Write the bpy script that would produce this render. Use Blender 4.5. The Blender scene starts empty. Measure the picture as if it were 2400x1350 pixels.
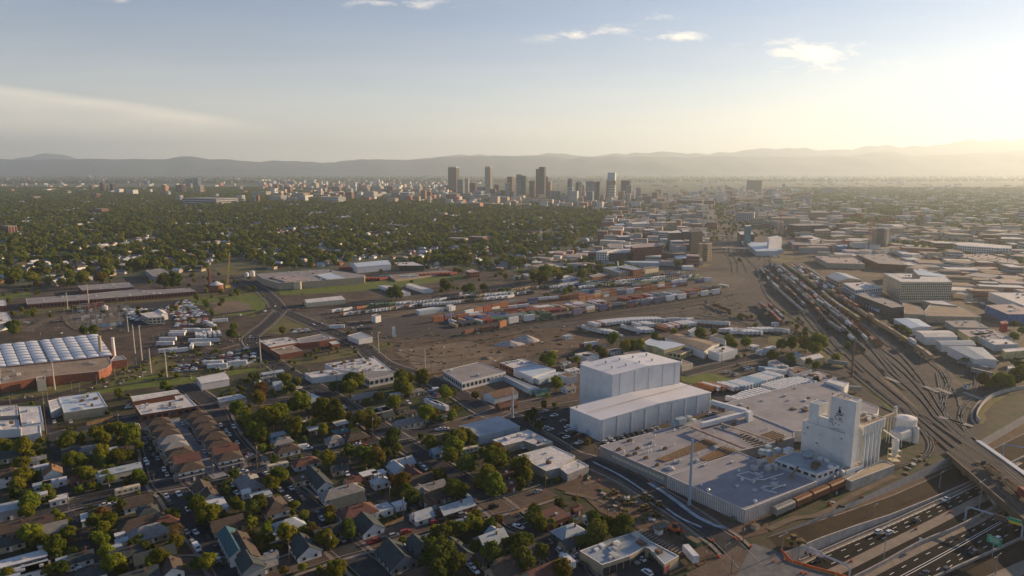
import bpy, math, random
from mathutils import Vector, Matrix, noise
from mathutils.geometry import tessellate_polygon
random.seed(11)
R = math.radians
S = bpy.context.scene
# ------------------------------------------------------------------ camera
CAMH = 150.0; FPX = 1600.0; PITCH = math.atan((675-397)/FPX)
cam_d = bpy.data.cameras.new('camera'); cam = bpy.data.objects.new('camera', cam_d)
S.collection.objects.link(cam); S.camera = cam
cam.location = (0, 0, CAMH); cam.rotation_euler = (math.pi/2-PITCH, 0, 0)
cam_d.sensor_width = 36; cam_d.lens = 36*FPX/2400; cam_d.clip_start = 1; cam_d.clip_end = 120000
S.render.resolution_x = 1024; S.render.resolution_y = 576
# ------------------------------------------------------------------ light
SUN_AZ = 59.0; SUN_EL = 14.0          # azimuth clockwise from +Y
S.view_settings.view_transform = 'Standard'; S.view_settings.look = 'None'
S.view_settings.gamma = 1; S.view_settings.use_curve_mapping = False
S.view_settings.exposure = 0.88
W = bpy.data.worlds.new("World"); S.world = W; W.use_nodes = True
nt = W.node_tree; nt.nodes.clear()
wo = nt.nodes.new('ShaderNodeOutputWorld'); bg = nt.nodes.new('ShaderNodeBackground')
sky = nt.nodes.new('ShaderNodeTexSky'); sky.sky_type = 'NISHITA'; sky.sun_disc = False
sky.sun_elevation = R(SUN_EL); sky.sun_rotation = R(SUN_AZ)
sky.altitude = 1700; sky.air_density = 1.2; sky.dust_density = 0.35; sky.ozone_density = 5.0
bg.inputs['Strength'].default_value = 0.066
def N(t, **k):
    n = nt.nodes.new(t)
    for a, b in k.items(): setattr(n, a, b)
    return n
def MT(op, a, b=None, c=None, tree=None):
    t = tree or nt
    n = t.nodes.new('ShaderNodeMath'); n.operation = op
    for i, v in enumerate((a, b, c)):
        if v is None: continue
        if isinstance(v, (int, float)): n.inputs[i].default_value = v
        else: t.links.new(v, n.inputs[i])
    return n.outputs[0]
tc = N('ShaderNodeTexCoord'); sp = N('ShaderNodeSeparateXYZ'); nt.links.new(tc.outputs['Generated'], sp.inputs[0])
yy = MT('MAXIMUM', sp.outputs[1], 0.05)
cu = MT('DIVIDE', sp.outputs[0], yy); cv = MT('DIVIDE', sp.outputs[2], yy)
cx_ = N('ShaderNodeCombineXYZ'); nt.links.new(cu, cx_.inputs[0]); nt.links.new(MT('MULTIPLY', cv, 3.4), cx_.inputs[1])
nz = N('ShaderNodeTexNoise'); nz.inputs['Scale'].default_value = 13; nz.inputs['Detail'].default_value = 10
nz.inputs['Roughness'].default_value = .68; nz.inputs['Distortion'].default_value = .35
nt.links.new(cx_.outputs[0], nz.inputs['Vector'])
def skyuv(px, py):
    x = (px-1200)/FPX; y = (675-py)/FPX
    dy = math.cos(PITCH)+y*math.sin(PITCH); dz = -math.sin(PITCH)+y*math.cos(PITCH)
    return x/dy, dz/dy
tot = None
for px, py, rx, ry, sl, am in [(1380,80,120,17,.10,1.0),(1580,83,95,17,.0,1.0),(1900,122,150,34,-.05,1.2),(1505,34,85,15,0,.8),(905,8,150,13,0,.9),
        (295,2,50,7,0,.8),(1860,92,60,10,.1,.8),(2300,165,90,9,0,.7),(1930,160,150,16,0,.8),(1100,12,30,4,0,.7),(2390,165,60,6,0,.6)]:
    u0, v0 = skyuv(px, py)
    du = MT('SUBTRACT', cu, u0); dv = MT('SUBTRACT', MT('SUBTRACT', cv, v0), MT('MULTIPLY', du, sl))
    a = MT('POWER', MT('DIVIDE', du, rx/FPX), 2); b = MT('POWER', MT('DIVIDE', dv, ry/FPX), 2)
    g_ = MT('MULTIPLY', MT('EXPONENT', MT('MULTIPLY', MT('ADD', a, b), -1)), am)
    tot = g_ if tot is None else MT('MAXIMUM', tot, g_)
puff = MT('MULTIPLY', MT('MULTIPLY', tot, MT('SUBTRACT', nz.outputs['Fac'], MT("SUBTRACT", .62, MT('MULTIPLY', tot, .20)))), 3.6)
puff = MT('MINIMUM', MT('MAXIMUM', puff, 0), .75)
# the long veil on the left: soft sheet with an upper edge that falls to the right
u0, v0 = skyuv(0, 215); u1, v1 = skyuv(700, 288)
mid = MT('ADD', MT('MULTIPLY', MT('SUBTRACT', cu, u0), (v1-v0)/(u1-u0)), v0)
mid = MT('ADD', mid, MT('MULTIPLY', MT('POWER', MT('MAXIMUM', MT('SUBTRACT', cu, u0-.15), 0), 2), -.06))
mid = MT('ADD', mid, .013)
below = MT('SUBTRACT', mid, cv)
edge = MT('MINIMUM', MT('MAXIMUM', MT('MULTIPLY', below, 85), 0), 1)
fade = MT('EXPONENT', MT('MULTIPLY', MT('MAXIMUM', below, 0), -28))
rightf = MT('MINIMUM', MT('MAXIMUM', MT('MULTIPLY', MT('SUBTRACT', -.28, cu), 6), 0), 1)
nz2 = N('ShaderNodeTexNoise'); nz2.inputs['Scale'].default_value = 3.0; nz2.inputs['Detail'].default_value = 4
cx2 = N('ShaderNodeCombineXYZ'); nt.links.new(cu, cx2.inputs[0]); nt.links.new(MT('MULTIPLY', cv, 9), cx2.inputs[1]); nt.links.new(cx2.outputs[0], nz2.inputs['Vector'])
veil = MT('MULTIPLY', MT('MULTIPLY', MT('MULTIPLY', edge, fade), rightf), MT('MULTIPLY', nz2.outputs['Fac'], 0.95))
# thin high cirrus haze: the same all round, thickest near the horizon
low = MT('MULTIPLY', MT('EXPONENT', MT('MULTIPLY', MT('MAXIMUM', sp.outputs[2], 0), -9.5)), MT('ADD', .50, MT('MULTIPLY', nz2.outputs['Fac'], .45)))
cf = MT('MINIMUM', MT('ADD', MT('ADD', puff, veil), low), .88)
mixc = N('ShaderNodeMix', data_type='RGBA'); nt.links.new(cf, mixc.inputs['Factor'])
nt.links.new(sky.outputs[0], mixc.inputs['A'])
CLOUD = mixc.inputs['B']; CLOUD.default_value = (14.5, 12.2, 9.2, 1)
nt.links.new(mixc.outputs['Result'], bg.inputs['Color']); nt.links.new(bg.outputs[0], wo.inputs['Surface'])
sd = bpy.data.lights.new('sun', 'SUN'); so = bpy.data.objects.new('sun', sd); S.collection.objects.link(so)
sd.energy = 5.0; sd.angle = R(0.5); sd.color = (1.0, 0.70, 0.40)
so.location = (600, 200, 400)
sdir = Vector((math.sin(R(SUN_AZ))*math.cos(R(SUN_EL)), math.cos(R(SUN_AZ))*math.cos(R(SUN_EL)), math.sin(R(SUN_EL))))
so.rotation_euler = sdir.to_track_quat('Z', 'Y').to_euler()
S.cycles.max_bounces = 4; S.cycles.diffuse_bounces = 2; S.cycles.glossy_bounces = 2; S.cycles.transmission_bounces = 2
S.cycles.volume_bounces = 2; S.cycles.transparent_max_bounces = 6
# ------------------------------------------------------------------ projection helpers (photo pixels -> ground points)
T = {'A':(0,950,3.375),'B':(600,950,3.375),'C':(1200,950,3.375),'D':(1800,950,3.375),'E':(0,600,3.375),'F':(600,600,3.375),
     'G':(1200,600,3.375),'H':(1800,600,3.375),'I':(0,350,4),'J':(600,350,4),'K':(1200,350,4),'L':(1800,350,4),
     'M':(1000,370,4.286),'O':(1800,880,3.553),'P':(1400,940,4.354),'Q':(1100,780,4.5),'V':(1500,400,5.625),'X':(300,980,7.5),'Z':(0,0,1)}
def px(t, x, y):
    o = T[t]; return o[0]+x/o[2], o[1]+y/o[2]
def gp(p, q, z=0.0):
    x = (p-1200)/FPX; y = (675-q)/FPX
    dy = math.cos(PITCH)+y*math.sin(PITCH); dz = -math.sin(PITCH)+y*math.cos(PITCH)
    t = (z-CAMH)/dz
    return Vector((x*t, dy*t, z))
def at(t, x, y, z=0.0): return gp(*px(t, x, y), z)
def pj(v):
    dz = v[2]-CAMH
    f = v[1]*math.cos(PITCH)-dz*math.sin(PITCH); u = v[1]*math.sin(PITCH)+dz*math.cos(PITCH)
    if f <= 1: return (-9999, -9999)
    return 1200+FPX*v[0]/f, 675-FPX*u/f
def poly(t, s, z=0.0):            # 'x,y x,y ...' in a tile -> list of points
    return [at(t, *map(float, w.split(',')), z) for w in s.split()]
def hat(p, z0_q, top_q):           # height of a vertical line seen from base pixel to top pixel
    b = gp(p, z0_q); lo, hi = 0, 700
    for _ in range(40):
        m = (lo+hi)/2
        if pj((b.x, b.y, m))[1] > top_q: lo = m
        else: hi = m
    return lo
def inside(p, pl):
    x, y = p[0], p[1]; c = False; j = len(pl)-1
    for i in range(len(pl)):
        a, b = pl[i], pl[j]
        if (a[1] > y) != (b[1] > y) and x < (b[0]-a[0])*(y-a[1])/(b[1]-a[1])+a[0]: c = not c
        j = i
    return c
def azv(a): return Vector((math.sin(R(a)), math.cos(R(a)), 0))
UA, VA = -35.0, 55.0                # the two street directions of the near grid
U, V = azv(UA), azv(VA)
# ------------------------------------------------------------------ materials
MATS = {}
GRIT = ('railway_ballast','worn_ballast','bare_lot_soil','graded_sand','terminal_paving','grass','dry_grass','asphalt','brown_asphalt','ramp_asphalt','highway_asphalt','white_roof_membrane','grey_roof_membrane','tan_gravel_roof','brown_shingles','grey_shingles','red_brown_shingles','dark_green_shingles')
def mat(name, col, rough=.85, metal=0.0, var=.18, scale=.25, bump=0.0, col2=None, rnd=0.0, spec=.3, stripes=None, emit=None, thr=None):
    if name in MATS: return MATS[name]
    m = bpy.data.materials.new(name); m.use_nodes = True; t = m.node_tree; bs = t.nodes['Principled BSDF']
    bs.inputs['Roughness'].default_value = rough; bs.inputs['Metallic'].default_value = metal
    bs.inputs['Specular IOR Level'].default_value = spec
    c = tuple(col)+(1,)
    geo = t.nodes.new('ShaderNodeNewGeometry')
    nz = t.nodes.new('ShaderNodeTexNoise'); nz.inputs['Scale'].default_value = scale; nz.inputs['Detail'].default_value = 6; nz.inputs['Roughness'].default_value = .65
    t.links.new(geo.outputs['Position'], nz.inputs['Vector'])
    if col2 is None: col2 = tuple(x*(1-2.4*var) if x*(1-2.4*var) > 0 else 0 for x in col); c = tuple(min(1, x*(1+1.2*var)) for x in col)+(1,)
    mx = t.nodes.new('ShaderNodeMix'); mx.data_type = 'RGBA'
    f = nz.outputs['Fac']
    lo, hi = thr or (.33, .67)
    f = MT('MINIMUM', MT('MAXIMUM', MT('DIVIDE', MT('SUBTRACT', f, lo, tree=t), hi-lo, tree=t), 0, tree=t), 1, tree=t)
    t.links.new(f, mx.inputs['Factor']); mx.inputs['A'].default_value = tuple(col2)+(1,); mx.inputs['B'].default_value = c
    out = mx.outputs['Result']
    if thr or name in GRIT:
        n4 = t.nodes.new('ShaderNodeTexNoise'); n4.inputs['Scale'].default_value = scale*9; n4.inputs['Detail'].default_value = 8; n4.inputs['Roughness'].default_value = .75; t.links.new(geo.outputs['Position'], n4.inputs['Vector'])
        m4 = t.nodes.new('ShaderNodeMix'); m4.data_type = 'RGBA'; m4.blend_type = 'MULTIPLY'; m4.inputs['Factor'].default_value = 1
        cr_ = t.nodes.new('ShaderNodeValToRGB'); cr_.color_ramp.elements[0].position = .36; cr_.color_ramp.elements[1].position = .64; cr_.color_ramp.elements[0].color = (.66,.66,.64,1); cr_.color_ramp.elements[1].color = (1.25,1.24,1.20,1)
        t.links.new(n4.outputs['Fac'], cr_.inputs[0]); t.links.new(out, m4.inputs['A']); t.links.new(cr_.outputs[0], m4.inputs['B']); out = m4.outputs['Result']
    if stripes:                      # (axis azimuth, period, width, dark factor): seams of a metal or panel surface
        a, per, wd, dk = stripes
        dt = t.nodes.new('ShaderNodeVectorMath'); dt.operation = 'DOT_PRODUCT'; t.links.new(geo.outputs['Position'], dt.inputs[0]); dt.inputs[1].default_value = azv(a)
        fr = MT('FRACT', MT('DIVIDE', dt.outputs['Value'], per, tree=t), tree=t)
        st = MT('LESS_THAN', fr, wd/per, tree=t)
        m2 = t.nodes.new('ShaderNodeMix'); m2.data_type = 'RGBA'; m2.blend_type = 'MULTIPLY'; t.links.new(st, m2.inputs['Factor'])
        t.links.new(out, m2.inputs['A']); m2.inputs['B'].default_value = (dk, dk, dk, 1); out = m2.outputs['Result']
    if rnd:
        oi = t.nodes.new('ShaderNodeObjectInfo'); hs = t.nodes.new('ShaderNodeHueSaturation')
        t.links.new(out, hs.inputs['Color'])
        t.links.new(MT('ADD', MT('MULTIPLY', oi.outputs['Random'], 2*rnd, tree=t), 1-rnd, tree=t), hs.inputs['Value'])
        r2 = MT('FRACT', MT('MULTIPLY', oi.outputs['Random'], 7.13, tree=t), tree=t)
        t.links.new(MT('ADD', MT('MULTIPLY', r2, .06, tree=t), .47, tree=t), hs.inputs['Hue'])
        out = hs.outputs[0]
    t.links.new(out, bs.inputs['Base Color'])
    if bump:
        bp = t.nodes.new('ShaderNodeBump'); bp.inputs['Strength'].default_value = bump; bp.inputs['Distance'].default_value = .3
        n3 = t.nodes.new('ShaderNodeTexNoise'); n3.inputs['Scale'].default_value = scale*8; t.links.new(geo.outputs['Position'], n3.inputs['Vector'])
        t.links.new(n3.outputs['Fac'], bp.inputs['Height']); t.links.new(bp.outputs[0], bs.inputs['Normal'])
    if emit: bs.inputs['Emission Color'].default_value = c; bs.inputs['Emission Strength'].default_value = emit
    MATS[name] = m; return m
# ------------------------------------------------------------------ objects
COL = S.collection
def tag(o, label=None, cat=None, group=None, kind=None):
    if label: o['label'] = label
    if cat: o['category'] = cat
    if group: o['group'] = group
    if kind: o['kind'] = kind
    return o
def empty(name, loc, rz=0.0, label=None, cat=None, group=None):
    o = bpy.data.objects.new(name, None); COL.objects.link(o); o.location = loc; o.rotation_euler = (0, 0, rz)
    o.empty_display_size = .5
    return tag(o, label, cat, group)
class MB:
    def __init__(s): s.v = []; s.f = []; s.m = []; s.mi = 0
    def quad(s, *p):
        n = len(s.v); s.v += [tuple(x) for x in p]; s.f.append(tuple(range(n, n+len(p)))); s.m.append(s.mi); return s
    def box(s, c, d, az=0.0, tilt=None):
        # c centre of the box, d sizes (x along az direction's right, y along az), az clockwise from +Y
        a = azv(az); r = Vector((a.y, -a.x, 0)); c = Vector(c); n = len(s.v)
        for k in (-1, 1):
            for j in (-1, 1):
                for i in (-1, 1): s.v.append(tuple(c+r*(i*d[0]/2)+a*(j*d[1]/2)+Vector((0, 0, k*d[2]/2))))
        for q in ((0,2,3,1),(4,5,7,6),(0,1,5,4),(2,6,7,3),(0,4,6,2),(1,3,7,5)): s.f.append(tuple(n+x for x in q)); s.m.append(s.mi)
        return s
    def prism(s, pts, z0, z1, top=True, bot=False, side=True):
        pts = [Vector((p[0], p[1], 0)) for p in pts]
        A = sum(pts[i].x*pts[(i+1) % len(pts)].y-pts[(i+1) % len(pts)].x*pts[i].y for i in range(len(pts)))
        if A < 0: pts = pts[::-1]
        n = len(s.v); k = len(pts)
        s.v += [(p.x, p.y, z0) for p in pts]+[(p.x, p.y, z1) for p in pts]
        if side:
            for i in range(k):
                j = (i+1) % k; s.f.append((n+i, n+j, n+k+j, n+k+i)); s.m.append(s.mi)
        if top or bot:
            for tri in tessellate_polygon([pts]):
                a, b, c = tri
                cr = (pts[b]-pts[a]).cross(pts[c]-pts[a]).z
                if cr < 0: b, c = c, b
                if top: s.f.append((n+k+a, n+k+b, n+k+c)); s.m.append(s.mi)
                if bot: s.f.append((n+c, n+b, n+a)); s.m.append(s.mi)
        return s
    def cyl(s, c, r, z0, z1, n=12, r2=None, cap=True):
        r2 = r if r2 is None else r2; b = len(s.v)
        for k in range(n):
            a = 2*math.pi*k/n; s.v.append((c[0]+r*math.cos(a), c[1]+r*math.sin(a), z0))
        for k in range(n):
            a = 2*math.pi*k/n; s.v.append((c[0]+r2*math.cos(a), c[1]+r2*math.sin(a), z1))
        for k in range(n):
            j = (k+1) % n; s.f.append((b+k, b+j, b+n+j, b+n+k)); s.m.append(s.mi)
        if cap: s.f.append(tuple(b+n+k for k in range(n))); s.m.append(s.mi); s.f.append(tuple(b+n-1-k for k in range(n))); s.m.append(s.mi)
        return s
    def tube(s, a, b, r, n=6, r2=None):
        a = Vector(a); b = Vector(b); d = (b-a).normalized(); q = d.to_track_quat('Z', 'Y'); r2 = r if r2 is None else r2; k0 = len(s.v)
        for (p, rr) in ((a, r), (b, r2)):
            for k in range(n):
                t = 2*math.pi*k/n; s.v.append(tuple(p+q @ Vector((rr*math.cos(t), rr*math.sin(t), 0))))
        for k in range(n):
            j = (k+1) % n; s.f.append((k0+k, k0+j, k0+n+j, k0+n+k)); s.m.append(s.mi)
        s.f.append(tuple(k0+n+k for k in range(n))); s.m.append(s.mi); s.f.append(tuple(k0+n-1-k for k in range(n))); s.m.append(s.mi)
        return s
    def ribbon(s, pts, w, z, off=0.0):
        L = []; Rr = []
        for i, p in enumerate(pts):
            a = pts[max(0, i-1)]; b = pts[min(len(pts)-1, i+1)]; d = Vector((b[0]-a[0], b[1]-a[1], 0)).normalized(); nn = Vector((-d.y, d.x, 0))
            c = Vector((p[0], p[1], z if z is not None else p[2])); L.append(c+nn*(off+w/2)); Rr.append(c+nn*(off-w/2))
        for i in range(len(pts)-1): s.quad(Rr[i], Rr[i+1], L[i+1], L[i])
        return s
    def build(s, name, mats, parent=None, world=True, smooth=False):
        me = s.mesh(name, mats, parent if world else None, smooth)
        o = bpy.data.objects.new(name, me); COL.objects.link(o)
        if parent: o.parent = parent
        return o
    def mesh(s, name, mats, parent=None, smooth=False):
        me = bpy.data.meshes.new(name); v = s.v
        if parent is not None:
            l = parent.location; c_, s_ = math.cos(-parent.rotation_euler[2]), math.sin(-parent.rotation_euler[2])
            v = [((x-l.x)*c_-(y-l.y)*s_, (x-l.x)*s_+(y-l.y)*c_, z-l.z) for x, y, z in v]
        me.from_pydata(v, [], s.f)
        if not isinstance(mats, (list, tuple)): mats = [mats]
        for m in mats: me.materials.append(m)
        if len(mats) > 1: me.polygons.foreach_set('material_index', s.m)
        if smooth: me.polygons.foreach_set('use_smooth', [True]*len(s.f))
        me.update(); return me
def inst(name, me, parent, loc=(0, 0, 0), rz=0.0, sc=(1, 1, 1), m=None):
    o = bpy.data.objects.new(name, me); COL.objects.link(o)
    if parent: o.parent = parent
    o.location = loc; o.rotation_euler = (0, 0, rz); o.scale = sc
    if m is not None:
        o.material_slots[0].link = 'OBJECT'; o.material_slots[0].material = m
    return o
def rz_of(az): return -R(az)         # rotation for something whose local +Y should point along azimuth az
def smoothline(pts, n=6):
    # Catmull-Rom through points
    P = [pts[0]*2-pts[1]]+list(pts)+[pts[-1]*2-pts[-2]]; out = []
    for i in range(1, len(P)-2):
        for k in range(n):
            t = k/n; a, b, c, d = P[i-1], P[i], P[i+1], P[i+2]
            out.append(.5*((2*b)+(c-a)*t+(2*a-5*b+4*c-d)*t*t+(3*b-a-3*c+d)*t**3))
    out.append(P[-2]); return out
def walk(pts, step, start=0.0):
    # points and directions at even spacing along a polyline
    out = []; d = start; acc = 0.0
    for i in range(len(pts)-1):
        a, b = pts[i], pts[i+1]; L = (b-a).length
        while d <= acc+L and L > 0:
            out.append((a+(b-a)*((d-acc)/L), math.degrees(math.atan2(b.x-a.x, b.y-a.y)))); d += step
        acc += L
    return out
# ------------------------------------------------------------------ ground
m_dirt = mat('dirt', (.115, .082, .064), rough=.95, col2=(.050, .044, .032), scale=.045, bump=.4, thr=(.40,.60))
m_yard = mat('yard_ground', (.075, .062, .040), rough=.95, col2=(.03, .048, .015), scale=.11, bump=.4, thr=(.44,.54))
m_sub = mat('suburb_ground', (.13, .12, .09), rough=1, col2=(.05, .07, .024), scale=.03, thr=(.42,.60))
m_asph = mat('asphalt', (.056, .057, .064), rough=.95, spec=.1, var=.12, scale=.15)
m_asph_new = mat('new_asphalt', (.030, .032, .036), rough=.85, var=.1, scale=.2)
m_conc = mat('concrete_paving', (.30, .27, .25), rough=.9, var=.14, scale=.2)
m_walk = mat('sidewalk_concrete', (.24, .21, .19), rough=.9, var=.12, scale=.3)
m_grass = mat('grass', (.15, .185, .032), rough=1, col2=(.08, .11, .022), scale=.12, bump=.4)
m_drygrass = mat('dry_grass', (.17, .145, .06), rough=1, col2=(.085, .09, .03), scale=.05, bump=.4)
m_lot = mat('bare_lot_soil', (.15, .10, .072), rough=1, col2=(.075, .05, .036), scale=.02, bump=.3)
m_lot2 = mat('graded_sand', (.22, .165, .12), rough=1, col2=(.12, .09, .065), scale=.03, bump=.2)
m_ball = mat('railway_ballast', (.080, .068, .066), rough=1, col2=(.050, .043, .043), scale=.03, bump=.3)
m_ball2 = mat('worn_ballast', (.17, .14, .115), rough=1, col2=(.09, .075, .06), scale=.06, bump=.3)
m_pave = mat('terminal_paving', (.115, .092, .08), rough=.95, var=.15, scale=.02)
m_rail = mat('rail_steel', (.30, .24, .19), rough=.35, metal=.8, var=.1)
m_white = mat('road_paint_white', (.75, .75, .72), rough=.7, var=.05)
m_yel = mat('road_paint_yellow', (.65, .45, .08), rough=.7, var=.05)
m_far = mat('far_plain_ground', (.055, .065, .035), rough=1, col2=(.018, .03, .014), scale=.006)
# far ground gets pale speckles of roofs and streets among dark tree cover
t = m_far.node_tree; bs = t.nodes['Principled BSDF']; src = bs.inputs['Base Color'].links[0].from_socket
geo = [n for n in t.nodes if n.type == 'NEW_GEOMETRY'][0]
vo = t.nodes.new('ShaderNodeTexVoronoi'); vo.inputs['Scale'].default_value = .018; t.links.new(geo.outputs['Position'], vo.inputs['Vector'])
sx = t.nodes.new('ShaderNodeSeparateColor'); t.links.new(vo.outputs['Color'], sx.inputs[0])
pk = MT('MULTIPLY', MT('GREATER_THAN', sx.outputs[0], .86, tree=t), MT('LESS_THAN', vo.outputs['Distance'], .33, tree=t), tree=t)
mx = t.nodes.new('ShaderNodeMix'); mx.data_type = 'RGBA'; t.links.new(pk, mx.inputs['Factor']); t.links.new(src, mx.inputs['A'])
mx.inputs['B'].default_value = (.26, .23, .19, 1); t.links.new(mx.outputs['Result'], bs.inputs['Base Color'])

TR = poly('D', '0,1038 300,925 600,795 1000,609 1440,405 1690,272 2025,78 3600,-850 6500,1500 3200,3600 900,1650 560,1350 180,1240 112,1165')
def sheet(name, rings, z, m, kind='structure', holes=None):
    b = MB(); ring = [[Vector((p[0], p[1], 0)) for p in rings]]+([[Vector((p[0], p[1], 0)) for p in h] for h in (holes or [])])
    flat = [p for r in ring for p in r]; n = 0
    b.v = [(p.x, p.y, z) for p in flat]
    for a, c, d in tessellate_polygon(ring):
        if (flat[c]-flat[a]).cross(flat[d]-flat[a]).z < 0: c, d = d, c
        b.f.append((a, c, d)); b.m.append(0)
    o = b.build(name, m); o['kind'] = kind; return o
sheet('ground', [(-2600, 60), (2600, 60), (3600, 3300), (-3600, 3300)], 0, m_yard, holes=[TR])
bb = MB()
for q in ([(-70000, 3300), (70000, 3300), (70000, 60000), (-70000, 60000)], [(-70000, -3000), (-2600, -3000), (-2600, 60), (-3600, 3300), (-70000, 3300)], [(2600, -3000), (70000, -3000), (70000, 3300), (3600, 3300), (2600, 60)], [(-2600, -3000), (2600, -3000), (2600, 60), (-2600, 60)]):
    bb.quad(*[(x, y, 0) for x, y in q])
bb.build('plain', m_far)['kind'] = 'structure'
ZL = [0.02]
def patch(name, t, s, m, dz=.006):
    ZL[0] += dz
    return sheet(name, poly(t, s), ZL[0], m)
def patchz(name, t, s, m, z): return sheet(name, poly(t, s, z), z, m)
# broad zones
patch('suburb_ground', 'Z', '-300,408 0,432 600,432 1000,478 1300,486 1490,500 1420,600 1260,650 1050,628 830,636 560,640 330,650 0,690 -300,700', m_sub)
patch('industrial_ground', 'Z', '0,672 330,650 560,640 830,636 1050,628 1250,640 1420,600 1500,520 1560,470 2400,470 2600,760 2200,1000 2085,960 1985,905 1700,1290 1390,1095 1330,1065 1200,990 1130,975 940,870 770,890 600,800 470,905 330,920 0,945', m_dirt)
patch('rail_yard_ballast', 'Z', '1640,640 1700,560 1690,500 1750,500 1790,560 1830,610 1900,640 2060,730 2200,850 2250,905 2330,960 2300,1035 2190,1070 2010,925 1985,905 1880,800 1810,760 1700,748 1560,745 1300,790 1060,830 930,790 880,760 1240,735 1560,690 1700,660', m_ball)
patch('terminal_pavement', 'Z', '690,750 700,728 1000,690 1200,672 1500,634 1650,630 1700,640 1760,655 1720,680 1500,715 1290,740 1060,760 900,762 730,758', m_pave)
patch('terminal_apron', 'F', '620,520 1200,440 1700,385 1780,400 1400,460 900,530 640,560', m_lot2)
patch('storage_lot', 'F', '500,460 660,440 1000,470 1400,480 1500,540 1050,640 620,580', m_ball)
patch('bare_lot', 'Z', '885,800 1000,795 1120,790 1250,770 1350,768 1420,790 1380,830 1260,830 1160,850 1030,885 985,870 905,820', m_lot)
patch('graded_lot', 'Z', '920,820 1100,800 1200,830 1160,850 1030,882 985,868', m_lot2)
patch('grass_strip', 'F', '150,280 700,230 1050,190 1650,150 1640,180 1100,250 800,280 260,310 200,310', m_grass)
patch('meadow', 'E', '1330,340 1550,300 2025,285 2025,480 1700,470 1600,400 1480,345', m_grass)
patch('bare_patch', 'E', '1620,370 1850,350 1985,385 1960,440 1720,455 1640,420', m_lot2)
patch('verge_grass', 'F', '0,310 60,305 90,360 60,430 0,440', m_grass)
patch('verge_dry_grass', 'F', '0,580 120,500 170,460 220,450 400,540 470,580 200,620 60,610 0,600', m_drygrass)
patch('field', 'I', '2000,1110 2400,1075 2400,1150 2200,1180 2080,1175', m_drygrass)
patch('park_lawn', 'E', '0,300 240,290 260,310 230,325 0,345', m_grass)
patch('track_side_grass', 'E', '80,450 250,430 900,360 1330,340 1360,330 1500,300 2025,280 2025,300 1500,340 900,380 300,460 100,480', m_drygrass)
patch('corridor_grass', 'Z', '0,905 110,885 250,860 330,850 370,830 440,820 620,830 700,840 900,800 930,812 780,845 600,870 420,895 300,905 120,925 0,940', m_drygrass)
patch('junction_grass', 'E', '640,1090 900,1010 1100,960 1250,940 1300,960 1500,960 2025,880 2025,910 1500,1010 1200,1040 800,1090', m_grass)
patch('warehouse_lawn', 'G', '1335,955 1560,925 1760,980 1740,1000 1520,1030 1340,990', m_grass)
patch('yard_edge_grass', 'H', '690,950 760,1000 1000,1190 990,1230 930,1190 850,1110 740,1020', m_grass)
patch('scrub_grass', 'H', '0,620 120,640 300,680 440,760 620,870 560,890 400,790 200,720 0,690', m_drygrass)
patch('interchange_grass', 'H', '1660,1340 1660,1250 1760,1130 1900,1090 1870,1120 1780,1170 1710,1250 1730,1290 1700,1330', m_drygrass)
patch('dry_field', 'V', '1640,1150 2025,1130 2025,1190 1870,1220 1760,1200', m_drygrass)
patch('yellow_field', 'V', '440,1065 650,1055 640,1090 470,1100', m_drygrass)
patch('yellow_field', 'V', '740,1240 960,1230 880,1270 750,1280', m_drygrass)
patch('plant_yard', 'C', '630,470 1180,900 1500,1110 1700,1230 1500,1290 1330,1180 960,960 700,850 560,720 340,660 420,600 620,560', m_lot)
patch('construction_ground', 'C', '1180,600 1560,790 1840,930 2025,870 2025,1010 1700,1090 1500,1010 1200,740 900,540', m_lot)
patch('field_lot', 'B', '1150,280 1480,210 1700,330 1500,400 1380,400', m_drygrass)
patch('trailer_lot', 'G', '590,560 1180,505 1430,545 1200,590 940,680 830,640 800,650 600,590', m_asph)
patch('trailer_yard', 'G', '1500,1030 1760,975 2025,930 2025,1230 1720,1200 1590,1120', m_asph)
patch('trailer_yard', 'H', '0,870 60,900 470,990 420,1040 0,1200', m_asph)
patch('parking_lot', 'C', '100,60 440,0 470,270 700,290 640,300 560,310 250,200 130,120', m_asph)
patch('truck_court', 'F', '1000,110 1560,130 1560,160 1050,190 860,200 860,150', m_asph)
patch('salvage_lot', 'E', '930,395 1480,345 1640,470 1400,520 1060,560', m_asph)
patch('salvage_lot', 'E', '1290,620 1780,610 1990,780 2025,830 1700,900 1440,880 1310,760', m_ball)
patch('substation_gravel', 'E', '480,470 930,400 1010,560 800,590 560,570', m_ball2)
patch('gravel_road', 'E', '150,500 340,490 480,470 480,490 330,560 210,600 160,590 330,510 150,520', m_ball2)
patch('shop_parking', 'C', '740,1330 1060,1150 1200,1310 1240,1350 1230,1500 740,1500', m_asph)
patch('right_yard_ground', 'H', '1600,700 2025,500 2400,700 2400,1000 1900,1100 1700,1050 1480,850', m_dirt)
patch('riverside_ground', 'L', '480,1060 1260,940 2400,950 2400,1200 500,1200', m_lot)
patch('city_paving', 'Z', '1050,470 1560,462 1900,440 2400,470 2400,560 1560,600 1450,560 1300,500', m_pave)
m_rut = mat('wheel_worn_soil', (.20,.15,.11), rough=1, col2=(.12,.09,.065), scale=.08)
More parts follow.
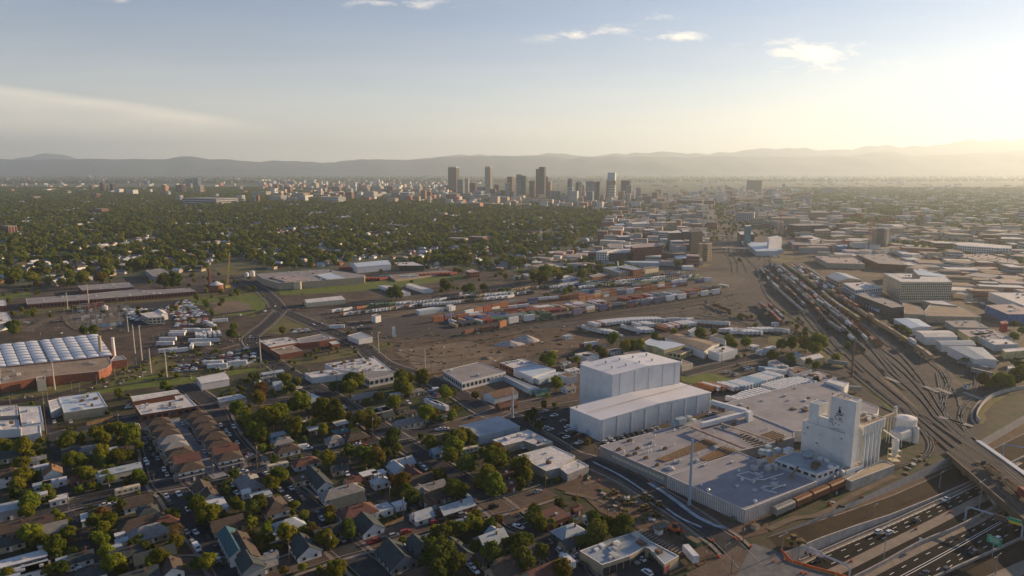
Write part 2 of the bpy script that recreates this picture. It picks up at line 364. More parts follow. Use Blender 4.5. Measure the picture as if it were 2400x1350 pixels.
for t_, s_, w in (('C','560,620 800,600 1000,760 1200,960 1450,1100',3.5),('C','420,690 700,760 900,900 1000,960',2.5),('C','1150,850 1300,960 1500,1060',4),('F','1100,740 1400,800 1700,760 2025,700',4),('F','1050,820 1500,840 1900,780',2.5),('G','0,690 200,730 500,720 560,690',3),('G','0,640 200,600 420,560',2.5),('F','620,530 900,510 1300,450 1700,410',5),('F','820,620 1100,680 1400,650 1700,660',3),('E','500,480 560,560 700,600 1000,590',3),('E','1320,640 1500,680 1700,740 1900,700',4),('D','0,985 200,900 420,860 700,700 1000,560',3),('G','850,460 1200,450 1500,400 1750,330',3),('H','0,480 200,560 400,700',3),('H','900,960 1100,1150 1200,1260',4),('G','1500,420 1650,440 1850,470',3)):
    ZL[0] += .003; MB().ribbon(smoothline(poly(t_, s_), 6), w, ZL[0]).build('dirt_track', m_rut)['kind'] = 'structure'
# ------------------------------------------------------------------ streets
def road(name, pts, w, m=m_asph, z=None, walk_=True, line=None, curb=True):
    ZL[0] += .003; w = w*.88
    zz = ZL[0]+.02 if z is None else z
    P = smoothline(pts, 5)
    MB().ribbon(P, w, zz).build(name, m)['kind'] = 'structure'
    if walk_:
        b = MB()
        for sgn in (-1, 1): b.ribbon(P, 1.6, zz+.02, sgn*(w/2+2.6))
        b.build('sidewalk', m_walk)['kind'] = 'structure'
    if curb:
        b = MB()
        for sgn in (-1, 1):
            L = [Vector((p.x, p.y, 0)) for p in P]
            b.ribbon(L, .3, zz+.10, sgn*(w/2+.15))
        b.build('kerb', m_conc)['kind'] = 'structure'
    if line:
        b = MB()
        for p, a in walk(P, 9): b.box((p.x, p.y, zz+.02), (.18, 3.2, .01), a)
        b.build('lane_marking', line)['kind'] = 'structure'
def Z(s): return [gp(*map(float, w.split(','))) for w in s.split()]
def TP(t, s): return poly(t, s)
ROADS = []
def rd(name, P, w, **k): ROADS.append((P, w)); road(name, P, w, **k)
Y1 = Z('659,727 626,760 603,778 588,800 640,850 689,884 766,926 837,970 930,1030 1044,1104 1163,1187 1208,1225 1262,1252 1350,1352 1400,1410')
Y2 = Z('540,650 600,672 640,705 659,727 748,766 837,804 896,852 994,884 1060,915 1142,967 1200,980 1239,1010 1290,1040 1337,1069 1384,1083 1467,1119 1541,1163 1615,1210 1674,1252 1704,1273 1760,1330')
X1 = Z('-60,1395 200,1352 420,1330 600,1344 700,1320 778,1294 867,1270 985,1234 1090,1208 1163,1190 1200,1181 1289,1152')
X2 = Z('-60,1240 0,1226 104,1199 190,1178 355,1143 444,1128 600,1089 600,1080 778,1051 881,1033 935,1021 1044,1006 1142,977 1200,958 1357,928')
X0 = Z('124,1024 207,1003 326,980 462,959 600,945 700,935 748,928')
S2 = Z('330,985 355,1025 382,1122 415,1157 438,1193 462,1231 504,1276 548,1350 575,1400')
S3 = Z('427,902 498,955 533,1024 600,1098 659,1140 742,1208 783,1261 807,1285 881,1350 930,1400')
AL = Z('110,950 124,1024 160,1175 190,1246 225,1350 235,1400')
rd('road', Y1, 11, line=None); rd('road', Y2[:8], 13, line=m_white); rd('road', Y2[7:], 11)
rd('road', X1, 12, m=mat('brown_asphalt', (.12, .085, .07), var=.15, scale=.1)); rd('road', X2[:12], 10); rd('road', X2[11:], 11, m=mat('brown_asphalt', (1, 1, 1)))
rd('road', X0, 8); rd('road', S2, 12); rd('road', S3, 11); rd('alley', AL, 5, walk_=False, curb=False)
rd('alley', Z('742,1060 800,1085 850,1145 920,1190 973,1228'), 5, walk_=False, curb=False)
rd('driveway', TP('A', '1370,110 1500,290 1640,480 1745,575'), 8, m=mat('pale_driveway_concrete', (.26, .28, .30)), walk_=False, curb=False)
rd('road', Z('1600,862 1690,848 1780,833 1870,860 1960,880 2000,905'), 8, walk_=False)
rd('road', TP('G', '1340,940 1700,850 1920,800 2025,775'), 9)
rd('road', TP('G', '480,770 680,720 850,670 1200,600 1500,560 1800,600 2025,640'), 8, walk_=False, curb=False)
rd('road', TP('G', '0,880 200,860 480,770'), 7, walk_=False, curb=False)
rd('road', TP('E', '800,600 1100,570 1400,530 1700,470 2025,430'), 8, walk_=False, curb=False)
rd('road', TP('E', '2025,460 2060,440 2200,400'), 8, walk_=False, curb=False)
rd('road', TP('F', '0,590 60,560 140,500 200,440'), 9, walk_=False, curb=False)
rd('avenue', TP('V', '420,1350 360,1130 330,900 250,700 200,560 160,420'), 24, walk_=False, curb=False)
rd('avenue', TP('K', '1040,870 1080,700 1120,560 1140,480'), 22, walk_=False, curb=False)
rd('avenue', TP('K', '1700,760 1600,650 1500,520 1440,440'), 18, walk_=False, curb=False)
rd('road', TP('H', '830,470 1000,620 1200,770 1400,920 1520,1080 1560,1200'), 8, m=m_ball2, walk_=False, curb=False)
rd('road', TP('F', '250,440 700,400 1400,310 2025,262 2500,190 3200,100 3400,95'), 9, m=m_pave, walk_=False, curb=False)
rd('road', TP('H', '800,60 1000,140 1500,330 2000,520'), 12, walk_=False, curb=False)
rd('freeway', TP('L', '2500,880 2000,740 1500,600 1000,500 600,420'), 30, m=m_conc, walk_=False, curb=False)
# pale strips beside the new road along the plant
road('new_sidewalk', TP('C', '1080,620 1250,730 1450,880 1600,955 1690,980'), 2.6, m=mat('fresh_concrete', (.42, .46, .50)), z=.62, walk_=False, curb=False)
road('new_gutter', TP('C', '640,455 850,560 1050,690 1300,880 1500,975'), 1.4, m=mat('fresh_concrete', (1, 1, 1)), z=.62, walk_=False, curb=False)
# ------------------------------------------------------------------ sunken motorway
ZH = -6.0
def lip(pts_top, pts_bot, name, m):   # a wall between two polylines of equal count, with a small cap
    b = MB()
    for i in range(len(pts_top)-1): b.quad(pts_bot[i], pts_bot[i+1], pts_top[i+1], pts_top[i])
    return b
m_wall = mat('retaining_wall_concrete', (.42, .39, .37), var=.1, scale=.3)
m_barr = mat('barrier_concrete', (.36, .33, .31), var=.12, scale=.4)
m_hw = mat('highway_asphalt', (.020, .019, .021), rough=.95, spec=.05, var=.12, scale=.12)
m_ramp = mat('ramp_asphalt', (.048, .034, .025), rough=.95, spec=.1, var=.12, scale=.1)
sheet('motorway_bed', TR, ZH-.05, m_hw)
b = MB(); n = len(TR)
for i in range(n):
    a, c = TR[i], TR[(i+1) % n]; b.quad((a.x, a.y, ZH-.1), (c.x, c.y, ZH-.1), (c.x, c.y, 0.0), (a.x, a.y, 0.0))
b.build('trench_wall', m_wall)['kind'] = 'structure'
def P3(t, rows): return [at(t, x, y, z) for x, y, z in rows]
curb = P3('D', [(0,1046,-.25),(300,950,-1.3),(600,855,-2.6),(1000,712,-4.2),(1250,600,-5.1),(1450,505,-5.7),(1700,390,-5.9),(2100,190,-5.9)])
wtop = P3('D', [(0,1038,0),(300,925,0),(600,795,0),(1000,609,0),(1250,492,0),(1440,405,0),(1690,272,0),(2025,78,0)])
b = MB()
for i in range(len(curb)-1):
    a, c, e, f = curb[i], curb[i+1], wtop[i], wtop[i+1]
    b.quad(a, c, Vector((f.x, f.y, c.z+.3)), Vector((e.x, e.y, a.z+.3)))
b.build('ramp_bank', m_lot)['kind'] = 'structure'
wl = P3('D', [(130,1275,-6),(420,1142,-6),(700,1018,-6),(960,912,-6),(1250,780,-6),(1540,645,-6),(1800,520,-6),(2200,330,-6)])
zr = [-.6,-1.3,-2.6,-4.0,-5.0,-5.6,-5.85,-5.9]
b = MB()
for i in range(7):
    a, c = wl[i], wl[i+1]
    b.quad(Vector((a.x, a.y, zr[i])), Vector((c.x, c.y, zr[i+1])), curb[i+1], curb[i])
b.build('ramp', m_ramp)['kind'] = 'structure'
b = MB()
for i in range(7):
    a, c = curb[i], curb[i+1]; d = (c-a).normalized(); nn = Vector((-d.y, d.x, 0))*.45
    b.quad(a+Vector((0,0,.25)), c+Vector((0,0,.25)), c+nn+Vector((0,0,.25)), a+nn+Vector((0,0,.25)))
    b.quad(a, c, c+Vector((0,0,.25)), a+Vector((0,0,.25)))
b.build('ramp_kerb', m_conc)['kind'] = 'structure'
W1 = empty('retaining_wall', wl[2], 0, 'long pale concrete retaining wall between the brown ramp and the sunken lanes', 'wall')
for i in range(7):
    nseg = 5
    for k in range(nseg):
        a = wl[i].lerp(wl[i+1], k/nseg); c = wl[i].lerp(wl[i+1], (k+.985)/nseg)
        za = zr[i]+(zr[i+1]-zr[i])*k/nseg+.8; zc = zr[i]+(zr[i+1]-zr[i])*(k+1)/nseg+.8
        d = (c-a).normalized(); nn = Vector((-d.y, d.x, 0))*.5
        b = MB(); q = [Vector((a.x,a.y,-6)), Vector((c.x,c.y,-6)), Vector((c.x,c.y,zc)), Vector((a.x,a.y,za))]
        b.quad(*q); b.quad(*[p+nn for p in q][::-1]); b.quad(q[3], q[2], q[2]+nn, q[3]+nn); b.quad(q[0], q[3], q[3]+nn, q[0]+nn); b.quad(q[2], q[1], q[1]+nn, q[2]+nn)
        b.build('panel', m_wall, W1)
def barrier(name, label, P, h, w, m, step=12.0):
    Pm = smoothline(P, 4); e = empty(name, Pm[0], 0, label, 'barrier'); w_ = walk(Pm, step); pan = []
    for i in range(len(w_)-1):
        a, c = w_[i][0], w_[i+1][0]; c2 = a.lerp(c, .995); d = (c-a); az = math.degrees(math.atan2(d.x, d.y))
        MB().box(((a.x+c2.x)/2, (a.y+c2.y)/2, a.z+h/2), (w, (c2-a).length, h), az).build('panel', m, e)
    return e
Hh = lambda s, z=-6: [at('D', *map(float, w.split(',')), z) for w in s.split()]
barrier('barrier', 'low concrete barrier at the foot of the retaining wall, nearest the ramp', Hh('250,1240 450,1150 700,1040 960,932 1250,800 1540,668 2000,440'), .9, .5, m_barr)
barrier('barrier', 'bluish concrete barrier wall between the two carriageways', Hh('640,1400 900,1268 1190,1105 1450,1000 1620,915 2000,700 2400,480'), 1.7, .5, m_barr)
barrier('barrier', 'concrete barrier along the right edge of the motorway by the green sign', Hh('1250,1400 1400,1330 1780,1160 2025,1050 2600,790'), 1.1, .6, m_barr)
def strip(name, s, w, m, z, t='D'):
    b = MB(); P = [at(t, *map(float, q.split(',')), z) for q in s.split()]; b.ribbon(smoothline(P, 4), w, z).build(name, m)['kind'] = 'structure'
m_med = mat('median_concrete', (.25, .21, .17), rough=.95, var=.1, scale=.3)
strip('shoulder', '220,1262 450,1160 960,940 1540,676 2000,450', 2.4, m_med, -5.98)
strip('median', '340,1400 640,1262 900,1132 1200,985 1500,832 1720,722 2000,585', 4.6, m_med, -5.97)
strip('shoulder', '690,1400 1000,1240 1450,1015 1640,925 2000,720', 3.2, m_med, -5.96)
strip('service_road', '1560,1400 1900,1240 2400,1010', 9, m_ramp, -5.9)
strip('service_verge', '1750,1400 2025,1280 2400,1110', 6, m_med, -5.85)
def dashes(s, m, ln=3.0, gap=9.0, w=.28, st=0):
    b = MB(); P = smoothline(Hh(s, -5.93), 4)
    for p, a in walk(P, gap, st): b.box((p.x, p.y, -5.93), (w, ln, .01), a)
    b.build('lane_marking', m)['kind'] = 'structure'
def solid(s, m, w=.22):
    MB().ribbon(smoothline(Hh(s, -5.93), 4), w, -5.93).build('lane_marking', m)['kind'] = 'structure'
dashes('420,1185 950,958 1540,690 1900,520', m_white, 1.2, 3.6, .3)
dashes('0,1388 350,1240 780,1068 1300,828 1520,720 1900,540', m_white)
dashes('150,1440 440,1285 740,1137 1010,1003 1290,872 1520,760 1900,580', m_white, st=3)
solid('240,1275 450,1172 960,950 1540,686 2000,460', m_white)
dashes('880,1390 1180,1215 1560,1023 1700,945 2000,790', m_white)
solid('1045,1352 1300,1215 1560,1072 1800,938 2100,775', m_white, .25); solid('1085,1352 1320,1225 1580,1080 1810,950 2130,778', m_white, .25)
dashes('1180,1420 1420,1240 1680,1075 1870,960 2200,800', m_white); dashes('1280,1440 1480,1243 1750,1105 1940,1000 2300,830', m_white, st=4)
# ------------------------------------------------------------------ railway bridge
m_gird = mat('bridge_girder', (.16, .12, .08), rough=.8, var=.15)
m_par = mat('bridge_parapet_paint', (.50, .55, .62), rough=.6, var=.06)
E1 = [at('D', x, y, .55) for x, y in ((1405,372),(1440,400),(1750,668),(2025,905),(2600,1400))]
E2 = [at('D', x, y, .55) for x, y in ((1620,255),(1660,285),(1850,418),(2025,545),(2900,1180))]
BR = empty('railway_bridge', E1[2], 0, 'dark railway bridge carrying several tracks across the sunken motorway', 'bridge')
b = MB(); b.prism(E1+E2[::-1], -.9, .62, bot=True); b.build('deck', m_ball, BR)
b = MB()
for E_, o in ((E1, .4), (E2, -.4)):
    for i in range(4):
        a, c = E_[i], E_[i+1]; d = c-a; az = math.degrees(math.atan2(d.x, d.y)); m_ = (a+c)/2
        b.box((m_.x, m_.y, -.6), (.7, d.length, 3.4), az)
b.build('girder', m_gird, BR)
b = MB()
for i in range(1, 4):
    a, c = E2[i], E2[i+1]; d = c-a; az = math.degrees(math.atan2(d.x, d.y)); m_ = (a+c)/2
    b.box((m_.x, m_.y, .95), (2.6, d.length, .5), az)
b.build('walkway', m_par, BR)
for x, y in ((1540,545),(1785,785),(2060,640),(1850,500)):
    p = at('D', x, y, -6); MB().box((p.x+2, p.y+4, -3.9), (1.6, 13, 4.2), 20).build('pier', m_wall, BR)
# ------------------------------------------------------------------ gantries, signs, lamp posts
m_pole = mat('galvanised_pole', (.33, .34, .36), rough=.5, metal=.3, var=.08)
m_steelb = mat('gantry_paint', (.33, .40, .48), rough=.5, var=.06)
m_blk = mat('matt_black_panel', (.03, .03, .03), rough=.6)
m_sgn = mat('sign_green', (.01, .30, .16), rough=.5, var=.04)
m_sy = mat('sign_yellow', (.75, .55, .04), rough=.5, var=.04)
def arch(name, A, B, h, label, signs):
    e = empty(name, A, 0, label, 'sign gantry'); b = MB(); d = B-A; P = []
    for k in range(9):
        t = k/8; a = math.pi*t/2; P.append(A+Vector((0, 0, (h-3)*min(1, t*1.0)+0)) if False else A+Vector((0,0,(h-2.2)))+Vector((0,0,2.2*math.sin(a)))+d*(.09*(1-math.cos(a))))
    Q = [B+(p-A)-2*d*((p-A).dot(d)/d.dot(d)) for p in P]
    full = [A]+P+Q[::-1]+[B]
    for i in range(len(full)-1): b.tube(full[i], full[i+1], .42, 8)
    b.build('arch', m_steelb, e)
    for pt in (A, B): MB().cyl(pt, .9, pt.z, pt.z+.7, 8).build('base', m_barr, e)
    az = math.degrees(math.atan2(d.x, d.y))
    for (n, f0, f1, z0, z1, m) in signs:
        c = A+d*((f0+f1)/2); MB().box((c.x-.7*V.x, c.y-.7*V.y, A.z+h+(z0+z1)/2), (.35, d.length*(f1-f0), z1-z0), az).build(n, m, e)
    return e
A_ = at('D', 1558, 915, -6); B_ = at('D', 2003, 1062, -6)
m_vms = mat('message_sign_case', (.10, .08, .08), rough=.5)
arch('sign_gantry', A_, B_, 7.2, 'grey arched gantry with dark message board and green and yellow sign', [('message_board', .50, .73, -1.6, .9, m_vms), ('exit_sign', .76, .97, .1, 1.5, m_sgn), ('exit_sign_lower', .76, .97, -.9, .08, m_sy)]+[('lane_signal', f, f+.035, -2.6, -1.2, m_blk) for f in (.17,.28,.42,.53,.66,.79)])
A2 = at('D', 238, 1225, -6); B2 = at('D', 640, 1400, -6)
arch('sign_gantry', A2, B2, 6.6, 'grey arched gantry with a pale message board at the bottom edge of the frame', [('message_board', .22, .5, -.6, 1.5, mat('pale_sign_case', (.45,.5,.55))) ]+[('lane_signal', f, f+.035, -2.4, -1.1, m_blk) for f in (.14,.24,.52,.62)])
A3 = at('D', 1850, 395, -6); B3 = at('D', 2200, 460, -6)
arch('sign_gantry', A3, B3, 6.6, 'plain grey arched gantry beyond the railway bridge at the right edge', [])
p = at('D', 1772, 1195, -6)
e = empty('direction_sign', p, 0, 'green direction sign on a single post beside the far motorway lanes', 'road sign')
MB().tube(p, p+Vector((0,0,6)), .22).build('post', m_pole, e)
a_ = azv(150); c = p+Vector((0,0,7)); MB().box(c, (.2, 5.4, 3.2), 150).build('panel', m_sgn, e)
b = MB()
for dz, ww in ((.9, 3.6), (.2, 4.2), (-.5, 3.0)): b.box(c-V*.14+Vector((0,0,dz)), (.06, ww, .22), 150)
b.build('lettering_line', m_white, e)
p = at('D', 1205, 1120, -6); e = empty('warning_sign', p, 0, 'small white square sign on the bluish barrier wall between the carriageways', 'road sign')
MB().tube(p, p+Vector((0,0,3)), .08).build('post', m_pole, e); MB().box(p+Vector((0,0,3.4)), (.1, 1.4, 1.4), 150).build('panel', m_white, e)
def lamp(t, x, y, xt, yt, z, label, name='lamp_post', arms=2, m=m_pole, r=.16):
    bpt = at(t, x, y, z); lo, hi = z, 120; ty = px(t, xt, yt)[1]
    for _ in range(40):
        mm = (lo+hi)/2
        if pj((bpt.x, bpt.y, mm))[1] > ty: lo = mm
        else: hi = mm
    h = lo-z; e = empty(name, bpt, 0, label, name.replace('_', ' ')); MB().tube(bpt, bpt+Vector((0,0,h)), r*1.3, 8, r*.7).build('pole', m, e)
    for k in range(arms):
        s = 1 if k == 0 else -1; q = bpt+Vector((0,0,h)); b = MB().tube(q, q+V*(2.2*s)+Vector((0,0,.2)), .07); b.box(q+V*(2.5*s)+Vector((0,0,.15)), (.35, .9, .16), VA); b.build('lamp_head', m, e)
    return e
for x, y, xt, yt, z, l in ((912,1248,928,950,-6,'tall double armed lamp post between the carriageways, behind two white cars'), (1668,832,1690,600,-6,'tall lamp post just left of the dark message board gantry'),
        (1354,655,1357,535,-4,'thin lamp post on the wall where the ramp meets the railway bridge'), (1800,1335,1803,1190,-6,'lamp post under the green direction sign'), (835,860,838,795,-3,'short lamp post on the brown ramp'), (112,1170,115,1025,0,'dark lamp post where the ramp begins')):
    lamp('D', x, y, xt, yt, z, l, arms=1 if 'thin' in l or 'short' in l else 2)
# ------------------------------------------------------------------ tracks
m_tie = mat('sleeper_bed', (.055, .046, .043), rough=1, var=.2, scale=.6)
def track(P, z=None, sm=6, tie=True):
    P = smoothline(P, sm) if sm else P
    z = ZL[0]+.04 if z is None else z
    if tie: MB().ribbon(P, 2.5, z).build('track_bed', m_tie)['kind'] = 'structure'
    b = MB()
    for s in (-.75, .75): b.ribbon(P, .2, z+.12, s)
    b.build('railway_rails', m_rail)['kind'] = 'structure'
    return P
def D_(s): return poly('D', s)
def H_(s): return poly('H', s)
def G_(s): return poly('G', s)
BD = .68
track([at('D', *q, BD) for q in ((1150,95),(1440,350),(1700,540),(2025,835),(2400,1180))], BD); track([at('D', *q, BD) for q in ((1195,90),(1480,318),(1740,505),(2025,760),(2500,1160))], BD)
track([at('D', *q, BD) for q in ((1250,80),(1560,300),(1800,460),(2025,650),(2600,1120))], BD); track([at('D', *q, BD) for q in ((1400,60),(1440,140),(1590,270),(1830,430),(2025,590),(2700,1080))], BD)
track([at('D', *q, BD) for q in ((1340,90),(1520,250),(1790,435),(2025,615),(2650,1100))], BD)
# ------------------------------------------------------------------ buildings: helpers
m_win = mat('window_glass', (.030, .036, .045), rough=.15, var=.1, spec=.6)
m_winl = mat('pale_window_glass', (.16, .20, .24), rough=.15, var=.1, spec=.6)
m_wpaint = mat('white_wall_paint', (.66, .66, .66), rough=.8, var=.05, scale=.25)
m_wroof = mat('white_roof_membrane', (.62, .60, .60), rough=.85, var=.10, scale=.12)
m_groof = mat('grey_roof_membrane', (.30, .28, .285), rough=.9, var=.10, scale=.10)
m_broof = mat('tan_gravel_roof', (.30, .235, .18), rough=.95, var=.12, scale=.1)
m_bluer = mat('blue_white_metal_roof', (.52, .60, .68), rough=.5, var=.06, scale=.2, stripes=(UA, 3.0, .25, .8))
m_steel = mat('grey_blue_metal_roof', (.33, .37, .41), rough=.55, var=.08, scale=.15, stripes=(UA, 2.0, .2, .85))
m_brick = mat('red_brick', (.26, .105, .065), rough=.95, var=.14, scale=.8)
m_tan = mat('tan_masonry', (.40, .33, .24), rough=.9, var=.09, scale=.4)
m_cream = mat('cream_wall_paint', (.60, .53, .40), rough=.85, var=.06, scale=.3)
m_gwall = mat('grey_block_wall', (.30, .29, .28), rough=.9, var=.08, scale=.4)
m_bwall = mat('pale_blue_metal_wall', (.40, .47, .53), rough=.6, var=.05, scale=.3, stripes=(UA, 1.5, .12, .85))
m_dwall = mat('charcoal_wall', (.085, .08, .085), rough=.8, var=.1, scale=.3)
m_rwall = mat('dark_red_brick', (.20, .075, .055), rough=.95, var=.12, scale=.6)
m_unit = mat('roof_unit_metal', (.45, .45, .44), rough=.6, var=.1, scale=.6)
m_trim = mat('white_trim', (.70, .69, .66), rough=.7, var=.03)
m_brown = mat('brown_metal', (.16, .10, .06), rough=.8, var=.15)
_q = MB().box((0, 0, 0), (1, 1, 1), 0)
UNITBOX = _q.mesh('unit_box', m_unit)
def unitbox(name, parent, c, d, az=0, m=None):      # a cheap box that shares one mesh
    l = parent.location
    return inst(name, UNITBOX, parent, (c[0]-l.x, c[1]-l.y, c[2]-l.z), rz_of(az), d, m)
def ccw(pts):
    A = sum(pts[i].x*pts[(i+1) % len(pts)].y-pts[(i+1) % len(pts)].x*pts[i].y for i in range(len(pts)))
    return pts if A > 0 else pts[::-1]
def inset(pts, d):
    pts = ccw(pts); n = len(pts); out = []
    for i in range(n):
        a, b, c = pts[i-1], pts[i], pts[(i+1) % n]; e1 = (b-a); e2 = (c-b); e1.z = e2.z = 0; e1.normalize(); e2.normalize()
        n1 = Vector((-e1.y, e1.x, 0)); n2 = Vector((-e2.y, e2.x, 0)); m_ = n1+n2; den = max(.35, 1+n1.dot(n2)); out.append(b+m_*(d/den))
    return out
def facade(e, a, b, z0, z1, rows, cols, wf=.6, hf=.55, m=None, off=.08, name='window', joined=False, u0=0.0, u1=1.0):
    d = b-a; d.z = 0; L = d.length; dn = d.normalized(); nn = Vector((dn.y, -dn.x, 0)); az = math.degrees(math.atan2(d.x, d.y)); m = m or m_win; mb = MB()
    for r in range(rows):
        for c in range(cols):
            u = u0+(c+.5)/cols*(u1-u0); w = L*(u1-u0)/cols*wf; zc = z0+(r+.5)/rows*(z1-z0); h = (z1-z0)/rows*hf
            p = a+d*u+nn*off*.5
            if joined: mb.box((p.x, p.y, zc), (off*1.6, w, h), az)
            else: unitbox(name, e, (p.x, p.y, zc), (off*1.6, w, h), az, m)
    if joined: mb.build(name, m, e)['kind'] = 'stuff'
def units(e, pts, z, n, seed=0, sz=(1.2, 2.6)):
    rr = random.Random(seed+17); xs = [p.x for p in pts]; ys = [p.y for p in pts]; k = 0; t_ = 0
    while k < n and t_ < 400:
        t_ += 1; p = Vector((rr.uniform(min(xs), max(xs)), rr.uniform(min(ys), max(ys)), z))
        if not inside(p, inset(pts, 2.0)): continue
        s = rr.uniform(*sz); h = rr.uniform(.7, 1.5)
        unitbox('roof_unit', e, (p.x, p.y, z+h/2), (s, s*rr.uniform(.8, 1.6), h), UA, rr.choice([m_unit, m_unit, m_brown, m_trim])); k += 1
def block(name, label, cat, pts, h, wall, roof, z0=0.0, par=.45, nunits=0, win=None, group=None, gable=None, e=None, door=0, wname='wall', rname='roof'):
    """flat roofed building from its roof outline; win=(rows, spacing, zlo, zhi, which edges face the camera only)"""
    pts = ccw([Vector((p[0], p[1], 0)) for p in pts]); c = sum(pts, Vector())/len(pts)
    if e is None: e = empty(name, (c.x, c.y, z0), 0, label, cat, group)
    if gable is None:
        MB().prism(pts, z0, h-.02, top=False).build(wname, wall, e)
        MB().prism(inset(pts, .28), h-.6, h-.25 if par else h, side=not par).build(rname, roof, e)
        if par:
            b = MB(); ins = inset(pts, .35); n = len(pts)
            for i in range(n):
                j = (i+1) % n; p, q, p2, q2 = pts[i], pts[j], ins[i], ins[j]
                z = lambda v, zz: Vector((v.x, v.y, zz))
                b.quad(z(p, h), z(q, h), z(q2, h), z(p2, h)); b.quad(z(p2, h), z(q2, h), z(q2, h-.5), z(p2, h-.5)); b.quad(z(q, h), z(p, h), z(p, h-.06), z(q, h-.06))
            b.build('parapet', m_trim, e)
    else:   # gable: pts are 4 eave corners, ridge joins the middles of two opposite edges, gable = (ridge height above eave, which pair, overhang)
        dz, k, ov = gable; P = pts[k:]+pts[:k]
        r1 = (P[0]+P[1])/2; r2 = (P[2]+P[3])/2; z = lambda v, zz: Vector((v.x, v.y, zz))
        b = MB(); b.prism(P, z0, h, top=False)
        b.quad(z(P[0], h), z(P[1], h), z(r1, h+dz)); b.quad(z(P[2], h), z(P[3], h), z(r2, h+dz)); b.build(wname, wall, e)
        ax = (r2-r1).normalized()*ov; s1 = (P[0]-P[1]).normalized()*ov; b = MB(); sl = dz/((P[0]-P[1]).length/2)*ov
        A0, A1, A2, A3 = P[0]+s1-ax, P[1]-s1-ax, P[2]-s1+ax, P[3]+s1+ax; R1, R2 = r1-ax, r2+ax
        for th in (.12,):
            b.quad(z(A0, h-sl+th), z(R1, h+dz+th), z(R2, h+dz+th), z(A3, h-sl+th)); b.quad(z(R1, h+dz+th), z(A1, h-sl+th), z(A2, h-sl+th), z(R2, h+dz+th))
            for a_, b_ in ((A1, A2), (A3, A0)): b.quad(z(a_, h-sl-.12), z(b_, h-sl-.12), z(b_, h-sl+th), z(a_, h-sl+th))
            for a_, b_, c_ in ((A0, R1, 0), (R1, A1, 1), (A2, R2, 2), (R2, A3, 3)):
                za = h+dz if (a_ is R1 or a_ is R2) else h-sl; zb = h+dz if (b_ is R1 or b_ is R2) else h-sl
                b.quad(z(a_, za-.12), z(b_, zb-.12), z(b_, zb+th), z(a_, za+th))
        b.build(rname, roof, e)
    n = len(pts)
    if win:
        rows, sp, zl, zh = win
        for i in range(n):
            a, b_ = pts[i], pts[(i+1) % n]; d = b_-a; nn = Vector((d.y, -d.x, 0))
            if nn.dot(Vector((0, 0, 0))-(a+b_)/2) <= 0 or d.length < sp: continue
            cols = int(d.length/sp); facade(e, a, b_, z0+zl, z0+zh, rows, cols, joined=(rows*cols > 40 or c.y > 900))
    if nunits: units(e, pts, h-.25, nunits, int(c.x*7+c.y))
    return e
def para(t, s, h):
    a, b, c = poly(t, s, h); return [a, b, c, a+c-b]
def pl(t, s, h): return poly(t, s, h)
# ------------------------------------------------------------------ the white warehouses
m_wh = mat('warehouse_white_metal', (.70, .70, .70), rough=.55, var=.06, scale=.12, stripes=(VA, 3.4, .07, .86))
m_whr = mat('warehouse_roof_metal', (.70, .69, .71), rough=.5, var=.04, scale=.06, stripes=(VA, 1.2, .08, .93))
m_pil = mat('blue_grey_panel', (.46, .52, .58), rough=.5, var=.04)
P = para('G', '540,858 797,942 1333,836', 27.3)
e1 = block('tall_warehouse', 'very tall windowless white warehouse, the highest of the two joined white halls', 'warehouse', P, 27.3, m_wh, m_whr, gable=(1.4, 1, .3))
Pl = para('G', '460,1200 703,1299 1574,1078', 12.6)
e2 = block('long_warehouse', 'long lower white warehouse with blue vertical strips, in front of the tall hall', 'warehouse', Pl, 12.6, m_wh, m_whr, gable=(1.3, 1, .3))
def edge_cam(pts, k):   # k-th visible edge, sorted so that a->b keeps the outside on the right
    pts = ccw([Vector((p[0], p[1], 0)) for p in pts]); out = []
    for i in range(len(pts)):
        a, b_ = pts[i], pts[(i+1) % len(pts)]; d = b_-a
        if Vector((d.y, -d.x, 0)).dot(-(a+b_)/2) > 0: out.append((a, b_))
    return out
def pil(e, a, b_, h, fr, w=.9):
    d = b_-a; dn = d.normalized(); nn = Vector((dn.y, -dn.x, 0)); az = math.degrees(math.atan2(d.x, d.y))
    for f in fr:
        p = a+d*f+nn*.12; unitbox('wall_strip', e, (p.x, p.y, h/2), (.3, w, h-.1), az, m_pil)
A_, B_, C_, D_p = [Vector((p.x, p.y, 0)) for p in Pl]
pil(e2, B_, C_, 12.6, [.012,.135,.255,.375,.50,.62,.74,.86,.985])
A2, B2_, C2, D2 = [Vector((p.x, p.y, 0)) for p in P]
pil(e1, B2_, C2, 27.3, [.10,.31,.515,.725,.91], .7)
for f in (.05,.2,.33,.46,.58,.7,.8,.92):
    p = B_+(C_-B_)*f-U*.0; nn = azv(145)*.15; unitbox('vent_box', e2, (p.x+nn.x, p.y+nn.y, 1.2), (.5, .6, .6), VA, m_blk)
for k, (f, g_) in enumerate([(.13,.3),(.33,.3),(.53,.3),(.72,.3),(.23,.7),(.43,.7),(.63,.7),(.84,.7)]):
    p = B2_+(C2-B2_)*f+(A2-B2_)*g_; z = 27.3+1.4*(1-abs(g_-.5)*2)
    b = MB(); b.cyl(p, .55, z, z+1.3, 8); b.cyl(p, .9, z+1.3, z+1.7, 8, .5); b.build('roof_vent', m_unit, e1)
for f in (.07,.19,.31,.44,.56,.68,.80,.93):
    p = B_+(C_-B_)*f; nn = azv(145)*.12; unitbox('door', e2, (p.x+nn.x, p.y+nn.y, 1.1), (.2, 1.1, 2.2), VA, m_pil); q = p+(C_-B_)*.055+nn; unitbox('downpipe', e2, (q.x, q.y, 6.2), (.22, .22, 12.2), VA, m_unit)
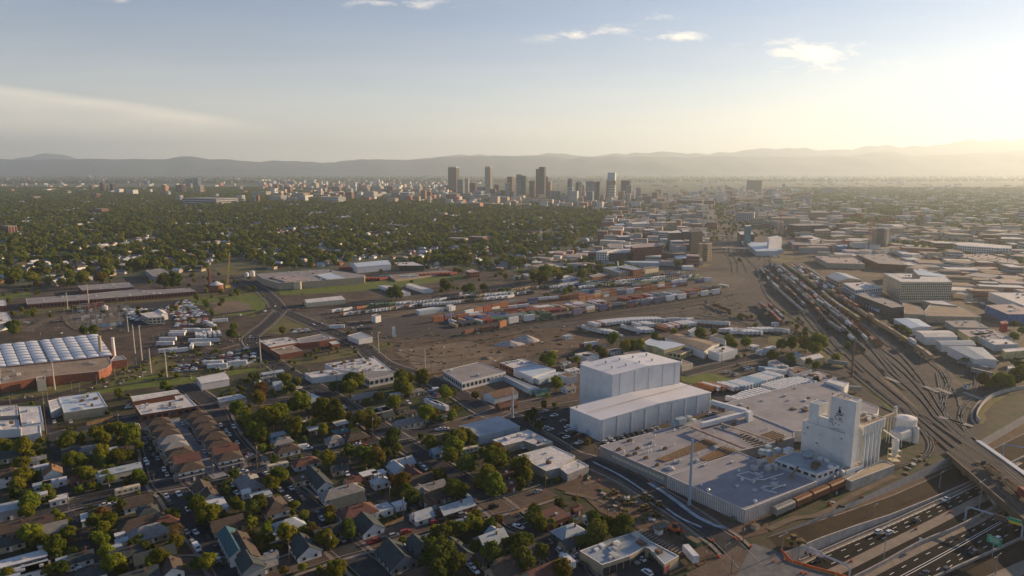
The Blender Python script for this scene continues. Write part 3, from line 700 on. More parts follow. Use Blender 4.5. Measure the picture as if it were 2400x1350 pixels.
for u, z in ((.2,2.2),(.6,2.2)): p = A_.lerp(B_, u)+azv(235)*.12; unitbox('dock_door', e2, (p.x, p.y, z), (3.4, .2, 4), 235, m_pil)
# horizontal seam on end walls
for e_, a, b_, zs in ((e1, A2, B2_, (9, 18.5)), (e2, A_, B_, (8.8,))):
    d = b_-a; nn = azv(235)*.04
    for zz in zs:
        p = (a+b_)/2+nn; unitbox('wall_seam', e_, (p.x, p.y, zz), (.12, d.length, .12), math.degrees(math.atan2(d.x, d.y)), m_pil)
b = MB(); r1 = (A_+B_)/2; r2 = (C_+D_p)/2; d = r2-r1; m_ = (r1+r2)/2
b.box((m_.x, m_.y, 14.12), (.35, d.length, .12), VA); b.build('ridge_cap', mat('faded_orange_ridge', (.5, .33, .26)), e2)
# ------------------------------------------------------------------ the factory
m_rib = mat('fluted_cream_cladding', (.40, .37, .35), rough=.8, var=.06, scale=.3)
m_ribd = mat('fluted_cladding_rib', (.60, .56, .54), rough=.8, var=.05, scale=.3)
m_froof = mat('factory_roof_membrane', (.33, .315, .33), rough=.85, var=.08, scale=.07, col2=(.22,.215,.235))
FA = para('P', '715,757 1505,1110 2240,818', 6.5)
fa = block('factory', 'low factory with a wide grey roof and fluted cream walls on its near corner', 'factory', FA, 6.5, m_rib, m_froof)
fp = [Vector((p.x, p.y, 0)) for p in FA]
b = MB()
for a, c in ((fp[0], fp[1]), (fp[1], fp[2])):
    d = c-a; n = int(d.length/1.15); az = math.degrees(math.atan2(d.x, d.y)); nn = Vector((d.y, -d.x, 0)).normalized()
    if nn.dot(-a) < 0: nn = -nn
    for i in range(n):
        p = a+d*((i+.5)/n)+nn*.14; b.box((p.x, p.y, 3.2), (.3, .5, 6.3), az)
b.build('cladding_ribs', m_ribd, fa)['kind'] = 'stuff'
FB = pl('P', '25,455 140,505 708,754 1425,512 1750,440 2010,370 2010,270 1600,125 1370,100 1040,190 760,262', 6.0)
fb = block('factory_hall', 'old factory hall with brown ribbed skylight strips across its wide flat roof', 'factory', FB, 6.0, m_gwall, m_froof)
q = [Vector((p.x, p.y, 0)) for p in FB]
facade(fb, q[1], q[2], 2.6, 4.2, 1, 14, .8, .9, m_cream, u0=.02, u1=.96)
m_strip = mat('rusty_skylight_frame', (.24, .15, .085), rough=.9, var=.2, scale=.8)
def onroof(s, z): return poly('P', s, z)
for s, n in (('610,595 690,615 1225,430 1110,385', 7), ('1045,585 1130,612 1432,500 1290,458', 6), ('1435,352 1500,330 1725,428 1600,458', 7), ('1655,352 1800,303 1925,352 1770,402', 6)):
    a, b1, c, d = onroof(s, 6.2)
    if s.startswith('16') or s.startswith('14'): a, b1, c, d = (a, d, c, b1) if s.startswith('14') else (a, d, c, b1)
    for i in range(n):
        t = i/(n-1); p = a.lerp(b1, t); q_ = d.lerp(c, t); m_ = (p+q_)/2; dd = q_-p
        unitbox('skylight_strip', fb, (m_.x, m_.y, 6.05), (.5, dd.length, .55), math.degrees(math.atan2(dd.x, dd.y)), m_strip)
FC = pl('Z', '1764,970 1700,944 1850,905 1932,893 1990,925 2060,955 2057,968 2010,1003 1862,1010', 6.4)
fc = block('factory_wing', 'pinkish flat roofed factory wing behind the grain tower with pale rounded end', 'factory', FC, 6.4, m_wpaint, m_froof, nunits=16)
for (x, y) in ((360,430),(590,360),(785,450),(525,478),(585,460),(455,495),(270,525),(515,525),(1185,325),(1205,490),(1030,545),(785,620),(1735,285),(1910,370),(785,300),(545,515),(650,487)):
    p = at('P', x, y, 6); b = MB(); b.cyl(p, .28, 5.7, 6.9, 6); b.cyl(p, .5, 6.9, 7.4, 6, .2); b.build('vent_cap', m_trim, fb)
for (x, y, s) in ((330,405,1.8),(560,425,2.2),(220,497,1.6),(410,488,1.5),(385,540,1.5),(310,560,1.4),(495,583,1.5),(690,488,1.5),(610,655,1.3),(840,620,2.2),(1015,615,2.0),(1400,240,1.8),(1840,415,1.6),(1875,405,1.4)):
    p = at('P', x, y, 6); b = MB(); b.box((p.x, p.y, 6.2), (s, s*1.4, .9), VA); b.box((p.x+.2, p.y, 6.9), (s*.6, s*.8, .6), VA); b.build('roof_unit', m_brown if s < 2 else m_unit, fb)
p = at('P', 745, 688, 6); b = MB(); b.cyl(p, 2.2, 5.8, 6.6, 14, 2.0); b.cyl(p, 1.5, 6.6, 7.0, 12, .8); b.build('round_vent', m_unit, fb)
for (x, y, r) in ((1132,915,.95),(1608,1028,.95),(1058,858,.7),(1480,808,.8),(1445,720,.6),(1535,598,.8)):
    p = at('P', x, y, 6.5); b = MB(); b.cyl(p, r*.7, 6.3, 6.9, 10); b.cyl(p, r, 6.9, 7.2, 10, r*.9); b.cyl(p, r*.9, 7.2, 7.7, 10, r*.35); b.build('roof_fan', mat('polished_cowl', (.7,.7,.7), rough=.35, metal=.4, var=.03), fa)
for (x, y) in ((1375,625),(1095,655),(1605,912),(1422,870),(1800,800),(1690,890)):
    p = at('P', x, y, 6.5); unitbox('roof_unit', fa, (p.x, p.y, 6.7), (1.4, 2.2, .8), VA, m_unit)
b = MB()
for s in ('1425,750 1545,720','1425,755 1590,815','1590,815 1640,790','1600,790 1690,770','1700,870 1925,860','1780,900 1920,850','1700,905 1830,935','1545,720 1620,750','1620,800 1700,800','1700,800 1900,740'):
    a, c = onroof(s, 7.0); b.tube(a, c, .22, 6); b.tube((a.x, a.y, 6.2), a, .12, 5)
b.build('roof_pipework', m_trim, fa)['kind'] = 'stuff'
b = MB()
for (x, y, sx, sy, h) in ((1600,700,3,2,2.2),(1660,660,2.5,2.5,3),(1700,640,3,2,2),(1740,700,2,3,2.5),(1590,830,1.6,1.6,1.6),(1800,870,3,2.4,1.8),(1640,765,4,1.6,1.4),(1800,690,3,2,2.6)):
    p = at('P', x, y, 6.5); b.box((p.x, p.y, 6.3+h/2), (sx, sy, h), VA+5)
    b.tube((p.x+1, p.y, 6.3+h), (p.x+3, p.y+2, 6.3+h), .2)
b.build('process_plant', m_unit, fa)['kind'] = 'stuff'
# blue-grey air handlers on their steel frame, beside the long warehouse
def handler(label, cx, cy, boxes, z, t='P'):
    e = empty('air_handler', at(t, cx, cy, 6), 0, label, 'air handler')
    for (x, y, sx, sy, h, m) in boxes:
        p = at(t, x, y, z); unitbox('casing', e, (p.x, p.y, z+h/2), (sx, sy, h), VA, m)
    b = MB(); a = e.location
    L = boxes[0]
    for dx in (-4.5, 0, 4.5):
        for dy in (-1.8, 1.8):
            p = Vector((a.x, a.y, 0))+V*dx+U*dy; b.tube((p.x, p.y, 5.8), (p.x, p.y, z), .12, 5)
    for dy in (-1.9, 1.9):
        p = Vector((a.x, a.y, z-.1))+U*dy; b.box(p, (.25, 10, .25), VA)
    b.build('steel_frame', m_trim, e); return e
m_ah = mat('blue_grey_casing', (.30, .38, .42), rough=.5, var=.05)
handler('large blue grey air handlers on a white frame against the long white warehouse', 870, 265, ((850,225,3.6,6.5,3.0,m_ah),(775,245,2.6,2.6,1.8,m_ah),(935,200,2.4,3.0,2.8,m_unit),(985,210,2,2.5,1.6,m_trim)), 7.3)
handler('cluster of four blue grey air handlers on legs left of the office block', 1750, 560, ((1680,540,2.6,3,2.4,m_ah),(1745,500,2.6,3,2.4,m_ah),(1750,555,2.6,3,2.6,m_ah),(1840,535,3.2,3.6,2.6,m_ah)), 7.4)
# conveyor galleries
def gallery(name, label, cat, A, B, w, h, m, legs=0, rail=False):
    e = empty(name, (A+B)/2, 0, label, cat); d = B-A; L = d.length; az = math.degrees(math.atan2(d.x, d.y))
    dn = d.normalized(); rr = Vector((dn.y, -dn.x, 0)).normalized()*w/2; up = Vector((0, 0, h)); b = MB()
    q = [A-rr, A+rr, B+rr, B-rr]; t_ = [p+up for p in q]
    b.quad(*t_); b.quad(q[3], q[2], q[1], q[0])
    for i in range(4): j = (i+1) % 4; b.quad(q[i], q[j], t_[j], t_[i])
    b.build('housing', m, e)
    for i in range(legs):
        p = A.lerp(B, (i+.5)/legs); b = MB()
        for s in (-1, 1): b.tube((p.x+rr.x*s, p.y+rr.y*s, 5.5 if h < 2 else 0), (p.x+rr.x*s, p.y+rr.y*s, p.z), .14, 5)
        b.build('support', m_trim, e)
    return e
gallery('conveyor_gallery', 'white enclosed conveyor gallery lying on the roof, from the small white tower to the left', 'conveyor', at('P', 1065, 262, 7.0), at('P', 1500, 148, 7.2), 2.2, 2.4, m_wh)
gallery('conveyor_gallery', 'white raised bridge from the long warehouse to the small white tower', 'conveyor', at('P', 1165, 30, 9.0), at('P', 1520, 128, 8.0), 2.4, 2.6, m_wh, 3)
block('transfer_tower', 'small white box tower where the two white galleries meet', 'tower', para('P', '1508,100 1545,128 1592,110', 11.0), 11.0, m_wh, m_whr, par=0)
gallery('pipe_bridge', 'pinkish railed walkway with pipes running across the old hall roof', 'pipe bridge', at('P', 960, 275, 7.6), at('P', 1500, 490, 7.6), 1.4, 1.0, mat('pinkish_lagging', (.42, .30, .27)), 8)
gallery('pipe_bridge', 'tan pipe duct along the roof left of the right hand skylights', 'pipe bridge', at('P', 1265, 235, 6.8), at('P', 1780, 405, 6.8), 1.1, .6, m_tan, 6)
# ------------------------------------------------------------------ grain tower complex
m_gt = mat('grain_tower_paint', (.76, .745, .70), rough=.85, var=.06, scale=.15, bump=.05)
m_cc = mat('raw_concrete', (.42, .38, .33), rough=.95, var=.12, scale=.3)
g0 = at('O', 650, 850, 0)                               # near corner of the grain block on the ground
def L3(u, v, z=0): return g0+U*u+V*v+Vector((0, 0, z))
hM = hat(*px('O', 650, 850), px('O', 640, 500)[1]); hH = hat(*px('O', 672, 835), px('O', 672, 215)[1])
UM = (at('O', 640, 500, hM)-at('O', 225, 385, hM)).length
def rect(u0, u1, v0, v1): return [L3(u0, v0), L3(u0, v1), L3(u1, v1), L3(u1, v0)]
HU = .46*UM
gt = empty('grain_tower', g0, 0, 'tall white painted grain tower with a cat emblem high on its left face', 'grain tower')
block('', '', '', rect(0, UM, 0, 11), hM, m_gt, m_groof, e=gt, wname='main_block', rname='main_roof')
block('', '', '', rect(.3, HU, 1.2, 9), hH, m_gt, m_groof, z0=hM-.5, e=gt, wname='head_house', rname='head_roof')
block('', '', '', rect(-2.6, 1.6, -1.5, 2.3), hH+1.2, m_gt, m_gt, z0=0, par=.3, e=gt, wname='lift_shaft', rname='lift_shaft_roof')
block('', '', '', rect(.69*UM, .90*UM, .8, 9.5), hM+10.5, m_gt, m_steel, z0=hM-.4, e=gt, wname='left_head_house', rname='left_head_roof')
block('', '', '', rect(HU+.1, .685*UM, .9, 5), hM+4.6, m_gt, m_gt, z0=hM-.4, e=gt, wname='middle_block', rname='middle_roof')
for (u, z, s) in ((15.5, .5, .7),):
    pass
FX = 1.2-.12        # face plane of the head house (v)
def facebox(u, z, w, h, m, name, v=FX, t=.12):
    p = L3(u, v); unitbox(name, gt, (p.x, p.y, z), (t, w, h), UA, m)
zt = hH
m_ink = mat('emblem_ink', (.03, .045, .10), rough=.8, var=.05); m_red = mat('emblem_red', (.45, .06, .08), rough=.8)
# emblem: a sitting cat, a line of small dark type, the word Cat
def flat(name, pts, m, v=FX-.03):
    b = MB(); P_ = [L3(-x, v, z) for x, z in pts]; n = len(P_)
    for tri in tessellate_polygon([[Vector((x, z, 0)) for x, z in pts]]): b.quad(*[P_[i] for i in tri])
    Pb = [p-V*-.06 for p in P_]
    for i in range(n): b.quad(P_[i], P_[(i+1) % n], Pb[(i+1) % n], Pb[i])
    return b.build(name, m, gt)
EX = -7.0; EZ = zt-7.6
cat_ = [(-.5,0),(1.3,0),(1.45,.3),(1.5,1.3),(1.2,2.4),(.75,3.1),(.65,3.5),(.8,3.8),(.85,4.3),(.8,4.8),(.6,4.5),(.3,4.5),(.05,4.85),(-.05,4.2),(.0,3.8),(.1,3.4),(-.1,2.6),(-.35,1.6),(-.45,.8)]
flat('emblem_cat', [(EX+x*.72, EZ+z*.72) for x, z in cat_], m_ink)
flat('emblem_tail', [(EX+x*.62, EZ+z) for x, z in ((1.3,0),(3.2,-.1),(4.6,-.3),(4.6,-.05),(3.2,.2),(1.4,.3))], m_ink)
def text(body, u, z, size, m, name, sx=1.0):
    cu_ = bpy.data.curves.new(name, 'FONT'); cu_.body = body; cu_.size = size; cu_.extrude = .03; cu_.align_x = 'CENTER'
    tmp = bpy.data.objects.new('t', cu_); COL.objects.link(tmp); dg = bpy.context.evaluated_depsgraph_get(); me = bpy.data.meshes.new_from_object(tmp.evaluated_get(dg)); bpy.data.objects.remove(tmp)
    me.materials.clear(); me.materials.append(m); o = bpy.data.objects.new(name, me); COL.objects.link(o)
    p = L3(u, FX-.06, z); d = -U; M = Matrix((( d.x*sx, 0, -V.x*-1, 0), (d.y*sx, 0, V.y, 0), (0, 1, 0, 0), (0, 0, 0, 1)))
    M = Matrix(((d.x*sx, 0, -V.x, p.x), (d.y*sx, 0, -V.y, p.y), (0, 1, 0, p.z), (0, 0, 0, 1)))
    o.matrix_world = Matrix.Translation(-gt.location) @ M; o.parent = gt
    return o
text('C', 7.9, EZ-3.5, 3.1, m_ink, 'emblem_letter', 1.0)
text('at', 5.95, EZ-3.3, 2.5, m_ink, 'emblem_letter', .9)
facebox(8.3, EZ-.65, .5, .5, m_red, 'emblem_square')
for k, u in enumerate((7.7, 7.2, 6.7, 6.2, 5.7, 5.2)): facebox(u, EZ-.7-.03*k, .4, .6, m_ink, 'emblem_small_letter')
facebox(5.6, EZ-4.0, 2.4, .16, m_ink, 'emblem_underline')
for (u, z, w, h) in ((2.0, zt-2.2, 1.1, 1.3),):
    for (du, dz, ww, hh) in ((-w/2,0,.25,h),(w/2,0,.25,h),(0,h/2,w,.25)): facebox(u+du, z+dz, ww, hh, m_blk, 'hatch_frame')
for z in (zt-7.5, zt-12.5):
    for (du, dz, ww, hh) in ((-.5,0,.1,1.2),(.5,0,.1,1.2),(0,.6,1,.1),(0,-.6,1,.1)): facebox(2+du, z+dz, ww, hh, m_pil, 'hatch_frame')
for u, z in ((8.2, zt-13.2), (6.5, zt-13.6)): facebox(u, z, .6, .35, m_blk, 'small_vent')
for u, z, w, h, m in ((15, hM-4.5, 1.3, .6, m_pil), (16.5, hM-9.5, 1.3, .6, m_brown), (4, hM-3, .6, .6, m_blk), (UM-3, hM-3, .9, .9, m_blk), (UM-1.6, hM-6.5, .9, .9, m_pil), (9, hM-12.5, 1.2, .4, m_pil)):
    facebox(u, z, w, h, m, 'wall_vent', v=-.05)
b = MB()
pts = [(UM-1, hM-16), (UM-5, hM-18.5), (14, hM-17.5), (6, hM-18), (3, hM-19)]
for i in range(4): b.tube(L3(pts[i][0], -.3, pts[i][1]), L3(pts[i+1][0], -.3, pts[i+1][1]), .18, 6)
b.tube(L3(UM-1, -.3, hM-16), L3(UM-1, -.3, 0), .3, 6); b.tube(L3(5, 0, hM+1.5), L3(11, -.2, hM+.3), .25, 6); b.tube(L3(9, .8, hM+2), L3(11, .6, hM+5), .3, 6); b.tube(L3(10.6, .6, hM+4), L3(10.6, .6, hM+5.6), .9, 10)
b.build('wall_pipework', m_pil, gt)['kind'] = 'stuff'
b = MB()
for u in (3, 6, 9, 12): b.tube(L3(u, 3, zt), L3(u, 3, zt+1.2), .35, 6)
b.build('roof_cowl', m_tan, gt)
# silos
hs = 19.5; hg = 24.5
sl = empty('grain_silos', L3(2, 22), 0, 'row of white concrete silos joined under a brown topped gallery', 'silo')
for k in range(5):
    b = MB(); b.cyl(L3(1.2, 14.6+3.75*k), 1.7, 0, hs, 20); b.build('silo', m_gt, sl, smooth=False)
for k in range(5):
    b = MB(); b.cyl(L3(5.4, 14.6+3.75*k), 1.7, 0, hs, 16); b.build('silo', m_gt, sl)
block('', '', '', rect(-1.0, 10.5, 11.2, 32.2), hg, m_gt, m_broof, z0=hs, e=sl, wname='gallery', rname='gallery_roof')
block('', '', '', rect(-.4, 6, 11.1, 12.9), hs+.5, m_cream, m_broof, e=sl, wname='end_wall', rname='end_roof', par=0)
for k in range(7): p = L3(-1.15, 12.5+3*k); unitbox('gallery_rib', sl, (p.x, p.y, 22), (.3, .3, 4.6), VA, m_trim)
units(sl, rect(-1, 10.5, 11.2, 32), hg-.2, 7, 3)
block('', '', '', rect(6, 9, 12, 14), hg+7, m_cream, m_tan, z0=hg-.4, e=sl, wname='stair_head', rname='stair_head_roof', par=0)
b = MB(); b.cyl(L3(5, 14.5), .55, hg, hg+10, 10); b.build('flue', m_cc, sl)
lb = block('concrete_podium', 'long low concrete loading shed under the silos with faint graffiti on its wall', 'shed', [at('O', x, y, 5) for x, y in ((650,862),(693,882),(1056,745),(960,700),(800,770))], 5.0, m_cc, m_tan, par=.3)
for k in range(11):
    a = at('O', 712+12*k, 915-4*k+(k % 3)*4, 2.6); aa = at('O', 693, 965, 0); 
q1 = at('O', 693, 882, 5); q2 = at('O', 1056, 745, 5); rr = random.Random(5)
b = MB(); dq = (q2-q1); dq.z = 0; nq = Vector((dq.y, -dq.x, 0)).normalized(); nq = -nq if nq.dot(-q1) < 0 else nq; azq = math.degrees(math.atan2(dq.x, dq.y))
for k in range(40):
    f = rr.uniform(.06, .8); p = q1+dq*f+nq*.03
    b.box((p.x, p.y, rr.uniform(.8, 3.6)), (.05, rr.uniform(.1, .5), rr.uniform(.2, 1.1)), azq)
b.build('graffiti', mat('faded_graffiti', (.58, .56, .54)), lb)['kind'] = 'stuff'
block('white_annex', 'small white annex at the foot of the lift shaft', 'annex', para('O', '598,770 650,797 798,740', 6.6), 6.6, m_gt, m_tan, par=.3)
tk = at('O', 1137, 520, 0); b = MB()
e = empty('storage_tank', tk, 0, 'big round white storage tank right of the silos', 'tank')
ht = hat(*px('O', 1137, 520), px('O', 1137, 350)[1]); MB().cyl(tk, 5.4, 0, ht, 28).build('shell', m_gt, e); MB().cyl(tk, 5.5, ht, ht+.9, 28, .6).build('lid', m_wpaint, e)
b = MB()
for k in range(24):
    a = 2*math.pi*k/24; b.tube((tk.x+5.4*math.cos(a), tk.y+5.4*math.sin(a), ht), (tk.x+5.4*math.cos(a), tk.y+5.4*math.sin(a), ht+1), .06, 4)
b.build('railing', m_trim, e)['kind'] = 'stuff'
tk = at('O', 1222, 560, 0); e = empty('storage_tank', tk, 0, 'narrow silver tank standing right of the big round tank', 'tank'); MB().cyl(tk, 1.5, 0, 8.5, 14).build('shell', m_trim, e); MB().cyl(tk, 1.5, 8.5, 9.3, 14, .4).build('lid', m_unit, e)
e = block('loading_house', 'white flat annex in front of the big round tank', 'annex', para('O', '1020,452 1120,490 1200,455', 8.2), 8.2, m_gt, m_wroof, z0=4.8, par=0)
b = MB()
for x, y in ((1035,500),(1115,530),(1190,500)):
    p = at('O', x, y, 4.8); b.tube((p.x, p.y, 0), (p.x, p.y, 5), .2, 6)
b.build('leg', m_trim, e)
sb = at('O', 1046, 740, 0); e = empty('small_silo', sb, 0, 'small white hopper silo on a yellow railed stair tower beside the loading shed', 'silo')
MB().cyl(sb, 1.6, 6.5, 13.2, 16).build('shell', m_gt, e); MB().cyl(sb, .4, 4.2, 6.5, 16, 1.6).build('cone', m_gt, e); MB().cyl(sb, 1.6, 13.2, 14.4, 16, .3).build('lid', m_gt, e)
b = MB()
for dx in (-2.2, 2.2):
    for dy in (-2.2, 2.2): b.tube((sb.x+dx, sb.y+dy, 0), (sb.x+dx, sb.y+dy, 8), .15, 5)
for zz in (2.5, 5, 8):
    b.box((sb.x, sb.y, zz), (4.6, 4.6, .12), 0)
b.build('stair_tower', m_sy if False else m_cream, e)
gallery('grain_conveyor', 'sloping brown conveyor from the silo gallery up to the rail hopper beside the tank', 'conveyor', L3(4, 32, 20), at('O', 1055, 330, 20), 1.4, 1.6, m_tan, 2)
gallery('grain_conveyor', 'thin white sloping chute between the silos and the small silo', 'conveyor', L3(0, 33, 17), sb+Vector((0, 0, 13.5)), .6, .6, m_trim)
e = block('rail_hopper', 'small grey hopper box standing on legs beside the tracks above the round tank', 'hopper', para('O', '1048,258 1066,268 1085,258', 21), 21, m_unit, m_unit, z0=15, par=0)
MB().cyl(e.location, .6, 0, 15, 8).build('leg', m_unit, e)
# office wing
OF = para('O', '55,695 410,820 595,750', 9.0)
of = block('office_block', 'white office block with a blue grey roof at the foot of the grain tower', 'office', OF, 9.0, m_wpaint, m_steel, par=.4)
o_ = [Vector((p.x, p.y, 0)) for p in OF]
facade(of, o_[0], o_[1], 6.6, 8.0, 1, 6, .62, .9); facade(of, o_[1], o_[2], 6.3, 7.8, 1, 4, .55, .9)
p = at('O', 170, 640, 9); unitbox('roof_cabin', of, (p.x, p.y, 10), (3, 4.5, 2.4), VA, m_wpaint); p = at('O', 335, 680, 9); unitbox('air_handler', of, (p.x, p.y, 10.9), (3, 5.2, 2.2), VA, m_ah)
for x, y, s in ((440,700,2.2),(485,715,1.6),(400,745,3.2),(385,770,2.4),(520,770,2)): p = at('O', x, y, 9); unitbox('roof_unit', of, (p.x, p.y, 9.6), (s, s, 1.3), VA, m_trim if s < 2.3 else m_brown)
for k, (x, y) in enumerate(((540,930),(565,915),(598,900),(578,740))):
    p = at('O', x, y, 0); e = empty('process_vessel', p, 0, ['slim steel vessel beside the hopper cars, leftmost','slim steel vessel beside the hopper cars, second from the left','stout pale vessel against the foot of the grain tower','tall dark flue at the corner of the office block'][k], 'vessel')
    MB().cyl(p, [.8,.8,1.7,.6][k], 0, [5.5,6.5,6.5,8][k], 12).build('shell', m_unit, e); MB().cyl(p, [.8,.8,1.7,.6][k], [5.5,6.5,6.5,8][k], [6.2,7.2,7.4,8.4][k], 12, .2).build('cap', m_unit, e)
gallery('ramp_conveyor', 'rusty sloping conveyor leaning on the office block roof edge', 'conveyor', at('O', 180, 860, 6.6), at('O', 250, 765, 9.6), .9, .6, m_strip)
def monopole(t, x, y, xt, yt, label, r=.85, z=0, m=m_steelb, arms=0, name='steel_pole', cat='pole', r2=None):
    bpt = at(t, x, y, z); h = hat(px(t, x, y)[0], px(t, x, y)[1], px(t, xt, yt)[1]); e = empty(name, bpt, 0, label, cat)
    MB().tube(bpt, bpt+Vector((0, 0, h)), r, 10, r2 or r*.6).build('shaft', m, e)
    MB().cyl(bpt, r*1.6, 0, .5, 10).build('base', m_barr, e)
    for k in range(arms):
        zz = h-.8-1.6*k; b = MB().tube(bpt+Vector((0, 0, zz))-V*1.6, bpt+Vector((0, 0, zz))+V*1.6, .1, 5); b.build('arm', m, e)
    return e
monopole('P', 940, 1060, 965, 390, 'massive blue grey steel pole rising in front of the factory', .78)
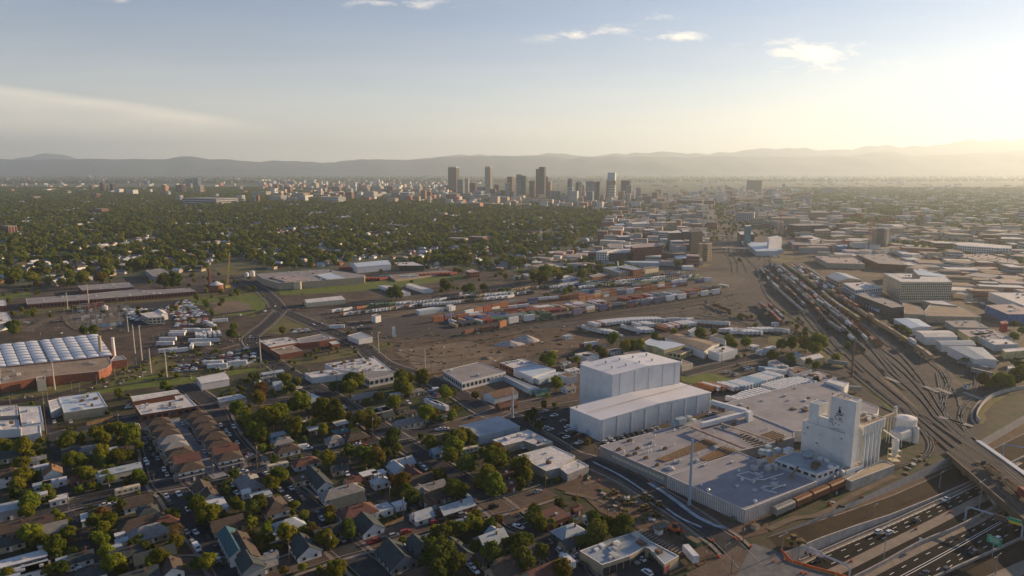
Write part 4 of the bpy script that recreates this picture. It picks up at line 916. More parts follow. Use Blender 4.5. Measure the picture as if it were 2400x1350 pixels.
# ------------------------------------------------------------------ other buildings near and in the middle distance
# label | category | tile | roof outline | height | wall | roof | options
MK = dict(w=m_wpaint, g=m_gwall, b=m_brick, r=m_rwall, t=m_tan, c=m_cream, d=m_dwall, p=m_bwall, W=m_wroof, G=m_groof, B=m_broof, L=m_bluer, S=m_steel, D=mat('dark_roof', (.09,.085,.09), var=.12, scale=.15), k=m_cc,
          P=mat('pinkish_roof', (.38,.30,.29), var=.1, scale=.1), O=mat('brown_shingle_roof', (.19,.115,.075), var=.15, scale=.5), T=mat('teal_panel', (.12,.22,.26)), Y=mat('yellow_wall', (.55,.48,.25)), U=mat('blue_wall', (.07,.16,.36)), V=mat('red_paint', (.42,.05,.04)))
BL = '''
white roofed L shaped building with rooftop units beside the parking lot|shop|Q|245,1128 370,1188 575,1135 715,1190 880,1150 620,1020 455,1068|4.6|t|W|n9
low white roofed building with dark vents near the road to the factory|workshop|C|45,392 270,520 390,488 500,400 320,318|4.6|g|W|n4
small white lean-to on the right end of the low white roofed building|workshop|C|372,492 440,545 608,478 520,428|4.2|g|W|
blue grey metal warehouse across the street from the L shaped building|warehouse|Q|-110,985 100,1092 530,990 300,882|5.2|p|S|g0.9
big grey metal shed with pale front at the corner of the bare lot|shed|F|1480,905 1628,1000 1975,915 1760,838|6|w|G|n2w
long grey canopy shed running down the street to the green dome|shed|Q|0,495 0,525 360,455 655,602 742,585 372,440|3.8|p|S|
white gable hall with a brown roof behind the steel pole|hall|Q|150,645 268,688 515,632 395,585|4.5|w|O|g2.6
red brick building with white roof beside the sky blue sheds|workshop|Q|318,315 470,375 722,322 560,272|5|b|W|n5w
sky blue roofed metal shed with vehicle doors|shed|Q|465,380 665,465 785,425 912,385 720,330|5.2|w|L|g0.8
low sky blue lean-to joined to the blue roofed shed|shed|Q|668,465 735,496 1000,415 940,410 785,428|4|p|L|
white box building with a rusty roof left of the tall warehouse|workshop|Q|935,430 1030,470 1137,455 1045,420|5.2|w|O|
white flat roofed buildings directly behind the tall warehouse|workshop|Q|1110,222 1240,262 1370,238 1245,197|4.6|w|W|n4
long pale low roof peeking out behind the tall warehouse|workshop|G|880,765 910,790 1040,760 1000,745|4.5|g|B|
yellow walled shed with blue white roof behind the tall warehouse|workshop|G|1070,703 1205,742 1365,702 1180,672|7|Y|L|g0.7
low cream wing in front of the yellow walled shed|workshop|G|1210,752 1335,775 1427,738 1350,718|4.6|Y|D|w
small white shed at the left end of the yellow walled shed|workshop|G|1042,682 1075,702 1172,672 1095,652|6|w|L|
long white walled hall with a yellowish roof|warehouse|G|1212,640 1520,752 1642,690 1325,618|6.5|w|B|g1.4n1
white box building right of the long yellowish roofed hall|workshop|G|1552,745 1640,775 1785,738 1695,708|6.5|w|W|n2
small tan box building against the right side of the tall warehouse|workshop|G|1335,845 1345,870 1432,848 1345,815|4.6|c|B|
dark roofed low building among trees behind the yellow shed|house|G|1565,632 1690,668 1702,640 1620,612|4.5|w|D|
grey shed with arched roof behind the white halls|shed|G|1390,590 1410,605 1492,588 1450,562|5|p|S|
long brown brick workshop beside the trailer yard|workshop|H|0,830 95,905 175,882 60,818|4|w|P|n5
brown flat roofed building with white rim beside the trailer yard|workshop|H|140,890 210,937 350,902 240,870|4.2|w|O|n2
white walled yard building with orange clutter on its roof|workshop|H|265,938 430,985 545,962 400,910|3.6|w|P|n8
white box building beside the tracks behind the grain tower|building|H|460,992 605,1038 640,1003 500,972|8|w|W|
pale grey roofed house on the left of the railway poplars|house|H|145,775 190,795 270,780 215,752|4|w|S|
cream walled gabled house beside the railway yard|house|H|222,812 290,832 440,800 370,775|4.6|c|W|g1.5
long brown roofed front hall of the big brick factory on the left|factory|E|0,880 0,1012 290,960 780,912 852,880 880,850 880,832 848,788 720,800 0,885|6.8|b|B|n7
square tan brick porch block on the front of the left brick factory|factory|E|285,958 290,985 362,975 355,945|8|c|B|
red brick annex with metal roof beside the two chimneys|workshop|E|880,820 882,832 1002,815 970,785 905,792|6.5|b|G|
very long low brick warehouse strip along the far railway line|warehouse|E|205,335 215,382 1550,278 1500,250 1290,265 1130,270 1060,262 690,302|5.6|b|G|n12w
brown flat warehouse behind the long brick strip|warehouse|E|615,235 650,272 1062,247 1020,208|6.5|r|G|n9
tilted grey roof school block among the dense trees|school|E|1150,112 1215,162 1382,152 1290,100|7.5|g|G|n5
cream two storey shop front in the middle of the car salvage lot|shop|E|1110,455 1172,488 1300,480 1222,440|7|c|W|w
white arched hangar joined behind the cream salvage shop|hangar|E|1215,440 1262,470 1328,460 1290,428|5.5|w|W|g1.8
white roofed building cut by the left edge above the hedge|workshop|E|-60,450 -60,545 95,512 50,442|7.5|w|W|n2
brick building with pale roof at the left edge beside the blue court|workshop|E|-60,350 -60,400 52,392 45,345|5|b|W|
white shed with blue grey side left of the ribbed roof|workshop|E|380,1145 400,1220 492,1190 465,1125|5.5|p|W|
brick walled building with rows of white roof monitors|workshop|E|465,1118 505,1240 850,1190 780,1075|5.5|t|L|n16
low brick hall with a white barrel roof beside the siding|workshop|E|1030,1112 1055,1150 1420,1085 1385,1060|5|b|W|g1.2
orange brick building with L shaped white roof above the duplexes|workshop|E|1068,1185 1115,1255 1555,1185 1470,1095 1380,1108 1390,1135|5|b|W|n12w
white roofed workshop at the left edge of the frame, furthest back|workshop|E|-60,1190 -60,1270 145,1258 135,1178|5.5|g|W|n5
large white roofed workshop second from the left edge|workshop|E|145,1190 170,1335 345,1312 320,1185|5.5|p|W|n3
white workshop with green stripe at the left edge|workshop|A|-60,125 -60,200 158,182 150,112|5|w|W|n4
small white gabled lean-to in front of the large white roofed workshop|workshop|A|160,165 165,240 322,215 318,150|4.5|w|W|
long white shed beside the tree lined siding|shed|E|1555,962 1592,1010 1812,972 1770,920|5|w|W|g.8
white flat roof above a dark carport near the siding|workshop|E|1715,1122 1738,1157 1947,1118 1900,1090|4|g|W|n4
sprawling food factory with many grey and tan roofs|factory|F|0,142 60,180 180,212 480,196 858,165 862,150 560,105|9|t|G|n26
light blue roof section on the sprawling food factory|factory|F|480,150 560,182 700,168 600,132|10|w|L|
tan roof section on the sprawling food factory|factory|F|110,165 230,200 420,180 330,150|10|t|P|n6
white hangar with blue roof beside red trailers|hangar|F|742,60 800,88 1068,66 1015,33|9|w|L|g3
open sided canopy with white roof right of the white hangar|canopy|F|1095,52 1130,75 1330,75 1240,45|7|d|W|n8
small square red brick block beside the big parking deck|building|F|1660,118 1690,130 1768,122 1720,103|9|b|P|w
low concrete dock with red trailers along it|dock|F|1040,152 1105,190 1568,128 1500,112|2.5|t|B|
long white station canopy, left one of two|canopy|F|968,232 1160,295 1222,288 1060,232|4|w|W|
long white station canopy, right one of two|canopy|F|1185,225 1330,272 1402,265 1230,215|4|w|W|
long white tent hall beside the storage lot|tent|F|375,348 400,372 706,342 642,318|5|c|W|g2.2
brick complex with white roof, left rear wing, beside the curved road|workshop|F|25,672 110,722 342,682 250,640|6|b|W|n8
brick complex front wing with tan roof|workshop|F|118,738 190,778 368,748 290,706|4.6|r|B|n2
brick complex right wing with wide grey roof|workshop|F|320,655 345,690 500,672 625,652 520,615|5.5|b|G|n2
small brick hut at the right end of the brick complex|workshop|F|575,680 605,700 665,690 640,668|4|b|W|
grey roofed shed behind two lorries at the storage lot|shed|F|725,628 812,660 922,640 830,600|5|w|S|
flat white workshop complex with pipes on its big roof|workshop|F|545,852 620,892 720,905 850,925 1068,900 932,795|5.2|w|W|n34
left front wing of the flat white workshop complex|workshop|F|385,925 442,962 702,930 612,895|4.8|w|W|n8
long white front block with small windows of the workshop complex|workshop|F|790,915 895,975 1130,928 1062,903|6.2|w|G|w
small blue roofed shop at the street corner below the scrapyard|shop|F|255,1130 300,1162 505,1115 440,1085|4.5|p|L|
white cube kiosk with green mark at the terminal entrance|kiosk|F|912,470 945,480 988,470 955,458|6.5|w|G|
blue roofed rail terminal office, long and low|office|F|1262,425 1290,437 1490,408 1400,402|4.5|p|L|
white terminal shed beside the blue roofed office|shed|F|1505,388 1530,402 1578,392 1550,380|5|w|W|
brown brick roundhouse hall with tall white chimney behind the container rows|industrial hall|G|850,88 960,110 1032,100 900,65|12|r|S|n3
grey roofed mill hall behind the container rows, with graffiti wall|industrial hall|G|720,90 850,130 1030,110 920,72|9|t|S|
long brown warehouse right of the mill hall|warehouse|G|1035,92 1055,108 1160,92 1130,80|6|c|O|
low brick shed left of the mill hall|shed|G|610,155 640,168 770,148 720,132|5|b|G|
teal blue walled shop beside trees behind the terminal|shop|G|328,168 400,190 522,172 440,150|5|U|W|n4
white roofed low shop at the edge of the tree belt|shop|G|220,68 300,95 382,80 320,60|5|b|W|n3
grey roofed houses block at the edge of the tree belt|shop|G|80,142 120,160 222,150 170,132|5|t|S|
long wavy blue white roof hall behind the mill|hall|G|888,38 940,50 1165,55 1160,38|7|p|L|
white factory row with gable roofs beyond the mill|workshop|G|1295,10 1320,30 1420,30 1400,5|7|p|L|
arched blue grey market hall beside the freight yard|hall|H|458,155 552,200 735,188 615,138|13|t|S|g3w
white walled modern hall between market hall and apartments|hall|H|592,212 692,268 905,250 775,205|12|w|W|n6w
dark annex of the white walled modern hall|hall|H|700,290 770,325 900,300 870,262|7|d|G|n4
long dark walled brewery shed beside the freight yard|warehouse|H|690,300 980,408 1078,398 1000,360 790,290|11|d|G|n3
tan roofed low hall right of the dark brewery shed|warehouse|H|1060,360 1080,455 1270,465 1200,400|7|t|B|
wide tan roofed hall in front of the big apartment block|warehouse|H|1240,430 1250,472 1690,482 1520,395 1290,375|7|t|B|
pale round edged roof hall right of the apartment block|warehouse|H|1225,352 1300,375 1500,395 1380,352|8|t|W|
pale blue roofed metal warehouse beside the service road|warehouse|H|995,497 1130,572 1292,560 1190,500|7|p|L|g1
white metal warehouse below the pale blue roofed one|warehouse|H|1170,592 1245,642 1497,640 1425,590|7|w|W|g1.2
small grey gabled metal shed between two white warehouses|shed|H|1330,672 1375,705 1645,705 1600,665|6|p|S|g1.2
grey roofed open warehouse nearest the motorway loop|warehouse|H|1425,718 1640,820 1808,822 1698,725|7|w|S|g.8
dark gravel roofed workshop behind the pale blue warehouse|workshop|H|1400,512 1480,562 1742,568 1640,508|6|g|G|n6
brown roofed row of workshops right of the white warehouse|workshop|H|1500,582 1600,640 1835,600 1780,578|6|Y|P|n6
white roofed row of workshops with colourful walls|workshop|H|1600,610 1710,655 1938,655 1835,600|6|c|G|n7
pale workshop with two white roofs near the right edge|workshop|H|1690,648 1790,700 1982,697 1890,655|6|p|W|n3
yellow edged workshop at the right edge below the red roof|workshop|H|1850,735 1880,760 2100,740 2060,720|6|Y|W|
huge white roofed warehouse at the right edge|warehouse|H|1745,285 2025,392 2300,400 2025,290|10|w|W|n6
blue walled warehouse with billboard at the right edge|warehouse|H|1722,388 1900,460 2150,460 1990,375|9|U|P|n9
red roofed restaurant near the right edge|restaurant|H|1835,520 1850,535 1900,530 1885,510|9|V|V|
white silo barn beside the motorway loop|barn|H|1895,870 1900,890 1955,885 1940,865|5|w|W|
long white office building with bands of windows on the right|office|L|1755,875 1780,900 2165,925 2285,905 1900,870|16|w|W|w
white box end of the long banded office building|office|L|2160,905 2175,925 2285,930 2280,900|15|w|W|w
tan office block of five storeys behind the market hall|office|L|430,750 445,765 588,760 560,742|22|t|G|w
grey loft building behind the tan office block|office|L|590,805 610,820 740,810 700,795|14|t|G|w
white cold store with grey silo like front|cold store|L|-5,825 10,840 132,825 90,808|26|w|W|
white roofed sheds in front of the cold store|warehouse|L|-250,860 -120,940 145,940 20,880|7|p|L|
dark long office slab right of downtown|office|L|180,700 260,715 565,712 440,695|22|d|G|w
row of brick loft apartments beyond the river|apartments|L|20,632 60,645 300,645 250,628|24|t|B|w
brick apartments left end of the river row|apartments|L|300,578 330,590 575,592 540,575|20|t|G|w
grey white factory row with two tone roof|factory|L|300,812 400,850 490,835 400,805|14|w|W|w
blue walled hall below the grey white factory|hall|L|200,862 260,900 410,890 330,852|9|U|G|
small blue roofed shed left of a park of trees|shed|L|645,898 655,912 745,908 740,890|8|U|L|
long brown brick warehouse beside the storage tents|warehouse|L|832,985 1040,1070 1310,1085 1100,980|10|r|G|n9
brown roofed depot across the street from the market hall|warehouse|L|440,1000 560,1065 910,1075 780,1000|8|t|P|n9
orange fronted school building behind the brown depot|building|L|560,985 600,1005 800,1005 790,985|9|t|D|
white loading hall with blue front beside the stock yards|warehouse|L|1095,1160 1160,1200 1430,1200 1380,1165|8|g|W|n4
white roofed hall right of the white loading hall|warehouse|L|1360,1120 1500,1195 1670,1190 1440,1115|8|g|W|n5
immense brown roofed distribution hall on the right|warehouse|L|1770,985 1800,1010 2360,1080 2340,1050 2050,980|10|t|P|n30
long white block beyond the stadium parking|warehouse|L|1090,700 1110,712 1310,722 1280,702|9|p|W|
dark low hall along the river road|warehouse|L|1420,730 1560,775 1620,760 1500,725|9|g|G|
brick hall with white end along the river road|warehouse|L|1700,780 1760,830 1930,820 1850,785|10|r|W|
white tile roofed hall beside the river trees|hall|L|1180,945 1260,980 1345,975 1250,942|6|p|W|
white and black new apartment building, left end, near the tree belt|apartments|K|792,955 800,962 890,962 980,940 900,935|20|w|W|w
dark ground apartment wing right of the white apartment end|apartments|K|890,945 900,975 1090,968 1100,950 1000,930|17|d|W|w
large brown apartment block with many windows beside the avenue|apartments|K|1110,905 1140,925 1410,905 1370,875 1180,885|26|r|P|w
grey lower wing in front of the large brown apartment block|apartments|K|1120,960 1140,985 1400,965 1370,945|14|g|D|w
parking garage with flat grey top behind the new apartments|garage|K|890,895 920,925 1030,925 1040,885 930,882|17|t|G|
black glass office with pale roof across the avenue|office|K|1458,775 1470,785 1595,780 1560,758|30|d|W|w
black glass middle wing beside the tall dark tower|office|K|1590,758 1600,772 1665,770 1655,755|30|d|W|
tall dark office tower beside the railway bend|office|K|1665,745 1680,775 1790,765 1760,740|46|d|D|w
teal and white apartment block in front of the black glass office|apartments|K|1478,852 1500,862 1620,862 1590,848|20|p|W|w
brick buildings row left of the avenue, roof with white chimney|workshop|K|1230,745 1250,760 1350,758 1330,742|13|b|W|
square brick loft block with many storeys by the avenue|lofts|K|1440,680 1455,690 1550,685 1530,668|34|t|B|w
white modern apartments left of the avenue|apartments|K|1115,685 1130,700 1290,695 1270,675|16|w|W|w
dark fronted pavilion with blue roof left of the avenue|building|K|980,808 1000,822 1105,820 1090,805|15|T|W|w
white fronted shop row at the far end of the tree belt|shop|K|940,745 950,768 1045,768 1040,742|10|t|W|w
white low shops with blue roof beyond the tree belt|shop|K|962,698 970,708 1058,706 1050,695|12|p|L|
small gabled warehouse group beside the construction tower|warehouse|K|1520,1000 1545,1030 1680,1030 1650,995|9|b|L|g1.5
white long shed in front of the gabled warehouses|shed|K|1590,1085 1600,1100 1705,1100 1700,1082|5|w|W|
brick corner building beyond the footbridge|office|K|2115,770 2145,800 2275,795 2240,768|20|d|W|w
white roofed warehouse right of the footbridge|warehouse|K|2200,880 2290,955 2500,950 2400,870|9|p|L|
blue sign tower behind the brick corner building|building|K|2180,712 2190,722 2245,720 2235,708|42|T|W|
'''
GROUPS_ = {}
for row in BL.strip().split('\n'):
    lab, cat, t_, ps, h, w_, r_, op = row.split('|'); h = float(h)
    op = op.strip(); gb = None; nu = 0; wn = None
    if 'g' in op:
        k = op.index('g')+1; s_ = ''
        while k < len(op) and (op[k].isdigit() or op[k] == '.'): s_ += op[k]; k += 1
        gb = float(s_)
    if 'n' in op:
        k = op.index('n')+1; s_ = ''
        while k < len(op) and op[k].isdigit(): s_ += op[k]; k += 1
        nu = int(s_)
    P = pl(t_, ps, h); c_ = sum(P, Vector())/len(P)
    if 'w' in op: wn = (max(1, int(h/3.4)), 3.4, .9, h-.6)
    if gb is not None and len(P) == 4:
        Q = ccw([Vector((p.x, p.y, 0)) for p in P]); k = 0 if (Q[1]-Q[0]).length < (Q[2]-Q[1]).length else 1
        o = block(cat.replace(' ', '_').replace('-', '_'), lab, cat, P, h, MK[w_], MK[r_], gable=(gb, k, .3), nunits=0, win=wn)
    else: o = block(cat.replace(' ', '_').replace('-', '_'), lab, cat, P, h, MK[w_], MK[r_], nunits=nu, win=wn)
    GROUPS_[lab] = o
# vaulted roof of the big factory on the left
vb = pl('E', '-120,700 770,603 890,772 -60,868', 9)
vo_ = block('vaulted_factory', 'big factory hall with rows of white vaulted roof shells at the left edge', 'factory', vb, 7.5, m_brick, m_groof, par=.3)
A0, B0, C0, D0 = [Vector((p.x, p.y, 0)) for p in vb]
m_vault = mat('white_vault_shell', (.62, .66, .72), rough=.6, var=.06, scale=.2)
nr, nc = 8, 9
for r in range(nr):
    for c in range(nc):
        q = lambda a, b_: (A0.lerp(B0, a)).lerp(D0.lerp(C0, a), b_)
        u0_, u1_ = c/nc+.004, (c+1)/nc-.004; v0_, v1_ = r/nr+.012, (r+1)/nr-.012
        if c == 4: u0_ += .016
        b = MB(); n = 8; f0 = []; f1 = []
        for k in range(n+1):
            t = k/n; zz = 7.5+.55*math.sin(math.pi*t); a_ = u0_+(u1_-u0_)*t
            p0 = q(a_, v0_); p1 = q(a_, v1_); f0.append(Vector((p0.x, p0.y, zz))); f1.append(Vector((p1.x, p1.y, zz+.2)))
        for k in range(n):
            b.quad(f1[k], f1[k+1], f0[k+1], f0[k])
            b.quad(Vector((f1[k].x, f1[k].y, 7)), Vector((f1[k+1].x, f1[k+1].y, 7)), f1[k+1], f1[k]); b.quad(Vector((f0[k+1].x, f0[k+1].y, 7)), Vector((f0[k].x, f0[k].y, 7)), f0[k], f0[k+1])
        b.build('vault_shell', m_vault, vo_)
def stack(t, x, y, xt, yt, r, m, label, name='chimney', cat='chimney', r2=None, n=14):
    p = at(t, x, y, 0); h = hat(px(t, x, y)[0], px(t, x, y)[1], px(t, xt, yt)[1]); e = empty(name, p, 0, label, cat)
    MB().cyl(p, r, 0, h, n, r2 or r*.7).build('shaft', m, e); MB().cyl(p, (r2 or r*.7)*1.15, h, h+.8, n).build('rim', m, e); return e
stack('E', 805, 830, 800, 640, 1.5, m_tan, 'tan tapered chimney rising from the vaulted factory roof', r2=1.1)
stack('E', 905, 800, 897, 652, 1.3, m_trim, 'white and red banded chimney right of the tan one', r2=1.1)
stack('E', 1662, 262, 1655, 105, 1.8, m_brick, 'orange brick chimney beside the round brick building near the yellow crane', r2=1.0)
stack('G', 835, 145, 835, 48, 1.4, m_trim, 'tall white chimney between the brick hall and the mill', r2=1.1)
stack('K', 1272, 752, 1272, 672, 2.2, m_trim, 'lone white chimney in the city blocks left of the avenue', r2=1.8)
for i, (x, y) in enumerate(((978,395),(1050,400),(1088,400))):
    stack('L', x, y+15, x, y-40, 3, m_tan, ['pale power station chimney far right, left of three','pale power station chimney far right, middle of three','pale power station chimney far right, right of three'][i], r2=2.5)
def roundb(t, x, y, xt, yt, r, m, mr, label, name, cat, dome=.0):
    p = at(t, x, y, 0); h = hat(px(t, x, y)[0], px(t, x, y)[1], px(t, xt, yt)[1]); e = empty(name, p, 0, label, cat)
    MB().cyl(p, r, 0, h, 20).build('wall', m, e); MB().cyl(p, r*1.05, h, h+max(.4, dome), 20, r*.1 if dome else r).build('roof', mr, e); return e
roundb('E', 1715, 280, 1715, 225, 8, m_brick, m_wroof, 'round brick building with a pale cone roof beside the orange chimney', 'round_building', 'building', 4)
roundb('E', 830, 425, 828, 400, 3, m_wpaint, m_wpaint, 'small white spherical tank at the substation', 'water_tank', 'tank', 2)
roundb('E', 1998, 160, 1998, 122, 3.4, m_wpaint, m_wpaint, 'white tank beside the food factory, right one', 'storage_tank', 'tank', 1.5)
roundb('E', 1952, 168, 1952, 136, 3.0, m_wpaint, m_wpaint, 'white tank beside the food factory, left one', 'storage_tank', 'tank', 1.5)
for i, (x, dx) in enumerate(((312, 0), (330, 0), (347, 0))):
    roundb('F', x, 262, x, 205, 2.2, m_cream, m_cream, ['cream silo at the food factory, left of three','cream silo at the food factory, middle of three','cream silo at the food factory, right of three'][i], 'silo', 'silo')
block('silo_house', 'white silo building with tower beside the tank tracks', 'building', para('F', '1075,560 1085,567 1102,565', 9), 9, m_wpaint, m_wroof, par=0) 
# vertical apartment block with its window grid
AP = [at('H', x, y, 24) for x, y in ((915,135),(1055,205),(1458,205),(1410,165),(1210,160),(1200,180),(1070,178),(990,140))]
ap = block('apartment_block', 'large beige apartment block of eight storeys with pale roofs and regular windows', 'apartments', AP, 24, m_cream, m_wroof, par=.8)
q = [Vector((p.x, p.y, 0)) for p in AP]
facade(ap, q[0], q[1], 3, 22.5, 7, 11, .5, .6, joined=True); facade(ap, q[1], q[2], 3, 22.5, 7, 26, .6, .6, joined=True)
block('apartment_block', 'rear wing of the beige apartment block with bluish roof', 'apartments', [at('H', x, y, 24) for x, y in ((1145,108),(1190,150),(1395,165),(1410,150),(1230,112))], 24, m_tan, m_bluer, par=.8)
# construction towers and cranes
m_red = mat('crane_red', (.40, .10, .07), rough=.6); m_cry = mat('crane_yellow', (.42, .33, .10), rough=.6)
def frame_tower(t, x0, x1, yt, yb, label, m, floors, az=20):
    p = at(t, (x0+x1)/2, yb, 0); W = (x1-x0)/T[t][2]/FPX*math.hypot(p.y, CAMH)/1.2; h = hat(*px(t, (x0+x1)/2, yb), px(t, x0, yt)[1]); e = empty('construction_tower', p, 0, label, 'building shell')
    for k in range(floors+1): MB().box((p.x, p.y, h*k/floors), (W, W*.8, .6), az).build('floor_slab', m, e)
    MB().box((p.x, p.y, h*.5), (W*.35, W*.3, h*1.05), az).build('core', m, e)
    for i in (-1, -.33, .33, 1):
        for j in (-1, 0, 1):
            a = azv(az); r_ = Vector((a.y, -a.x, 0)); c = p+r_*(i*W*.46)+a*(j*W*.37); MB().tube(c, c+Vector((0,0,h)), .45, 5).build('column', m, e)
    return e
frame_tower('K', 1735, 1875, 885, 1040, 'beige concrete tower under construction beside the railway bend', m_tan, 10)
frame_tower('L', 955, 1130, 740, 925, 'grey concrete tower block under construction behind the tree park', m_gwall, 15)
frame_tower('L', 75, 150, 690, 790, 'small concrete shell under construction next to a thin red crane', m_gwall, 8)
def crane(t, x, yb, yt, label, m, jib=40, az=100, mast=True):
    p = at(t, x, yb, 0); h = hat(*px(t, x, yb), px(t, x, yt)[1]); e = empty('tower_crane', p, 0, label, 'crane'); b = MB()
    for dx in (-1, 1):
        for dy in (-1, 1): b.tube((p.x+dx, p.y+dy, 0), (p.x+dx, p.y+dy, h), .3, 4)
    n = int(h/4)
    for k in range(n):
        z = k*4; s = 1 if k % 2 else -1; b.tube((p.x-s, p.y-1, z), (p.x+s, p.y-1, z+4), .15, 3); b.tube((p.x+1, p.y-s, z), (p.x+1, p.y+s, z+4), .15, 3)
    b.build('mast', m, e); a = azv(az); b = MB(); b.tube(p+a*-12+Vector((0,0,h-3)), p+a*jib+Vector((0,0,h-3)), .7, 4); b.tube(p+Vector((0,0,h+4)), p+a*jib*.7+Vector((0,0,h-2)), .15, 3); b.tube(p+Vector((0,0,h-3)), p+Vector((0,0,h+4)), .5, 4); b.build('jib', m, e); return e
crane('L', 940, 950, 655, 'red tower crane left of the grey tower under construction', m_red); crane('L', 108, 820, 590, 'red tower crane beside the small concrete shell', m_red, 35, 40)
crane('K', 1885, 900, 720, 'grey tower crane behind the beige tower under construction', m_gird, 40, 150); crane('L', 712, 940, 850, 'red crane mast beside the small blue shed', m_red, 15, 90); crane('L', 1095, 700, 640, 'distant thin red crane beyond the tree park', m_red, 40, 80)
p = at('E', 1800, 250, 0); e = empty('mobile_crane', p, 0, 'leaning yellow lattice boom crane near the round brick building', 'crane'); tp = gp(543, 588, 0)
hh = hat(533, 674, 592); b = MB(); top = p+Vector((6, 0, hh)); 
for dx in (-1, 1):
    for dy in (-1, 1): b.tube(p+Vector((dx, dy, 1)), top+Vector((dx*.4, dy*.4, 0)), .2, 4)
for k in range(14):
    t0 = k/14; t1 = (k+1)/14; s = 1 if k % 2 else -1; b.tube(p.lerp(top, t0)+Vector((-s, -1, 1)), p.lerp(top, t1)+Vector((s, -1, 1)), .1, 3)
b.build('boom', m_cry, e); MB().box(p+Vector((0, 0, 1.5)), (3, 7, 3), 40).build('carrier', m_cry, e)
for s_, w_, h_, l_ in (('1830,905 2085,905', 4, 9, 'upper grey road bridge crossing the far railway'), ('1960,925 2255,930', 5, 7, 'lower pale footbridge crossing the far railway')):
    a, c = [at('K', *map(float, q.split(',')), h_) for q in s_.split()] if True else 0
    if 'upper' in l_: a, c = at('K', 1830, 808, h_), at('K', 2085, 815, h_)
    e = empty('bridge', (a.x, a.y, 0), 0, l_, 'bridge'); d = c-a; az = math.degrees(math.atan2(d.x, d.y)); m_ = (a+c)/2
    MB().box(m_, (w_*2, d.length, 1.2), az).build('deck', m_cc, e); 
    for k in range(6): q = a.lerp(c, (k+.5)/6); MB().box((q.x, q.y, h_/2), (w_, 1.2, h_), az).build('pier', m_cc, e)
# strip mall near the bottom with its canopy walk
SM = pl('C', '535,1150 715,1262 935,1190 1050,1120 1085,1130 1205,1258 1320,1190 1100,1075 985,995 760,1065', 4.6)
sm_ = block('strip_mall', 'L shaped strip mall with grey green roof wrapped around a small parking lot', 'shops', SM, 4.6, m_tan, m_steel, nunits=12)
s_ = [Vector((p.x, p.y, 0)) for p in SM]
for i in (1, 2, 4): facade(sm_, s_[i], s_[i+1], .3, 3.2, 1, max(3, int((s_[i+1]-s_[i]).length/3.2)), .8, .9, off=.3)
facade(sm_, s_[5], s_[6], .2, 3.4, 1, 3, .5, 1, MK['V'], name='door', u1=.4)
# green dome, timber stacks, gravel heaps
p = at('Q', 735, 650, 0); e = empty('barrel_canopy', p, 0, 'green translucent barrel canopy at the end of the grey shed', 'canopy')
for k in range(7):
    b = MB(); c = p+V*(k*1.9-5.5); n = 8
    for i in range(n):
        a0, a1 = math.pi*i/n, math.pi*(i+1)/n; f = lambda a, w: c+U*(4*math.cos(a))+V*w+Vector((0, 0, 3.2*math.sin(a)))
        b.quad(f(a0, 0), f(a0, 1.75), f(a1, 1.75), f(a1, 0))
    b.build('panel', mat('green_canopy', (.10, .22, .17), rough=.4), e)
def heap(t, x, y, rx, ry, h, m, label, seed):
    c = at(t, x, y, 0); b = MB(); rr = random.Random(seed); nr_, na = 8, 22
    for i in range(nr_+1):
        f = i/nr_
        for k in range(na):
            a = 2*math.pi*k/na; wob = 1+.25*noise.noise(Vector((math.cos(a)*1.3, math.sin(a)*1.3, seed)))
            x_, y_ = c.x+rx*f*math.cos(a)*wob, c.y+ry*f*math.sin(a)*wob
            b.v.append((x_, y_, -.1+h*(1-f)**.9*(1+.12*noise.noise(Vector((x_*.4, y_*.4, seed)))) if f < 1 else -.1))
    for i in range(nr_):
        for k in range(na): j = (k+1) % na; b.f.append((i*na+k, (i+1)*na+k, (i+1)*na+j, i*na+j)); b.m.append(0)
    o = b.build('gravel_heap', m); o['label'] = label; o['category'] = 'heap'
m_gvl = mat('pale_gravel', (.42, .38, .35), rough=1, var=.08, scale=.3)
heap('Q', 600, 80, 13, 10, 5.5, m_gvl, 'tallest pale gravel heap on the bare lot', 1); heap('Q', 420, 125, 14, 8, 4, m_gvl, 'lower pale gravel heap left of the tallest one', 2); heap('Q', 180, 275, 6, 4, 2, m_lot2, 'small sandy heap on the graded lot', 3)
b = MB()
